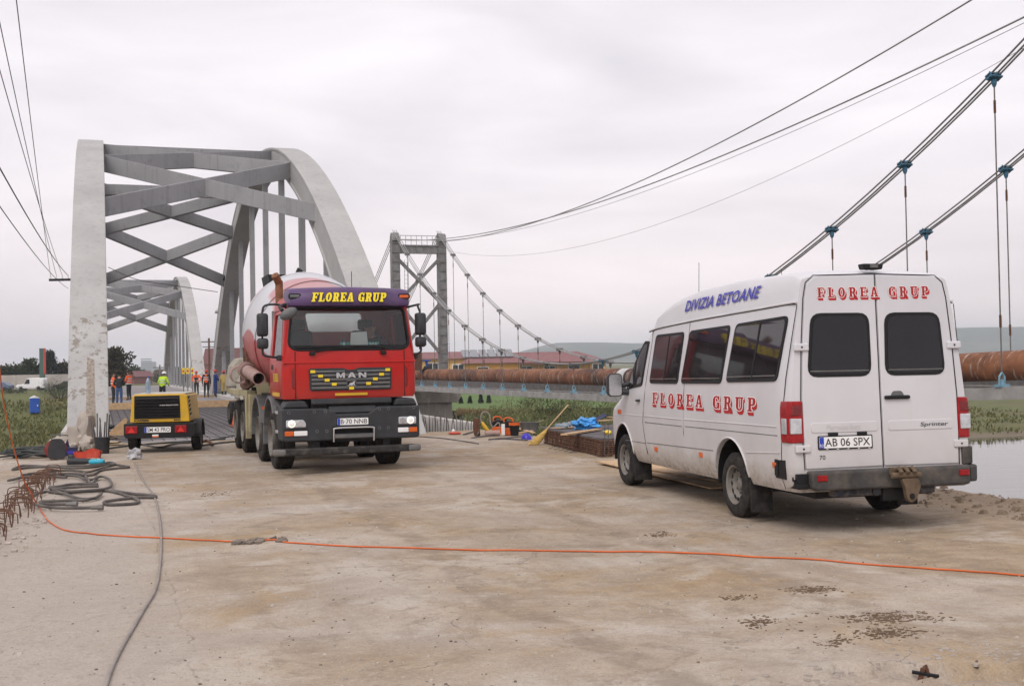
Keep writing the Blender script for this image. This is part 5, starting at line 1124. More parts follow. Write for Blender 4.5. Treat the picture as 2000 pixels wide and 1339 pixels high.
# wheels
def van_wheel(x, y, s):
    TX = Matrix.Translation((x, y, .335)) @ Matrix.Rotation(R(90), 4, 'Y'); w = .225; h = w/2
    r_ = MB(); r_.lathe([(.001, s*.058), (.045, s*.056), (.055, s*.050), (.060, s*.030), (.10, s*.030), (.138, s*.066), (.158, s*.060), (.172, s*.045), (.180, s*.06), (.188, s*.100), (.205, s*.110)], 32, TX, cap=False); rim = r_.build('wheel', M['rim'], vn, smooth=40)
    t_ = MB(); prof = [(.195, -h*.85), (.215, -h*.98), (.27, -h*1.03), (.31, -h*.95), (.328, -h*.80)]
    for k in range(4):
        a = -h*.80+k*(h*1.6/4); prof += [(.336, a+.006), (.336, a+h*.34), (.327, a+h*.35), (.327, a+h*.39)]
    prof += [(.328, h*.80), (.31, h*.95), (.27, h*1.03), (.215, h*.98), (.195, h*.85)]
    t_.lathe(prof, 44, TX, cap=False); t_.build('tyre', M['rubber'], rim, smooth=35)
    b = MB()
    for k in range(12):
        a = k*math.pi/6; Q = TX @ Matrix.Rotation(a, 4, 'Z') @ Matrix.Translation((.150, 0, s*.058)); b.lathe([(.024, -.002), (.024, s*.010)], 10, Q @ Matrix.Diagonal((.72, 1.15, 1, 1)))
    tag(b.build('vent_holes', M['black'], rim), kind='stuff')
    b = MB()
    for k in range(6):
        a = k*math.pi/3; Q = TX @ Matrix.Rotation(a, 4, 'Z') @ Matrix.Translation((.082, 0, s*.028)); b.lathe([(.012, 0), (.012, s*.022)], 6, Q)
    tag(b.build('wheel_nuts', M['steel'], rim), kind='stuff')
for y in (0, WBASE):
    for s in (-1, 1): van_wheel(s*.812, y, s)
    for s in (-1, 1):
        m = MB(); m.prism([(-.42, .10), (-.455, .10), (-.43, .50), (-.40, .50)], 'x', s*.70, s*.93)
        o_ = m.build('mud_flap', M['rubber'], vn); o_.location = (0, y, 0)
m = MB(); m.box(-.62, .62, -1.2, 4.2, .30, .40); m.cyl((-.7, 0, .335), (.7, 0, .335), .06, 10); m.ell((0, 0, .335), (.16, .15, .14), 10, 8); m.build('underbody', M['black'], vn)
# ================================================================== COMPRESSOR TRAILER
cp = thing('air_compressor', 'yellow and black towable air compressor trailer parked on the slab', 'compressor', (-7.06, 23.55, 0), .14)
BODY = [(-.66, .62), (.66, .62), (.66, .70), (.56, 1.16), (-.56, 1.16), (-.66, .70)]
m = MB(); rr_ = []
for y, k, zt in ((0, 1, 0), (.06, 1.0, 0), (1.55, 1.0, 0), (1.70, .97, -.06)):
    rr_.append([(-.58*k, y, .615), (.58*k, y, .615), (.575*k, y, .70), (.53*k, y, 1.15+zt), (.47*k, y, 1.175+zt), (-.47*k, y, 1.175+zt), (-.53*k, y, 1.15+zt), (-.575*k, y, .70)])
m.loft(rr_); m.build('canopy', M['yellow'], cp, bevel=.02, seg=3)
CF_ = lambda x, z, d: (x, -d, z)
m = MB(); m.prism([(-.50, .69), (.40, .69), (.385, 1.145), (-.49, 1.145)], 'y', -.008, .05); g = m.build('intake_grille', M['black'], cp)
for k in range(7):
    z = .715+k*.061; m = MB(); m.prism([(-.006, z), (-.035, z-.008), (-.037, z+.012), (-.010, z+.030)], 'x', -.485, .375); m.build('louvre', M['blackgloss'], g)
words('www.kaeser.com', (.0, .36, .945, .975), lambda x, z, d: (x, -.038-d, z), 'web_print', M['letterwhite'], cp, d=.002)
words('KAESER', (-.50, -.20, .635, .675), CF_, 'maker_letters', M['ink'], cp, offset=.05, d=.004)
words('M43', (.27, .40, .635, .675), CF_, 'model_letters', M['ink'], cp, offset=.03, d=.004)
for k in range(5):                                                   # side louvres
    m = MB(); z = .74+k*.085; xx = .577-(z-.70)*.1; m.prism([(.10, z), (.30, z+.02), (.30, z+.055), (.10, z+.035)], 'x', xx-.02, xx+.008); m.build('side_vent', M['black'], cp)
m = MB(); m.box(-.50, .50, .05, 1.6, 1.176, 1.19); m.build('roof_sheet', pm('pale lid', (.52, .50, .46), .6, 0, .15, 5, 0, .3), cp)
m = MB(); m.prism([(-.70, .60), (.70, .60), (.70, .36), (.62, .30), (-.62, .30), (-.70, .36)], 'y', -.02, .22); m.build('rear_frame', M['black'], cp, bevel=.015)
m = MB(); m.box(-.5, .5, .2, 1.9, .34, .61); m.build('chassis', M['black'], cp)
m = MB(); m.tube([(-.3, 1.9, .4), (0, 2.9, .4)], .04, 6); m.tube([(.3, 1.9, .4), (0, 2.9, .4)], .04, 6); m.build('drawbar', M['black'], cp)
for s in (-1, 1):
    x0, x1 = (-.67, -.43) if s < 0 else (.29, .52)
    m = MB(); m.box(x0, x1, -.035, -.018, .40, .55); tl = m.build('tail_lamp', M['redlens'], cp, bevel=.01)
    xc = (x0+x1)/2; m = MB(); m.prism([(xc-.07, .42), (xc+.07, .42), (xc, .53)], 'y', -.044, -.034); m.build('triangle_reflector', pm('bright red', (.62, .02, .012), .3), tl)
    Mx = Matrix.Translation((s*.625, .75, .29)) @ Matrix.Rotation(R(90), 4, 'Y')
    m = MB(); m.lathe([(.02, s*.03), (.10, s*.02), (.16, s*.05), (.175, s*.08)], 20, Mx, cap=False); w_ = m.build('wheel', M['rim'], cp, smooth=40)
    m = MB(); m.lathe([(.17, -.08), (.25, -.092), (.285, -.07), (.29, -.03), (.29, .03), (.285, .07), (.25, .092), (.17, .08)], 30, Mx, cap=False); m.build('tyre', M['rubber'], w_, smooth=40)
    m = MB(); ring = []
    for a in range(0, 181, 15): ring.append([(s*.50, .75+.34*math.cos(R(a)), .29+.34*math.sin(R(a))), (s*.745, .75+.34*math.cos(R(a)), .29+.34*math.sin(R(a))), (s*.745, .75+.36*math.cos(R(a)), .29+.36*math.sin(R(a))), (s*.50, .75+.36*math.cos(R(a)), .29+.36*math.sin(R(a)))])
    m.loft(ring); m.build('mudguard', M['plasticdark'], cp)
plate(cp, -.30, .21, .415, .525, lambda x, z, d: (x, -.02-d, z), 'SM 43 PRO', '', frame=False)
m = MB(); m.box(-.15, -.03, -.03, -.018, .32, .375); sk = m.build('sticker', M['white'], cp); m = MB(); m.box(-.15, -.03, -.033, -.03, .322, .345); m.build('sticker_band', M['orange'], sk)
def bottle(p, h, mat, label, lay=None, capm='blue'):
    o = thing('water_bottle', label, 'bottle', p, 0)
    m = MB(); m.lathe([(.0, 0), (.045, .005), (.05, .03), (.047, h*.35), (.05, h*.4), (.05, h*.65), (.03, h*.85), (.014, h*.92), (.014, h)], 14); b = m.build('bottle_body', mat, o, smooth=50)
    m = MB(); m.lathe([(.018, h*.97), (.018, h*1.05)], 10); c = m.build('cap', M[capm], o)
    if lay is not None: o.rotation_euler = lay
    return o
pet = pm('clear plastic', (.38, .50, .60), .12, 0, .2, 12, Transmission_Weight=.6)
bottle((-7.38, 23.85, 1.192), .33, pet, 'clear water bottle with blue cap standing on the compressor')

# ================================================================== PEOPLE
def skin_body(V, E, rad, root=0, sub=2):
    me = bpy.data.meshes.new('b'); me.from_pydata(V, E, []); o = bpy.data.objects.new('b', me); col.objects.link(o)
    md = o.modifiers.new('skin', 'SKIN'); md.use_smooth_shade = True; sv = me.skin_vertices[0].data
    for i, r in enumerate(rad): sv[i].radius = (r, r) if not isinstance(r, tuple) else r
    sv[root].use_root = True
    s = o.modifiers.new('s', 'SUBSURF'); s.levels = sub; s.render_levels = sub; return evaluated(o)
def person(label, loc, yaw, H, mats, pose='stand', helmet=None, hair=True, stripes=None, straps=None, rain=False, parent_m=None, lean=0.0, grp='site workers on the bridge'):
    o = thing('person', label, 'person', loc, yaw, grp); k = H/1.74
    # local: x right, y forward (facing), z up
    P = dict(pel=(0, 0, .96), bel=(0, .01, 1.12), che=(0, .0+lean*.12, 1.34), nek=(0, .0+lean*.2, 1.49), hd0=(0, .015+lean*.24, 1.57), hd1=(0, .02+lean*.26, 1.66))
    for s, n in ((-1, 'L'), (1, 'R')):
        P['sh'+n] = (s*.18, lean*.14, 1.42); P['hip'+n] = (s*.095, 0, .90)
        if pose == 'sit':
            P['kn'+n] = (s*.14, .44, .93); P['an'+n] = (s*.14, .50, .52); P['to'+n] = (s*.15, .64, .48)
        else:
            sp = {'stand': .10, 'wide': .16, 'step': .11}[pose if pose in ('wide', 'step') else 'stand']; dy = .12*s if pose == 'step' else 0
            P['kn'+n] = (s*sp, .02+dy*.4, .50); P['an'+n] = (s*(sp+.01), -.02+dy, .09); P['to'+n] = (s*(sp+.03), .13+dy, .045)
        arm = pose if pose in ('fold', 'sit', 'work', 'hips') else 'down'
        if arm == 'down': P['el'+n] = (s*.25, -.02, 1.15); P['wr'+n] = (s*.26, .06, .90); P['ha'+n] = (s*.26, .09, .81)
        elif arm == 'fold': P['el'+n] = (s*.26, .05, 1.15); P['wr'+n] = (s*.10, .24, 1.14); P['ha'+n] = (s*.02, .26, 1.15)
        elif arm == 'hips': P['el'+n] = (s*.38, -.06, 1.18); P['wr'+n] = (s*.21, .06, 1.03); P['ha'+n] = (s*.14, .10, 1.00)
        elif arm == 'work': P['el'+n] = (s*.27, .10, 1.16); P['wr'+n] = (s*.20, .33, 1.05); P['ha'+n] = (s*.18, .41, 1.02)
        elif arm == 'sit': P['el'+n] = (s*.27, .16, 1.16); P['wr'+n] = (s*.20, .40, 1.22); P['ha'+n] = (s*.19, .48, 1.25)
    names = list(P); V = [Vector(P[n])*k for n in names]; I = {n: i for i, n in enumerate(names)}
    Ed = [('pel', 'bel'), ('bel', 'che'), ('che', 'nek'), ('nek', 'hd0'), ('hd0', 'hd1')]
    for n in 'LR': Ed += [('che', 'sh'+n), ('sh'+n, 'el'+n), ('el'+n, 'wr'+n), ('wr'+n, 'ha'+n), ('pel', 'hip'+n), ('hip'+n, 'kn'+n), ('kn'+n, 'an'+n), ('an'+n, 'to'+n)]
    rd = dict(pel=(.155, .125), bel=(.15, .12), che=(.17, .125), nek=.058, hd0=.085, hd1=.088)
    for n in 'LR': rd.update({'sh'+n: .075, 'el'+n: .055, 'wr'+n: .038, 'ha'+n: .036, 'hip'+n: .095, 'kn'+n: .07, 'an'+n: .052, 'to'+n: .042})
    if rain: rd['pel'] = (.22, .2); rd['bel'] = (.2, .18)
    rads = [tuple(q*k for q in rd[n]) if isinstance(rd[n], tuple) else rd[n]*k for n in names]
    me = skin_body(V, [(I[a], I[b]) for a, b in Ed], rads)
    # fingers, nose and ears belong to the same body
    ex = MB()
    for n, s in (('L', -1), ('R', 1)):
        w = Vector(P['wr'+n]); h = Vector(P['ha'+n]); d = (h-w).normalized(); sd = d.cross(Vector((0, 1, .3))).normalized(); pn = d.cross(sd)
        for j, (of, ln) in enumerate(((-.03, .065), (-.01, .08), (.01, .075), (.03, .06))):
            b0 = h+d*.015+sd*of; ex.tube([b0*k, (b0+d*ln*.5+pn*.006)*k, (b0+d*ln+pn*.03)*k], [.0095*k, .009*k, .007*k], 5)
        b0 = w+d*.04+sd*.036*(-s); ex.tube([b0*k, (b0+sd*.025*(-s)+d*.03)*k, (b0+sd*.03*(-s)+d*.065)*k], [.011*k, .010*k, .008*k], 5)
    hc = (Vector(P['hd0'])+Vector(P['hd1']))/2
    ex.tube([(hc+Vector((0, .075, .02)))*k, (hc+Vector((0, .108, -.012)))*k, (hc+Vector((0, .085, -.022)))*k], [.008*k, .014*k, .008*k], 6)
    for s in (-1, 1): ex.ell((hc+Vector((s*.083, 0, .0)))*k, (.012*k, .022*k, .033*k), 8, 6)
    bm = bmesh.new(); bm.from_mesh(me); em = ex.mesh('e'); bm.from_mesh(em); bm.to_mesh(me); bm.free()
    seg = {'head': [('nek', 'hd0'), ('hd0', 'hd1')], 'hand': [('wrL', 'haL'), ('wrR', 'haR')], 'boot': [('anL', 'toL'), ('anR', 'toR')]}
    for x in mats: me.materials.append(M[x])
    me.materials.append(M['hair'])
    for p in me.polygons:
        c = p.center/k; best = (9, None)
        for a, b in Ed:
            A = Vector(P[a]); B = Vector(P[b]); t = max(0, min(1, (c-A).dot(B-A)/(B-A).length_squared)); d = (c-(A+(B-A)*t)).length
            if d < best[0]: best = (d, (a, b, t))
        a, b, t = best[1]
        if (a, b) in seg['head'] or (a == 'che' and b == 'nek' and t > .75): mi = 2
        elif (a, b) in seg['hand']: mi = 2
        elif a[:2] == 'an' or (a[:2] == 'kn' and t > .62): mi = 3
        elif a[:3] == 'hip' or a == 'pel' and b[:3] == 'hip': mi = 1
        elif a == 'pel' and c.z < .98: mi = 1
        elif a[:2] == 'kn': mi = 1
        elif a[:2] in ('sh', 'el') or b[:2] == 'sh': mi = 4
        else: mi = 0
        if rain and c.z > .42 and mi in (0, 1, 4): mi = 0
        p.material_index = mi
        if hair and mi == 2 and (a, b) in seg['head'] and ((c-hc).z > .035 or ((c-hc).y < -.02 and (c-hc).z > -.05)): p.material_index = 5
    me.shade_smooth(); b = bpy.data.objects.new('body', me); col.objects.link(b); b.parent = o
    if helmet:
        hm_ = MB(); hz = hc+Vector((0, 0, .035))
        hm_.lathe([(.158, 0), (.118, .012), (.112, .05), (.085, .098), (.04, .122), (.0, .127)], 18, Matrix.Translation(hz*k) @ Matrix.Diagonal((k*.95, k*1.08, k, 1))); hm_.build('helmet', M[helmet], o, smooth=50)
    for (z, rx, ry) in (stripes or []):
        st = MB(); st.lathe([(1.0, -.025*k), (1.0, .025*k)], 24, Matrix.Translation((0, 0, z*k)) @ Matrix.Diagonal((rx*k, ry*k, 1, 1)), cap=False); st.build('reflective_stripe', M['reflect'], o, smooth=60)
    return o
HV = [(1.16, .185, .15), (1.30, .192, .155)]
# materials: torso, legs, skin, boots, sleeves
person('worker in bright orange jacket and dark trousers half hidden by the left rib', (-20.3, 59.85, 0), R(-60), 1.62, ['hiorange', 'darkcloth', 'skin', 'boot', 'hiorange'], 'stand', None, True, HV)
person('man in black jacket and blue jeans seen from behind', (-18.44, 55.18, 0), R(10), 1.60, ['darkcloth', 'denim', 'skin', 'boot', 'darkcloth'], 'fold', None, True, lean=.6)
person('worker in orange jacket with white belt and black trousers beside the jeans man', (-22.12, 67.9, 0), R(70), 1.70, ['hiorange', 'darkcloth', 'skin', 'boot', 'hiorange'], 'fold', None, True, HV+[(1.0, .18, .15)])
person('worker in lime yellow jacket and white helmet behind the compressor', (-17.28, 58.1, 0), R(-8), 1.62, ['hivis', 'darkcloth', 'skin', 'boot', 'hivis'], 'work', 'helmetwhite', True, HV, lean=.9)
person('worker with red helmet and dark overalls standing legs apart facing the camera', (-21.1, 78.6, 0), R(175), 1.62, ['darkcloth', 'darkcloth', 'skin', 'boot', 'hiorange'], 'hips', 'helmetred', True)
person('worker in orange vest and red helmet over dark sleeves seen from behind', (-18.7, 71.9, 0), R(5), 1.66, ['hiorange', 'darkcloth', 'skin', 'boot', 'darkcloth'], 'stand', 'helmetred', True, HV)
person('worker in blue overalls and red helmet right of the orange vest', (-18.25, 72.3, 0), R(-60), 1.68, ['bluecloth', 'bluecloth', 'skin', 'boot', 'bluecloth'], 'work', 'helmetred', True)
person('worker in ochre raincoat and red helmet next to the mixer truck', (-17.55, 71.6, 0), R(20), 1.62, ['tarp', 'darkcloth', 'skin', 'boot', 'tarp'], 'stand', 'helmetred', True, rain=True)
# driver, seated behind the windscreen
dp = LU(3.66+.56, 18.2+1.12, .66)
person('truck driver in dark jacket sitting behind the windscreen', dp, AX+R(168), 1.74, ['darkcloth', 'darkcloth', 'skin', 'boot', 'darkcloth'], 'sit', None, True, grp='people in vehicles')

# ================================================================== SITE TRAILER, CONE, SMALL GEAR BEHIND THE TRUCK
st = thing('site_trailer', 'small trailer mixer with beige hood and blue cover behind the truck', 'trailer', (-8.05, 35.3, 0), AX)
m = MB(); m.prism([(-.45, 1.12), (.75, 1.12), (.75, 1.95), (-.15, 2.0), (-.35, 1.75)], 'y', 0, 1.2); m.build('hood', M['canvas'], st, bevel=.06, seg=3)
m = MB(); m.prism([(-.25, .75), (.65, .75), (.72, 1.55), (.2, 1.62), (-.22, 1.35)], 'y', -.15, .5); m.build('cover', M['canvas'], st, bevel=.08, seg=3)
m = MB(); m.loft([[(.30+rx*math.cos(a), -.2+.2*math.sin(a), z) for a in [i*math.pi/7 for i in range(14)]] for z, rx in ((.62, .18), (.7, .2), (1.35, .22), (1.5, .12))]); m.build('blue_cover', M['blue'], st, smooth=50)
Mx = Matrix.Translation((-.35, .3, .33)) @ Matrix.Rotation(R(90), 4, 'Y')
m = MB(); m.lathe([(.02, -.02), (.12, -.03), (.2, -.07)], 18, Mx, cap=False); w_ = m.build('wheel', M['rim'], st)
m = MB(); m.lathe([(.2, -.08), (.3, -.09), (.335, -.04), (.335, .04), (.3, .09), (.2, .08)], 26, Mx, cap=False); m.build('tyre', M['rubber'], w_, smooth=40)
m = MB(); m.box(-.3, .7, -.2, 1.5, .5, .68); m.build('frame', M['black'], st)
m = MB(); m.box(-.12, .04, -.5, -.42, .02, .16); m.tube([(-.04, -.46, .1), (.1, -.2, .7)], .035, 7); m.build('prop_leg', M['woodold'], st)
m = MB(); m.ell((.05, -.24, .60), (.07, .05, .06), 10, 6); m.build('red_lamp', M['redlens'], st)
m = MB(); m.tube(smooth_path([(-.1, -.1, 1.6), (-.15, -.5, .9), (0, -.8, .3)], 4), .05, 8); m.build('canvas_sleeve', M['canvas'], st)
cn = thing('traffic_cone', 'orange traffic cone beside the rear wheels of the truck', 'cone', G(463, 831), 0)
m = MB(); m.box(-.19, .19, -.19, .19, 0, .03); m.build('cone_base', M['orangeplastic'], cn, bevel=.01)
m = MB(); m.lathe([(.15, .03), (.03, .68), (.022, .70)], 20); cb = m.build('cone_body', M['orangeplastic'], cn, smooth=40)
m = MB(); m.lathe([(.095, .36), (.072, .48)], 20, cap=False); m.build('cone_band', M['reflect'], cb, smooth=40)

# ================================================================== CORDS, HOSES AND CABLES
def ground_path(pts, r, k=5, lift=0): return [Vector((p.x, p.y, slab_h(*toLU(p.x, p.y))+r+lift)) for p in smooth_path([G(x, y) for x, y in pts], k)]
m = MB(); air = [AY(-30, 560, 12.3), AY(-5, 690, 12.8), AY(8, 790, 13.3), AY(28, 880, 13.8), AY(50, 948, 14.1)]
gp_ = ground_path([(75, 990), (110, 1030), (180, 1046), (300, 1053), (460, 1061), (540, 1058), (590, 1065), (900, 1073), (1280, 1079), (1500, 1090), (1800, 1110), (2000, 1124), (2150, 1136)], .009, 8)
m.tube(smooth_path(air, 5)[:-1]+gp_, .0078, 7); tag(m.build('extension_cord', M['cord'], smooth=60), 'bright orange extension cord stretched right across the foreground', 'cord')
m = MB(); m.tube(ground_path([(262, 903), (275, 930), (300, 970), (310, 1000), (315, 1050), (312, 1110), (300, 1160), (265, 1220), (230, 1280), (208, 1339), (195, 1390)], .011, 8), .0105, 7); tag(m.build('ground_cable', M['greycable'], smooth=60), 'grey cable running from the plastic bag towards the camera', 'cable')
def Zm(a, b): return (a/4.4636, 780+b/4.4636)
hoses = [
 ([(115, 615), (200, 585), (400, 592), (620, 605), (800, 600), (960, 570), (1060, 585), (1125, 600), (1000, 612), (880, 630), (800, 665), (600, 665), (400, 655), (180, 665)], 'long dusty hose looped nearest the tools on the left'),
 ([(180, 690), (300, 700), (460, 688), (580, 695)], 'short dark hose end beside the rusty hoops'),
 ([(570, 680), (680, 690), (780, 725), (880, 690), (950, 720), (970, 770), (940, 800), (820, 825), (600, 835), (440, 800), (480, 795), (640, 765), (850, 765)], 'dusty hose knotted in the middle of the hose tangle'),
 ([(300, 850), (400, 825), (560, 835), (900, 810), (1100, 830), (1330, 855), (1345, 868), (1200, 870), (1050, 885), (930, 900), (910, 920), (1000, 930), (1180, 920), (1205, 895), (1100, 850), (950, 815)], 'dusty hose reaching farthest right with an oval loop'),
 ([(590, 935), (400, 935), (350, 920), (380, 910), (600, 900), (750, 895), (850, 870), (885, 845), (830, 880), (700, 885), (560, 850), (430, 800)], 'dusty hose doubled back with a brass coupling'),
 ([(810, 968), (500, 972), (340, 955), (270, 935)], 'straight hose end lying nearest the camera on the left'),
 ([(105, 622), (300, 602), (620, 588), (800, 585), (960, 560), (1000, 575), (900, 598)], 'dusty hose lying along the top of the hose tangle'),
 ([(190, 672), (420, 645), (600, 632), (760, 652), (860, 625), (960, 590)], 'dusty hose crossing from the hoops to the cyan tool'),
 ([(70, 735), (180, 705), (330, 690), (470, 672), (640, 668), (740, 680)], 'dark hose starting behind the rusty hoops'),
 ([(450, 805), (560, 785), (700, 775), (860, 765)], 'short dusty hose in the centre of the tangle'),
 ([(730, 655), (770, 720), (800, 755), (830, 700), (845, 685)], 'short hose bend standing up in the middle of the tangle')]
for i, (pts, lb) in enumerate(hoses):
    o = thing('air_hose', lb, 'hose', (0, 0, 0), 0, 'compressed air hoses on the ground'); m = MB(); P_ = ground_path([Zm(*p) for p in pts], .019, 6, .004+.012*(i % 3))
    m.tube(P_, .019, 8); m.build('hose_line', M['hose'], o, smooth=60)
    if i in (3, 4, 5):
        m = MB(); p, q = P_[0], P_[3]; d = (p-q).normalized(); m.cyl(p-d*.02, p+d*.10, .024, 8); m.cyl(p+d*.06, p+d*.12, .034, 8); m.build('coupling', M['steel'], o)
o = thing('hose_coil', 'dark heap of coiled hose at the left edge of the slab', 'hose', G(64, 893), 0); rng = random.Random(5)
for k in range(13):
    m = MB(); cx, cy = rng.uniform(-.22, .22), rng.uniform(-.1, .1); rx = rng.uniform(.28, .48); ry = rng.uniform(.18, .30); z = .03+.014*k; ph = rng.uniform(0, 6.28)
    m.tube([(cx+rx*math.cos(a+ph), cy+ry*math.sin(a+ph), z*(1-.4*abs(math.cos(a+ph)))+.03*math.sin(2*a+ph*3)+.02) for a in [i*2*math.pi/20 for i in range(20)]], .019, 7, closed=True); m.build('hose_turn', M['hosegreen'], o, smooth=60)
m = MB(); m.tube(smooth_path([(-.3, .1, .05), (-.7, -.1, .02), (-1.0, .05, .02)], 5), .018, 7); m.build('hose_tail', M['hosegreen'], o, smooth=60)
# tangle of leads under the compressor
for i, (pts, lb) in enumerate([([(188, 880), (260, 872), (330, 866), (440, 858)], 'dark lead running along the edge under the compressor'), ([(395, 872), (430, 866), (470, 862), (500, 858)], 'dark lead leaving the compressor towards the truck'), ([(270, 868), (310, 876), (345, 868), (400, 862), (480, 848)], 'pale lead snaking behind the compressor wheels')]):
    m = MB(); m.tube(ground_path(pts, .022, 6), .02, 7); tag(m.build('ground_lead', M['hosegreen'] if i < 2 else M['hose'], smooth=60), lb, 'cable')
for pts, lb, w in (([(835, 822+25), (870, 858), (935, 868)], 'thin bar lying on the slab right of the truck', .012),):
    m = MB(); m.tube(ground_path([(815, 853), (870, 858), (935, 867)], .012, 4), .012, 6); tag(m.build('loose_bar', M['rebargrey']), lb, 'bar')
m = MB(); m.tube(ground_path([(380, 868), (405, 862), (415, 872)], .03, 4), .03, 8); tag(m.build('rag_bundle', M['rust'], smooth=60), 'dark brown rag by the right compressor wheel', 'rag')

# starter hoops along the left edge
o = thing('starter_hoops', 'row of rusty reinforcement hoops along the left edge of the slab', 'rebar hoops', (0, 0, 0), AX); rng = random.Random(8)
for k in range(70):
    u = 11.6+8.6*(k/70)+rng.uniform(-.05, .05); l = -1.10+.055*(u-12)*.6+rng.uniform(-.10, .10); h = rng.uniform(.12, .21); w = rng.uniform(.08, .13); tl = rng.uniform(-.16, .16); a = rng.uniform(-.2, .2)
    m = MB(); ca, sa = math.cos(a), math.sin(a); arc = [(-w, -.05), (-w, h*.7), (-w*.82, h*.95), (0, h), (w*.82, h*.95), (w, h*.7), (w, -.05)]
    m.tube([(l+x*ca+tl*z, u+x*sa+.3*tl*z, z-.02) for x, z in smooth_path([Vector(p) for p in arc], 2)], .007, 5); m.build('hoop', M['rebar'], o)
rng = random.Random(12); m = MB()
for k in range(240):
    u = 11.4+rng.random()*9; l = -1.0+rng.uniform(-.3, .42); s = rng.uniform(.006, .032); p = (l, u, slab_h(l, u)+s*.2); m.cbox((0, 0, 0), (s*1.6, s*1.2, s), Matrix.Translation(p) @ Matrix.Rotation(rng.uniform(0, 6), 4, 'Z') @ Matrix.Rotation(rng.uniform(-.5, .5), 4, 'X'))
ob = m.build('edge_rubble', M['chunk']); ob.rotation_euler = (0, 0, AX); tag(ob, 'broken concrete crumbs around the rusty hoops', 'rubble', kind='stuff')
# ================================================================== TOOLS LEFT
def crumple(name, c, size, mat, label, cat, seed, sub=3, amp=.35, flat=1.0):
    bm = bmesh.new(); bmesh.ops.create_icosphere(bm, subdivisions=sub, radius=1)
    for v in bm.verts:
        n = v.co.copy(); d = 1+amp*mn.noise(n*1.7+Vector((seed, 0, 0)))+amp*.6*mn.noise(n*4+Vector((0, seed, 0)))+amp*.3*abs(mn.noise(n*9))
        v.co = Vector((n.x*d*size[0], n.y*d*size[1], max(-.0, (n.z*d+.8)*size[2]*.55)))
    me = bpy.data.meshes.new(name); bm.to_mesh(me); bm.free(); o = link(name, me, mat, None, smooth=35); o.location = c; return tag(o, label, cat)
crumple('plastic_bag', G(262, 897), (.14, .12, .20), M['bag'], 'crumpled grey plastic bag on the slab in front of the compressor', 'bag', 3, 3, .5)
o = thing('cable_reel', 'portable cable reel with red drum and black stand on the left', 'cable reel', G(112, 897), .25)
m = MB(); m.lathe([(.19, -.10), (.19, -.085), (.12, -.08), (.12, .08), (.19, .085), (.19, .10)], 24, Matrix.Translation((-.03, .02, .20)) @ Matrix.Rotation(R(90), 4, 'X')); m.build('reel_drum', M['reelred'], o, smooth=40)
m = MB(); m.prism(rpoly([(-.14, .03), (.15, .02), (.17, .26), (.10, .40), (-.08, .40), (-.15, .22)], .04), 'y', -.15, -.115); m.build('side_panel', M['plasticdark'], o)
m = MB(); m.tube(smooth_path([(-.10, -.13, .0), (-.08, -.13, .43), (-.03, -.13, .47), (.16, -.10, .46), (.18, .1, .44)], 4), .012, 7); m.tube([(.2, -.12, 0), (.12, -.13, .12)], .012, 6); m.build('handle', M['steel'], o, smooth=60)
o = thing('carton', 'small open navy blue carton beside the cable reel', 'carton', G(137, 890), .2)
m = MB(); m.box(-.13, .13, -.1, .1, 0, .17); m.build('carton_box', M['navy'], o)
m = MB(); m.prism([(-.13, .17), (-.02, .17), (-.06, .33)], 'y', .09, .1); m.box(-.13, -.12, -.1, .1, .17, .30); m.build('flap', M['navy'], o)
m = MB(); m.box(-.04, .10, -.104, -.1, .05, .11); m.build('print', M['letterblue'], o)
o = thing('tool_tray', 'open bright red tool tray lying near the left rib', 'tool tray', G(172, 896), .15)
m = MB(); m.box(-.2, .2, -.12, .12, .0, .015); m.build('tray_floor', M['toolred'], o)
for a in (((-.2, 0), (.2, 0), (.24, .14), (.06, .20), (-.08, .13), (-.24, .15)),): 
    for y in (-.13, .12):
        m = MB(); m.prism(list(a), 'y', y, y+.012); m.build('tray_wall', M['toolred'], o)
for x in (-.21, .2):
    m = MB(); m.box(x, x+.012, -.13, .13, 0, .15); m.build('tray_end', M['toolred'], o)
m = MB(); m.tube([(.12, -.2, .02), (.3, -.42, .02)], .012, 6); m.build('tool_handle', M['white'], o)
m = MB(); p = G(160, 899); m.cbox((p.x, p.y, .02), (.55, .06, .04)); tag(m.build('wooden_lath', M['woodold']), 'short wooden lath in front of the red tool tray', 'lath')
o = thing('power_tool', 'black power tool with a cyan handle lying on the hoses', 'power tool', G(165, 908), -.1)
m = MB(); m.loft([[(x, q*math.cos(a), .07+q*math.sin(a)) for a in [i*math.pi/5 for i in range(10)]] for x, q in ((-.30, .06), (-.28, .085), (-.12, .06), (.02, .055), (.10, .045))]); m.build('tool_body', M['plasticdark'], o, smooth=50)
m = MB(); m.prism([(-.30, 0), (-.16, 0), (-.20, .17), (-.29, .20)], 'y', -.05, .05); m.build('tool_head', M['plasticdark'], o, bevel=.02)
m = MB(); m.loft([[(x, q*math.cos(a), .06+q*.8*math.sin(a)) for a in [i*math.pi/5 for i in range(10)]] for x, q in ((.10, .05), (.14, .06), (.32, .065), (.36, .04))]); m.build('tool_grip', M['cyan'], o, smooth=50)
for i, (px, py, s, mt, lb) in enumerate([(172, 872, (.30, .2, .10), 'paper', 'crumpled brown paper sack by the foot of the left rib'), (205, 870, (.42, .22, .09), 'paper', 'torn brown paper sheets beside the compressor wheel'), (212, 858, (.22, .18, .10), 'woodold', 'brown sheet of packing lying behind the paper sacks'), (208, 838, (.20, .25, .14), 'hosegreen', 'dark green sheeting bundled against the left rib')]):
    crumple('paper_sack' if mt == 'paper' else 'packing_sheet', G(px, py), s, M[mt], lb, 'sack' if mt == 'paper' else 'sheet', 11+i, 3, .7)
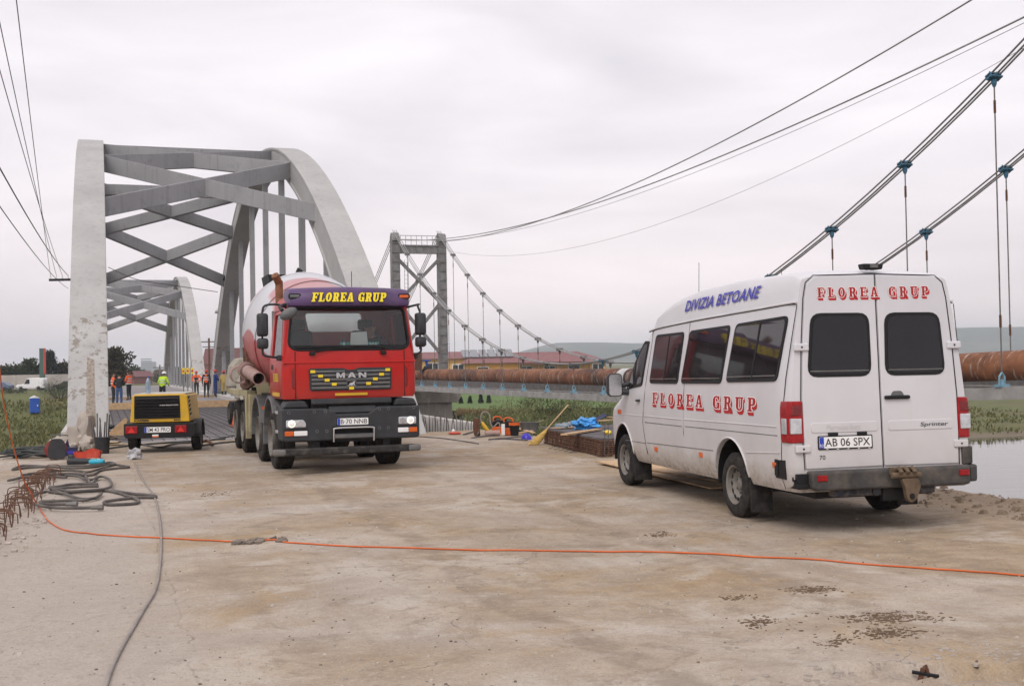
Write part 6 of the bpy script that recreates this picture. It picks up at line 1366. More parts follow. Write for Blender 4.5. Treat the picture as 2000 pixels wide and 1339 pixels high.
o = thing('tarp_fold', 'ochre folded board leaning at the inner side of the left rib', 'board', LU(.42, 27.6, 0), AX)
m = MB(); m.prism([(-.35, .25), (.05, .62), (.22, .35), (.25, .2)], 'y', 0, .04); m.build('board_face', M['wood'], o)

# ================================================================== TOOLS AND CAGE, MIDDLE
cg = thing('rebar_cage', 'low woven stack of rusty reinforcement mats left of the white van', 'rebar cage', (1.52, 20.5, 0), 0)
d1 = Vector((-1.0, 4.2, 0)); n1 = d1.normalized(); n2 = Vector((n1.y, -n1.x, 0)); L1, L2, HC = 3.9, 2.6, .30
rng = random.Random(2)
def bars(name, segs, r=.0075, mat='rebar'):
    m = MB()
    for a, b in segs: m.tube([a, b], r, 4)
    ob = m.build(name, M[mat], cg, recalc=False); tag(ob, kind='stuff'); return ob
J = lambda s=.012: Vector((rng.uniform(-s, s), rng.uniform(-s, s), 0))
bars('side_verticals', [(n1*(i*.065)+J(), n1*(i*.065)+Vector((0, 0, HC))+J()) for i in range(60)]+[(n1*(i*.065)+n2*.05+J(), n1*(i*.065)+n2*.05+Vector((0, 0, HC))+J()) for i in range(60)])
bars('side_horizontals', [(Vector((0, 0, z))-n1*.05+J(), n1*L1+Vector((0, 0, z))+J()) for z in (.02, .05, .085, .115, .15, .18, .215, .25, .28)], .009)
bars('end_verticals', [(n2*(i*.065)+J(), n2*(i*.065)+Vector((0, 0, HC))+J()) for i in range(40)])
bars('end_horizontals', [(Vector((0, 0, z))-n2*.05+J(), n2*L2+Vector((0, 0, z))+J()) for z in (.02, .05, .085, .115, .15, .18, .215, .25, .28)], .009)
bars('top_long', [(n2*(i*.09)+Vector((0, 0, HC))+J(), n2*(i*.09)+n1*L1+Vector((0, 0, HC))+J()) for i in range(29)], .008, 'rebargrey')
bars('top_cross', [(n1*(i*.09)+Vector((0, 0, HC+.014))+J(), n1*(i*.09)+n2*L2+Vector((0, 0, HC+.014))+J()) for i in range(49)], .008, 'rebargrey')
m = MB(); a, b = n1*.12+n2*.12, n1*(L1-.1)+n2*.12; c, d = n1*(L1-.1)+n2*(L2-.1), n1*.12+n2*(L2-.1)
m.add([v+Vector((0, 0, z)) for z in (HC-.13, HC-.05) for v in (a, b, c, d)], [(0, 3, 2, 1), (4, 5, 6, 7), (0, 1, 5, 4), (1, 2, 6, 5), (2, 3, 7, 6), (3, 0, 4, 7)]); m.build('packed_sheet', pm('dull rusty mats', (.085, .066, .062), .9, 0, .3, 8), cg)
bars('sticking_bars', [(Vector((.05, 0, 0)), Vector((.07, 0, .62))), (Vector((.12, .03, 0)), Vector((.13, .03, .60)))], .008, 'rebargrey')
CT = lambda s, t, z=0.0: Vector((1.52, 20.5, HC+.03+z))+n1*s+n2*t
def plank(p, q, w, h, label, mat='wood', nm='plank', cat='plank'):
    d = (q-p); dn = d.normalized(); sd_ = dn.cross(Vector((0, 0, 1))).normalized(); u = sd_.cross(dn); m = MB()
    m.loft([[x+sd_*w/2, x+sd_*w/2+u*h, x-sd_*w/2+u*h, x-sd_*w/2] for x in (p, q)]); return tag(m.build(nm, M[mat], bevel=.004), label, cat)
plank(G(1101, 850, .34), G(1170, 839, .34), .13, .03, 'pale plank lying across the middle of the rebar cage')
plank(G(1112, 826, .34), G(1200, 821, .34), .10, .03, 'pale batten at the far end of the rebar cage')
plank(CT(3.3, .1, .0), CT(3.6, .5, .0), .25, .02, 'small wooden offcut on the near edge of the rebar cage')
bl = CT(3.3, .55); 
for i, (s_, t_) in enumerate(((2.95, .40), (3.15, .55))):
    bottle(G(1085+14*i, 831-2*i, .38), .32, pet, ['water bottle lying on the rebar cage, nearer one', 'water bottle lying on the rebar cage, farther one'][i], (R(90), 0, R(60)))
crumple('blue_bag', G(1142, 838, .32), (.24, .22, .22), M['bluebag'], 'bright blue plastic bag heaped on the rebar cage', 'bag', 21, 4, .55)
o = thing('shovel', 'shovel with dark blue blade resting on the rebar cage by the van', 'shovel', G(1172, 836, .33), .5)
m = MB(); m.loft([[(x, y*w-.05, z+c_*abs(y)*.05) for y in (-1, -.5, 0, .5, 1)]+[(x, y*w-.05, z+.008+c_*abs(y)*.05) for y in (1, .5, 0, -.5, -1)] for x, w, z, c_ in ((-.22, .05, .12, .3), (-.16, .11, .13, .6), (.1, .12, .22, 1), (.14, .09, .24, 1))]); m.build('blade', M['navy'], o, smooth=40)
m = MB(); m.tube([(.1, -.05, .22), (1.2, .1, .12)], .017, 8); m.build('shaft', M['wood'], o, smooth=60)
m = MB(); m.tube([(-.05, -.05, .0), (-.04, -.05, .14)], .01, 6); m.build('rest', M['rust'], o)
crumple('yellow_sack', G(1187, 848, .32), (.08, .07, .08), M['sticker'], 'small yellow package on the rebar cage next to the van wheel', 'package', 31, 2, .4)
# broom leaning on the cage
o = thing('broom', 'straw broom with wooden handle leaning on the rebar cage', 'broom', (0, 0, 0), 0)
b0 = G(1043, 869)+Vector((0, 0, .03)); b1 = AY(1110, 790, b0.y+.3); bd = (b1-b0).normalized(); nb = b0+bd*.40
m = MB(); m.tube([nb, b1], .014, 8); m.build('handle', M['wood'], o, smooth=60)
m = MB(); sx = Vector((1, 0, 0)); rr_ = []
for t_, w, th in ((-.02, .11, .04), (.08, .118, .055), (.2, .095, .055), (.32, .055, .042), (.42, .024, .024)):
    c = b0+bd*t_; rr_.append([c+sx*w*math.cos(a)+Vector((0, 1, 0))*th*math.sin(a) for a in [i*math.pi/8 for i in range(16)]])
m.loft(rr_); m.build('bristle_head', M['straw'], o, smooth=50)
m = MB(); rng = random.Random(3)
for k in range(90):
    a = rng.uniform(-.085, .085); q = b0+bd*.10+sx*a+Vector((0, rng.uniform(-.04, .04), 0)); m.tube([q, b0-bd*rng.uniform(.0, .06)+sx*a*1.15+Vector((0, rng.uniform(-.05, .05), 0))], .0025, 3)
ob = m.build('bristles', M['straw'], o, recalc=False); tag(ob, kind='stuff')
for z in (.18, .26):
    m = MB(); c = b0+bd*z; w = .085-.16*(z-.1); m.tube([c+sx*w*math.cos(a)+Vector((0, 1, 0))*.05*math.sin(a) for a in [i*math.pi/8 for i in range(16)]], .004, 5, closed=True); m.build('binding', M['woodold'], o)
# helmet, canisters, tub, breaker and bits
o = thing('safety_helmet', 'ultramarine blue safety helmet left on the slab by the broom', 'helmet', G(1028, 858), .4)
m = MB(); m.lathe([(.125, 0), (.118, .05), (.09, .105), (.045, .135), (.001, .142)], 22, Matrix.Diagonal((.92, 1.08, 1, 1)), cap=False); m.build('helmet_shell', M['helmetblue'], o, smooth=60)
m = MB(); m.lathe([(.145, .0), (.122, .012)], 22, Matrix.Diagonal((.92, 1.12, 1, 1)), cap=False); m.build('brim', M['helmetblue'], o, smooth=60)
def canister(px, py, rz, label):
    o = thing('fuel_canister', label, 'canister', G(px, py), rz, 'orange and black canisters'); h = .36
    m = MB(); m.prism(rrect(-.13, .13, 0, .17, .03), 'y', -.09, .09); m.build('lower_body', M['orangeplastic'], o, bevel=.015)
    m = MB(); m.prism(rpoly([(-.13, .172), (.13, .172), (.13, .30), (.05, .33), (-.02, .33), (-.13, .29)], .02), 'y', -.09, .09); m.build('upper_body', M['black'], o, bevel=.015)
    m = MB(); m.tube(smooth_path([(-.09, 0, .28), (-.09, 0, .38), (.02, 0, .40), (.10, 0, .36), (.10, 0, .3)], 4), .018, 7); m.build('carry_handle', M['orangeplastic'], o, smooth=60)
    m = MB(); m.lathe([(.03, 0), (.03, .04)], 10, Matrix.Translation((-.06, .03, .32))); m.build('cap', M['black'], o)
canister(972, 846, .2, 'orange and black canister standing leftmost by the breaker'); canister(993, 849, -.1, 'orange and black canister standing in the middle, red front')
o = thing('paint_bucket', 'black bucket with orange lid rim right of the canisters', 'bucket', G(1005, 850), 0)
m = MB(); m.lathe([(.09, 0), (.12, .24), (.125, .24), (.125, .26), (.11, .26), (.085, .02)], 20, cap=False); m.build('bucket_wall', M['black'], o, smooth=40)
m = MB(); m.lathe([(.127, .235), (.13, .30), (.12, .30)], 20, cap=False); m.build('rim', M['orangeplastic'], o, smooth=40)
m = MB(); p = G(983, 850); m.cbox((p.x, p.y-.02, .14), (.08, .02, .26)); tag(m.build('white_card', M['white']), 'white carton panel between the two canisters', 'carton')
o = thing('mortar_tub', 'black plastic mortar tub behind the rebar cage', 'tub', G(1034, 843), .1)
m = MB(); m.loft([[(p[0], p[1], z) for p in rrect(-w, w, -w*.6, w*.6, .09)] for z, w in ((0, .18), (.22, .24), (.235, .255), (.23, .23), (.03, .17))]); m.build('tub_wall', M['plasticgrey'], o, smooth=40)
m = MB(); m.tube([(.1, 0, .2), (.38, .1, .27)], .012, 6); m.build('trowel_handle', M['woodold'], o)
o = thing('rock_breaker', 'yellow hand breaker with looped hose beside a rusty plate', 'breaker', G(945, 851), .1)
m = MB(); m.prism(rpoly([(-.22, 0), (-.08, 0), (-.09, .16), (-.10, .40), (-.24, .42), (-.25, .2)], .03), 'y', -.02, .02); m.build('rusty_plate', M['rust'], o)
m = MB(); m.loft([[(x, q*math.cos(a), z+q*math.sin(a)) for a in [i*math.pi/6 for i in range(12)]] for x, z, q in ((-.05, .30, .05), (0, .24, .08), (.08, .14, .075), (.14, .08, .05))]); m.build('breaker_body', M['yellow'], o, smooth=50)
m = MB(); m.tube(smooth_path([(-.06, 0, .30), (-.05, 0, .50), (.05, 0, .56), (.14, 0, .48), (.16, 0, .30), (.22, 0, .20), (.34, 0, .30), (.38, 0, .2), (.3, 0, .05)], 5), .016, 7); m.build('hose_loop', M['greycable'], o, smooth=60)
m = MB(); m.tube([(-.14, -.06, .05), (-.16, -.06, .06)], .06, 10); m.build('end_ring', M['steel'], o)
m = MB(); m.tube([(.02, -.12, .065), (.36, -.10, .07)], [.06, .065], 12); m.build('core_cylinder', M['salmon'], o, smooth=50)
o = thing('red_rag', 'small red and white rag on the slab near the parapet stub', 'rag', G(888, 848), 0)
m = MB(); m.ell((0, 0, .03), (.16, .08, .035), 12, 6); m.build('rag_fold', M['toolred'], o, smooth=60); m = MB(); m.ell((-.03, .02, .08), (.04, .03, .05), 10, 6); m.build('rag_knot', M['white'], o, smooth=60)
for i, (a, b, w, lb) in enumerate([((922, 857), (975, 850), .05, 'dark flat bar lying left of the blue helmet'), ((955, 860), (1040, 853), .05, 'dark flat bar lying just behind the blue helmet'), ((978, 858), (1030, 862), .04, 'short dark bar nearest the blue helmet'), ((905, 850), (935, 842), .03, 'thin dark stick by the end of the parapet stub')]):
    plank(G(*a)+Vector((0, 0, .01)), G(*b)+Vector((0, 0, .02)), w, .03, lb, 'rebargrey', 'flat_bar', 'bar')
for i, (a, b, lb) in enumerate([((1010, 838), (1042, 850), 'wooden offcut slanting beside the mortar tub'), ((1012, 848), (1040, 846), 'wooden offcut lying flat beside the cage'), ((1006, 843), (1030, 836), 'weathered board end behind the black bucket')]):
    plank(G(*a)+Vector((0, 0, .02)), G(*b)+Vector((0, 0, .05)), .09, .025, lb, 'wood' if i < 2 else 'woodold', 'offcut', 'wood')
# plywood sheets under the van's left flank
plank(Vector((1.62, 19.3, .02)), Vector((2.75, 14.9, .02)), .60, .02, 'thin pale plywood sheet lying beyond the van front wheel', 'wood', 'plywood_sheet', 'plywood')
plank(Vector((2.2, 17.4, .045)), Vector((3.3, 14.6, .03)), .5, .02, 'second plywood sheet lying under the van flank', 'wood', 'plywood_sheet', 'plywood')
m = MB(); rng = random.Random(6)
for k in range(5): m.tube([G(1100+12*k, 868+2*k)+Vector((0, 0, .02)), G(1072+10*k, 877+2*k)+Vector((0, 0, .015))], .006, 4)
tag(m.build('wire_scrap', M['rebargrey']), 'flat scrap of wire mesh lying in front of the rebar cage', 'wire mesh')
# stick in the broken hole
o = thing('broken_post', 'charred stub of iron sticking from the broken edge front right', 'stub', G(1808, 1310)+Vector((0, 0, -.01)), 0)
m = MB(); m.tube([(-.035, 0, -.05), (-.012, 0, .025), (0, .01, .035), (.018, 0, -.02)], [.012, .014, .014, .010], 7); m.build('iron_stub', M['rust'], o, smooth=60)
m = MB(); m.tube([(-.07, .0, .008), (.06, -.02, -.012)], .010, 6); m.build('iron_bar', M['black'], o)
bc = MB(); rng = random.Random(31)
for k in range(240):
    t = rng.random(); px = 1400+640*t+rng.gauss(0, 24); py = 1352-92*t+rng.gauss(0, 15)+(16 if t < .6 else 0); p = G(px, py); s = rng.uniform(.005, .016)*(1.6 if rng.random() < .2 else 1); z = slab_h(*toLU(p.x, p.y))
    n = 7; a0 = rng.uniform(0, 6); r0 = [s*rng.uniform(.7, 1.4) for _ in range(n)]; hh = s*rng.uniform(.18, .5)
    lo = [(p.x+r0[i]*1.3*math.cos(a0+i*6.283/n), p.y+r0[i]*math.sin(a0+i*6.283/n), z-.01) for i in range(n)]; mi_ = [(p.x+r0[i]*1.05*math.cos(a0+i*6.283/n), p.y+r0[i]*.8*math.sin(a0+i*6.283/n), z+hh*rng.uniform(.5, 1)) for i in range(n)]; top = (p.x+rng.uniform(-.3, .3)*s, p.y, z+hh*1.15)
    bc.add(lo+mi_+[top], [(i, (i+1) % n, n+(i+1) % n, n+i) for i in range(n)]+[(n+i, n+(i+1) % n, 2*n) for i in range(n)])
tag(bc.build('broken_concrete', old_concrete('crumbled edge', (.34, .295, .255), (.19, .155, .12), .6, False), recalc=False), 'crumbled pale concrete along the broken joint front right', 'rubble', kind='stuff')

# ================================================================== BACKGROUND BUILDINGS
def bwall(o, x0, x1, y0, y1, z0, z1, mat): m = MB(); m.box(x0, x1, y0, y1, z0, z1); return m.build('wall', mat, o)
def window(o, x, z, w, h, y, mats=('white', 'darkglass')):
    m = MB(); m.box(x-w/2-.1, x+w/2+.1, y-.06, y+.05, z-.1, z+h+.1); f = m.build('window', M[mats[0]], o)
    for s in ((-w/2, -.05), (.05, w/2)): m = MB(); m.box(x+s[0], x+s[1], y-.1, y-.062, z, z+h); m.build('pane', M[mats[1]], f)
hw_or = pm('orange render', (.62, .29, .06), .85, 0, .1, .8); hw_ye = pm('yellow render', (.70, .42, .15), .85, 0, .08, .8); hroof = pm('wine red roof', (.20, .078, .080), .7, 0, .15, 1.2); panel = pm('roof panels', (.25, .26, .28), .35, .3, .1, 2)
hs = thing('long_house', 'long orange house with wine red roof behind the pipe', 'house', (0, 265, -.905), 0); hs.scale = (1.559,)*3
bwall(hs, -16, -6.8, 0, 9, -5, 2.8, hw_ye); bwall(hs, -7.0, 13.3, -2.4, 7, -5, 2.05, hw_or)
m = MB(); m.prism([(-.7, 2.75), (4.5, 3.8), (9.7, 2.75)], 'x', -16.6, -6.3); rf = m.build('roof', hroof, hs)
m = MB(); m.add([(-7.4, -3.1, 2.0), (13.8, -3.1, 2.0), (9.5, 2.4, 3.5), (-5.5, 2.4, 3.5), (13.8, 7.6, 2.0), (-7.4, 7.6, 2.0)], [(0, 1, 2, 3), (2, 1, 4), (3, 2, 4, 5), (0, 3, 5), (0, 5, 4, 1)]); m.build('roof', hroof, hs)
for k in range(6):
    m = MB(); x = -7.1+k*1.25; m.add([(x, -.6, 2.9), (x+1.1, -.6, 2.9), (x+.7, 1.6, 3.95), (x-.4, 1.6, 3.95), (x, -.6, 2.96), (x+1.1, -.6, 2.96), (x+.7, 1.6, 4.0), (x-.4, 1.6, 4.0)], [(0, 1, 2, 3), (4, 5, 6, 7), (0, 1, 5, 4), (1, 2, 6, 5), (2, 3, 7, 6), (3, 0, 4, 7)]); m.build('solar_panel', panel, rf)
m = MB(); m.box(-3.2, -2.8, 1, 1.4, 2.5, 4.6); m.build('chimney', M['alu'], hs)
for x, z, y in ((-11.5, 1.0, 0), (-7.7, .75, -2.4), (-4.2, .3, -2.4), (2.0, .3, -2.4), (5.3, .3, -2.4), (8.8, .4, -2.4), (12.2, .5, -2.4), (-14.3, .9, 0)): window(hs, x, z-.1, 1.5, 1.2, y)
m = MB(); m.box(1.0, 11, -4.2, -2.5, 1.75, 1.9); pc = m.build('porch_roof', hroof, hs)
for x in (1.2, 3.6, 6.2, 8.6, 10.8): m = MB(); m.box(x-.12, x+.12, -4.1, -3.9, -5, 1.75); m.build('porch_post', M['rust'], hs)
# far town on the left, across the river
def gable(label, x0, x1, Y, z0, z1, z2, wmat, rmat, dep=10, nwin=0, cat='building'):
    o = thing('town_house', label, cat, ((x0+x1)/2, Y, z0), 0); w = (x1-x0)/2
    bwall(o, -w, w, 0, dep, -2, z1-z0, wmat); m = MB(); m.prism([(-w-.4, z1-z0-.05), (w+.4, z1-z0-.05), (w-.6, z2-z0), (-w+.6, z2-z0)], 'y', -.5, dep+.5); m.build('roof', rmat, o)
    for k in range(nwin): window(o, -w+(k+.5)*2*w/nwin, (z1-z0)*.45, 1.0, 1.2, 0)
    return o
def W_(px, py, Y): return AY(px, py, Y)
a = W_(223, 752, 240); b = W_(262, 727, 240); gable('low building with red roof seen left under the near arch', a.x, b.x, 240, -1, b.z*.45, b.z+.3, pm('dull red wall', (.24, .10, .09), .8), hroof, 12)
a = W_(268, 740, 900); b = W_(304, 706, 900); o = thing('tower_block', 'pale hazy tower block far behind the bridge', 'building', ((a.x+b.x)/2, 900, 0), 0)
m = MB(); m.box(-(b.x-a.x)*.28, (b.x-a.x)*.28, 0, 12, -3, b.z); tb = m.build('wall', pm('pale block', (.52, .54, .58), .8, 0, .05, .2), o)
for k in range(7): m = MB(); m.box(-(b.x-a.x)*.29, (b.x-a.x)*.29, -.3, 0, 1.5+k*1.6, 2.3+k*1.6); m.build('window_band', pm('far glass', (.2, .23, .27), .3) if k == 0 else bpy.data.materials['far glass'], tb)
a = W_(398, 735, 330); b = W_(445, 690, 330); gable('tall brick building with sloping roof right of the far arch', a.x, b.x+5, 330, -2, b.z*.55, b.z+1.5, pm('brick red wall', (.22, .085, .07), .85), hroof, 14, 3)
a = W_(300, 742, 400); b = W_(345, 730, 400); gable('distant low houses at the end of the bridge road', a.x, b.x, 400, -2, .8, b.z+1.6, pm('town wall', (.30, .27, .24), .85), pm('town roof', (.13, .075, .06), .85), 10)
# a dome behind the mixer
a = W_(487, 672, 400); o = thing('church_dome', 'small grey church dome beside the mixer drum', 'dome', (a.x, 400, 0), 0); m = MB(); m.lathe([(3.2, -4), (3.2, a.z-3), (3.4, a.z-2.4), (2.6, a.z-.6), (1.0, a.z+1), (.15, a.z+2)], 16); m.build('dome_shell', M['alu'], o, smooth=50)

# retaining wall and road on the far bank
rw_ = thing('retaining_wall', 'long pale concrete wall behind the road on the far bank', 'wall', (0, 0, 0), 0)
Yw = 196
for k in range(11):
    xa = -124+k*4.6; m = MB(); z0 = Tz(xa, Yw)-.3; m.box(xa, xa+4.56, Yw, Yw+.4, -2, 1.55); m.build('wall_panel', M['wall'], rw_)
m = MB(); m.box(-130, -66, Yw-9.5, Yw-1.5, -1.3, -.93); tag(m.build('road', M['asphalt']), kind='structure')
def car(label, px, Y, Lc, Hc, mat, van=False, flip=1):
    p = AY(px, 750, Y); o = thing('parked_car' if not van else 'delivery_van', label, 'van' if van else 'car', (p.x, Y, -.93), 0); s = flip; h = Lc/2
    prof = [(-h, .3), (h, .3), (h, .75), (h*.9, .92), (h*.45, 1.0), (h*.2, Hc*.95), (-h*.0, Hc), (-h*.92, Hc), (-h, Hc*.9)] if van else [(-h, .3), (h, .3), (h, .7), (h*.9, .88), (h*.45, .95), (h*.18, Hc), (-h*.5, Hc), (-h*.8, .98), (-h, .9)]
    m = MB(); m.prism([(s*x, z) for x, z in prof], 'y', -.85, .85); m.build('body', mat, o, bevel=.08)
    m = MB(); m.prism([(s*x, z) for x, z in ((h*.40, 1.02), (h*.20, Hc*.9), (h*.0, Hc*.9), (h*.0, 1.02))], 'y', -.87, .87); m.build('side_window', M['darkglass'], o)
    for x in (-h*.62, h*.62):
        for y in (-.8, .8): m = MB(); m.lathe([(.3, -.1), (.32, 0), (.3, .1)], 14, Matrix.Translation((x, y, .31)) @ Matrix.Rotation(R(90), 4, 'X')); m.build('wheel', M['rubber'], o)
    m = MB(); m.box(s*h-.05, s*h+.03, -.8, .8, .35, .55); m.build('bumper', M['plasticdark'], o)
car('white small delivery van driving left on the far bank road', 62, 189, 4.5, 1.95, pm('white car paint', (.75, .75, .75), .3), True, -1)
car('blue grey car at the left edge of the far bank road', -2, 189, 4.2, 1.42, pm('blue car paint', (.10, .14, .22), .3), False, -1)
car('dark car on the far bank road next to the left rib', 133, 189, 4.2, 1.4, pm('dark car paint', (.05, .035, .04), .3), False, -1)
a = AY(83, 680, 192); o = thing('totem_post', 'tall green and red totem post behind the far road', 'post', (a.x, 192, -.95), 0)
m = MB(); m.box(-.42, .25, -.3, .3, 0, a.z+.95); m.build('green_column', pm('dull green', (.045, .10, .085), .6), o); m = MB(); m.box(.25, .42, -.3, .3, 2.6, a.z+.95); m.build('red_edge', M['toolred'], o)
p = AY(68, 832, 158); zt = Tz(p.x, p.y); o = thing('portable_toilet', 'blue portable toilet with white roof on the grassy far bank', 'toilet', (p.x, 158, zt), .5)
m = MB(); m.box(-.6, .6, -.6, .6, 0, 2.0); tb = m.build('cabin', M['blue'], o, bevel=.04)
m = MB(); m.prism([(-.64, 2.0), (.64, 2.0), (0, 2.32)], 'y', -.64, .64); m.build('roof', M['white'], o)
m = MB(); m.box(-.45, .45, -.64, -.6, .1, 1.85); dd = m.build('door', M['blue'], o); m = MB(); m.box(.25, .37, -.66, -.64, .9, 1.1); m.build('latch', M['white'], dd)

# power line on the left
o = thing('power_pole', 'timber power pole with crossarm mostly hidden by the left rib', 'pole', (-29.4, 80, 0), 0)
zc = 8.0; m = MB(); m.tube([(0, 0, -8), (0, 0, zc+.4)], [.16, .11], 10); m.build('pole_shaft', M['woodold'], o, smooth=60)
m = MB(); m.box(-2.0, 2.0, -.06, .06, zc-.08, zc+.08); ca = m.build('crossarm', M['black'], o)
xs_ = (-1.9, -1.5, -1.1, -.7)
for x in xs_: m = MB(); m.lathe([(.03, 0), (.05, .05), (.03, .1), (.05, .15), (.02, .2)], 8, Matrix.Translation((x, 0, zc+.08))); m.build('insulator', M['white'], ca)
def wire(a, b, sag, r, label):
    pts = [a+(b-a)*t-Vector((0, 0, sag*4*t*(1-t))) for t in [i/24 for i in range(25)]]; m = MB(); m.tube(pts, r, 5); tag(m.build('overhead_wire', M['wire']), label, 'wire', 'overhead wires on the left')
lbs = ['overhead wire steepest of the left bundle', 'overhead wire second of the left bundle', 'overhead wire third of the left bundle', 'overhead wire lower one entering at the left edge', 'lowest overhead wire entering at the left edge']
tops = [(35, 0), (-2, 10), (-6, 90), (-3, 295), (-2, 372)]
for i, (px, py) in enumerate(tops):
    q = AY(px, py, 30); a = Vector((-29.4+xs_[min(i, 3)], 80, zc+(.28 if i < 4 else -.6))); d = (q-a)/(30-80); e_ = a+(q-a)*1.35; wire(a, e_, .5, .014 if i != 3 else .02, lbs[i])
a = AY(212, 522, 62); b = AY(330, 556, 62); c = AY(425, 570, 62)
m = MB(); m.tube(smooth_path([AY(212, 522, 62), AY(265, 545, 60), AY(330, 556, 60), AY(425, 570, 61)], 6), .018, 5); tag(m.build('slack_wire', M['wire']), 'slack black wire strung across under the near arch', 'wire')
# street poles beyond
for px, py, Y, lb in ((408, 660, 190, 'bare utility pole with two crossarms left of the dark rib'), (312, 712, 260, 'distant thin street lamp pole under the arch'), (343, 716, 300, 'distant thin pole beside the far hangers')):
    p = AY(px, py, Y); o = thing('utility_pole', lb, 'pole', (p.x, Y, -2), 0); m = MB(); m.tube([(0, 0, 0), (0, 0, p.z+2)], .16, 8); m.build('pole_shaft', M['rust'] if px == 408 else M['steel'], o)
    m = MB(); m.box(-1.5, 1.5, -.06, .06, p.z+1.3, p.z+1.5); m.box(-1.0, 1.0, -.06, .06, p.z+.5, p.z+.65) if px == 408 else None; m.build('crossarm', M['steel'], o)
p = AY(318, 712, 130)
for i, (px, mt, lb) in enumerate(((358, 'sticker', 'yellow road sign leftmost of three by the far arch'), (366.5, 'sticker', 'yellow road sign in the middle of three by the far arch'), (375.5, 'toolred', 'red and yellow road sign nearest the far arch leg'))):
    p = AY(px, 724, 88); o = thing('road_sign', lb, 'sign', (p.x, 88, 0), .3, 'road signs by the far arch'); m = MB(); m.tube([(0, 0, 0), (0, 0, p.z+.1)], .035, 6); m.build('sign_post', M['steel'], o)
    m = MB(); m.box(-.105, .105, -.06, -.04, p.z-.22, p.z+.22); sp = m.build('sign_plate', M['sticker'], o); m = MB(); m.lathe([(.09, 0), (.09, .01)], 14, Matrix.Translation((0, -.06, p.z)) @ Matrix.Rotation(R(90), 4, 'X')) if i else m.prism([(-.1, p.z-.09), (.1, p.z-.09), (0, p.z+.1)], 'y', -.07, -.061); m.build('sign_symbol', M['toolred'], sp)

# ================================================================== VEGETATION
def leaf_mat(name, c0, c1, rough=.7):
    t = NT(name); g = t.n('ShaderNodeNewGeometry'); c = t.mix(t.ramp(g.outputs['Random Per Island'], (0, 0), (1, 1)), c0, c1); c = t.mix(t.ramp(t.noise(.9, 4), (.4, 0), (.6, .6)), c, tuple(x*.6 for x in c0)); m_ = t.done(c, rough, 0, Specular_IOR_Level=.3)
    tr = t.n('ShaderNodeBsdfTranslucent'); t.l(c, tr.inputs['Color']); ms = t.n('ShaderNodeMixShader'); ms.inputs[0].default_value = .38; t.l(t.b.outputs[0], ms.inputs[1]); t.l(tr.outputs[0], ms.inputs[2]); t.l(ms.outputs[0], t.out.inputs['Surface']); return m_
M['willow'] = leaf_mat('willow leaves', (.13, .155, .055), (.38, .39, .19)); M['shrub'] = leaf_mat('shrub leaves', (.022, .040, .014), (.062, .085, .026)); M['conifer'] = leaf_mat('conifer needles', (.010, .022, .014), (.026, .046, .026)); M['autumn'] = leaf_mat('dull tree leaves', (.030, .034, .014), (.085, .060, .026)); M['grass'] = leaf_mat('grass', (.085, .10, .022), (.20, .18, .055)); M['dry'] = leaf_mat('dry reeds', (.20, .125, .055), (.33, .24, .13)); M['bark'] = pm('bark', (.07, .05, .035), .9, 0, .3, 6, .3)
def leaves(name, C, D, L, W, mat, parent, rng):
    n = len(C); C = np.asarray(C); D = np.asarray(D); D = D/np.linalg.norm(D, axis=1, keepdims=True)
    S = np.cross(D, rng.normal(size=(n, 3))); S /= np.linalg.norm(S, axis=1, keepdims=True)
    L = L*(.6+.8*rng.rand(n, 1)); W = W*(.6+.8*rng.rand(n, 1))
    V = np.stack([C, C+D*L*.5+S*W*.5, C+D*L, C+D*L*.5-S*W*.5], 1).reshape(-1, 3)
    me = bpy.data.meshes.new(name); me.from_pydata(V.tolist(), [], [(4*i, 4*i+1, 4*i+2, 4*i+3) for i in range(n)]); return link(name, me, mat, parent)
def willow(p, h, w, n, label, seed, mat='willow'):
    rng = np.random.RandomState(seed); o = thing('willow_bush', label, 'bush', p, 0, 'bushes on the river bank'); C = []; D = []; m = MB()
    nb = 42
    for b in range(nb):
        a = rng.rand()*6.28; r = w*(rng.rand()**.6); hh = h*(1-.45*(r/w)**2)*(.65+.45*rng.rand()); tip = np.array([r*math.cos(a), r*math.sin(a), hh]); base = np.array([tip[0]*.2, tip[1]*.2, 0])
        mid = base*.4+tip*.6+np.array([0, 0, .12*h]); 
        if b % 3 == 0: m.tube([base, mid, tip], [.05, .03, .008], 4)
        k = n//nb
        t = .15+.85*rng.rand(k)**.7; q = ((1-t)**2)[:, None]*base+(2*t*(1-t))[:, None]*mid+(t**2)[:, None]*tip
        C.append(q+rng.normal(size=(k, 3))*w*.085); dd = (tip-base)/np.linalg.norm(tip-base)+rng.normal(size=(k, 3))*.75; D.append(dd)
    leaves('foliage', np.concatenate(C), np.concatenate(D), .20, .048, M[mat], o, rng); m.build('stems', M['bark'], o)
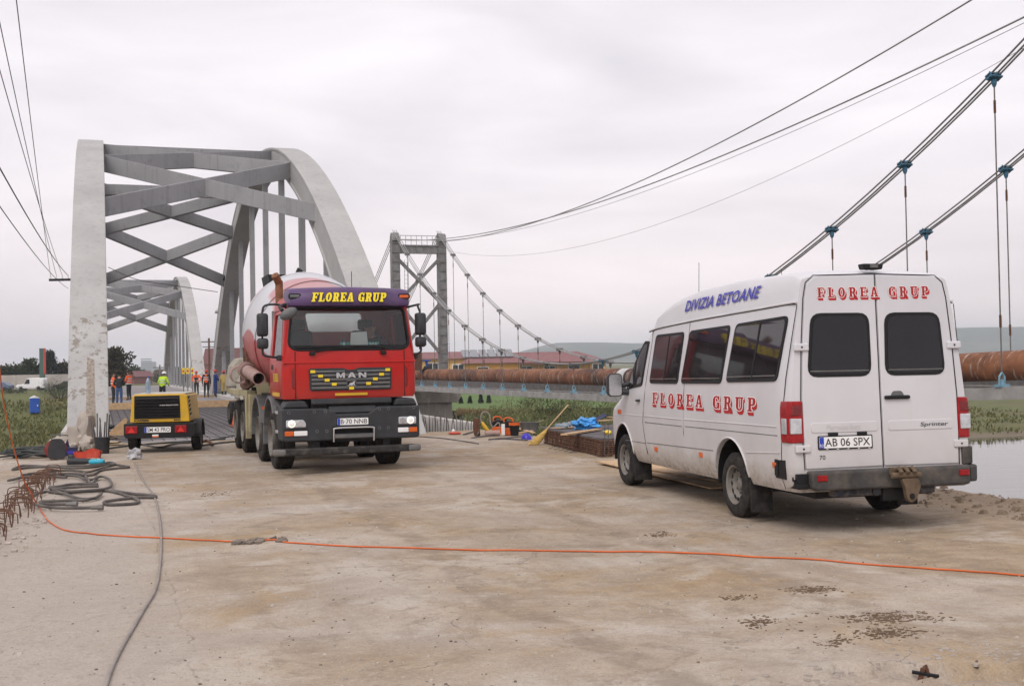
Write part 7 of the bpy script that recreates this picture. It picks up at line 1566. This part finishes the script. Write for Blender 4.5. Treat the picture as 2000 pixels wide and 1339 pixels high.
def clump_tree(p, h, w, n, label, seed, mat, trunk=.2, name='tree', leaf=(.4, .2), grp=None, con=False):
    rng = np.random.RandomState(seed); o = thing(name, label, 'tree', p, 0, grp); m = MB(); m.tube([(0, 0, -.3), (w*.03, 0, h*.4), (0, w*.02, h*.9)], [.05*w, .035*w, .01*w], 7); C = []; D = []
    if con:
        for k in range(26):
            z = h*(.06+.93*k/26); rr = w*(1-z/h)**.85
            for b in range(9):
                a = rng.rand()*6.28; L = rr*(.7+.45*rng.rand()); q = n//234; t = rng.rand(q)**.6
                e_ = np.array([math.cos(a), math.sin(a), -.22]); C.append(np.array([0, 0, z])+t[:, None]*e_*L+rng.normal(size=(q, 3))*.06*w); D.append(np.tile(e_, (q, 1))+rng.normal(size=(q, 3))*.4)
    else:
        for k in range(26):
            v = rng.normal(size=3); v /= np.linalg.norm(v); c = np.array([v[0]*w*.72, v[1]*w*.72, h*.62+v[2]*h*.33])*np.array([1, 1, 1])*1.0; c = np.array([0, 0, h*.62])+(c-np.array([0, 0, h*.62]))*rng.rand()**.4
            m.tube([(0, 0, h*.35), tuple(c)], [.03*w, .006*w], 4); q = n//26; s = w*(.22+.16*rng.rand()); g = rng.normal(size=(q, 3)); g /= np.linalg.norm(g, axis=1, keepdims=True); C.append(c+g*s*(rng.rand(q, 1)**.45)); D.append(g+rng.normal(size=(q, 3))*.7)
    leaves('crown', np.concatenate(C), np.concatenate(D), leaf[0], leaf[1], M[mat], o, rng); m.build('trunk', M['bark'], o); return o
wl = [(930, 815, 66, 3.0, 2.2), (965, 800, 64, 4.0, 2.6), (1000, 790, 70, 4.4, 3.2), (1040, 776, 74, 5.2, 3.6), (1085, 768, 78, 6.0, 4.0), (1130, 766, 76, 6.2, 4.0), (1175, 768, 74, 6.0, 3.8), (1220, 772, 72, 5.6, 3.8), (1075, 800, 60, 4.0, 2.6), (1125, 800, 57, 4.0, 2.6), (1185, 795, 55, 4.2, 2.6), (1020, 812, 58, 3.2, 2.2), (905, 830, 60, 2.6, 2.0), (1270, 776, 70, 5.4, 3.6)]
wlab = ['grey green willow bush lowest at the left by the pier', 'low grey green willow bush right of the pier', 'grey green willow bush behind the canisters', 'tall willow bush behind the black tub', 'tall willow bush directly behind the broom handle', 'tallest willow bush under the primer band of the pipe', 'tall willow bush under the van mirror', 'willow bush hidden behind the van nose', 'front willow bush left of the broom handle', 'front willow bush right of the broom handle', 'front willow bush nearest the van nose', 'front low willow bush behind the blue helmet', 'front lowest bush behind the parapet stub', 'willow bush seen through the van mirror gap']
for i, (px, py, Y, h, w) in enumerate(wl):
    p = AY(px, py, Y); willow((p.x, p.y, p.z-h*1.0), h, w, 9000 if Y < 65 else 8400, wlab[i], 40+i)
for i, (px, hh) in enumerate(((900, .75), (918, .85), (939, 1.15), (955, 1.0))):
    p = AY(px, 785, 186); p.z = Tz(p.x, p.y); b = AY(px, 786, 186); clump_tree((p.x, p.y, b.z), hh*1.2, .20+.16*hh, 1170, ['dark conical evergreen leftmost on the far lawn', 'dark conical evergreen second on the far lawn', 'tallest dark conical evergreen on the far lawn', 'dark conical evergreen rightmost on the far lawn'][i], 70+i, 'conifer', name='cypress_tree', leaf=(.2, .10), grp='evergreens on the lawn', con=True)
# lawn terrace on the far bank behind the pier
lm = MB(); pts = []
for Y, py in ((150, 800), (165, 795), (178, 790), (188, 785.5), (225, 768), (262, 752)):
    for px in np.linspace(760, 1300, 16): q = AY(px, py, Y); pts.append((q.x, Y, AY(950, py, Y).z+.12*mn.noise(Vector((q.x*.1, Y*.1, 0)))))
lm.v = pts; lm.f = [(j*16+i, j*16+i+1, (j+1)*16+i+1, (j+1)*16+i) for j in range(5) for i in range(15)]
tag(lm.build('lawn', pm('lawn', (.075, .135, .020), .95, 0, .25, .25, .3), smooth=180), kind='structure')
t_ = [((96, 684), 200, 6.6, 2.6, 5200, 'pointed dark spruce behind the far wall on the left', 'conifer', True), ((64, 700), 202, 5.2, 2.6, 2600, 'bushy dark tree left of the spruce', 'shrub', False), ((120, 704), 203, 4.6, 1.6, 1500, 'reddish tree at the right side of the spruce', 'autumn', False), ((12, 715), 210, 3.4, 2.6, 1500, 'low dark trees at the left edge above the wall', 'shrub', False), ((38, 715), 212, 3.2, 2.2, 1500, 'low round tree above the far wall', 'autumn', False), ((222, 682), 150, 6.5, 2.9, 3600, 'brownish leafy tree just right of the left rib', 'autumn', False), ((270, 715), 330, 6.5, 3.4, 1800, 'hazy tree left of the tower block', 'shrub', False), ((320, 728), 360, 5.0, 4.5, 1800, 'dark distant trees right of the tower block', 'shrub', False), ((345, 722), 300, 5.0, 3.2, 1500, 'distant trees behind the far arch hangers', 'shrub', False), ((256, 712), 340, 6.5, 2.4, 1200, 'thin hazy tree behind the red roof', 'shrub', False)]
for i, ((px, py), Y, h, w, n, lb, mt, cn_) in enumerate(t_):
    p = AY(px, py, Y); clump_tree((p.x, Y, p.z-h), h, w, n, lb, 90+i, mt, name='spruce_tree' if cn_ else 'leafy_tree', leaf=(.5, .28) if not cn_ else (.55, .16), con=cn_)
p = AY(118, 775, 168); p.z = Tz(p.x, p.y); willow((p.x, p.y, p.z), 2.6, 3.4, 3200, 'dark green bramble thicket on the far bank left of the rib', 140, 'shrub')
p = AY(30, 772, 175); willow((p.x, p.y, Tz(p.x, p.y)), 0.5, 3.0, 1500, 'low scrub on the far bank below the white van', 141, 'shrub')
# rough grass on both banks
rng = np.random.RandomState(5); C = []; D = []
for k in range(15000):
    if k < 9000: l = -34+36*rng.rand(); u = 118+60*rng.rand()
    else: l = 60+55*rng.rand(); u = 100+55*rng.rand()
    x, y = l*CA-u*SA, l*SA+u*CA; z = float(T(l, u)); 
    if z < -6.85 or mn.noise(Vector((l*.15, u*.15, 0))) < -.25: continue
    C.append((x, y, z-.05)); D.append((rng.normal()*.5, rng.normal()*.5, 1))
ob = leaves('rough_grass', C, D, .55, .22, M['grass'], None, rng); tag(ob, 'rough grass tufts growing on the far river bank', 'grass', kind='stuff')
C = []; D = []
for k in range(2600):
    p = AY(890+150*rng.rand(), 801+2*rng.normal(), 138+6*rng.rand()); C.append((p.x, p.y, p.z-.5)); D.append((rng.normal()*.2, rng.normal()*.2, 1))
ob = leaves('dry_reeds', C, D, .55, .10, M['dry'], None, rng); tag(ob, 'strip of dry brown reeds below the far lawn', 'reeds', kind='stuff')

# ================================================================== HAZE
hz = MB(); hz.box(-4700, 4700, -1400, 4900, -9.4, 100)
hmat = bpy.data.materials.new('haze air'); hmat.use_nodes = True; nt = hmat.node_tree; nt.nodes.clear(); ho = nt.nodes.new('ShaderNodeOutputMaterial'); pv = nt.nodes.new('ShaderNodeVolumePrincipled')
pv.inputs['Color'].default_value = (.86, .925, 1.0, 1); pv.inputs['Density'].default_value = .00034; pv.inputs['Anisotropy'].default_value = .65
nt.links.new(pv.outputs[0], ho.inputs['Volume']); hmat.cycles.homogeneous_volume = True; hmat.cycles.volume_sampling = 'DISTANCE'
tag(hz.build('haze', hmat), 'thin pale haze in the air', 'haze', kind='stuff')
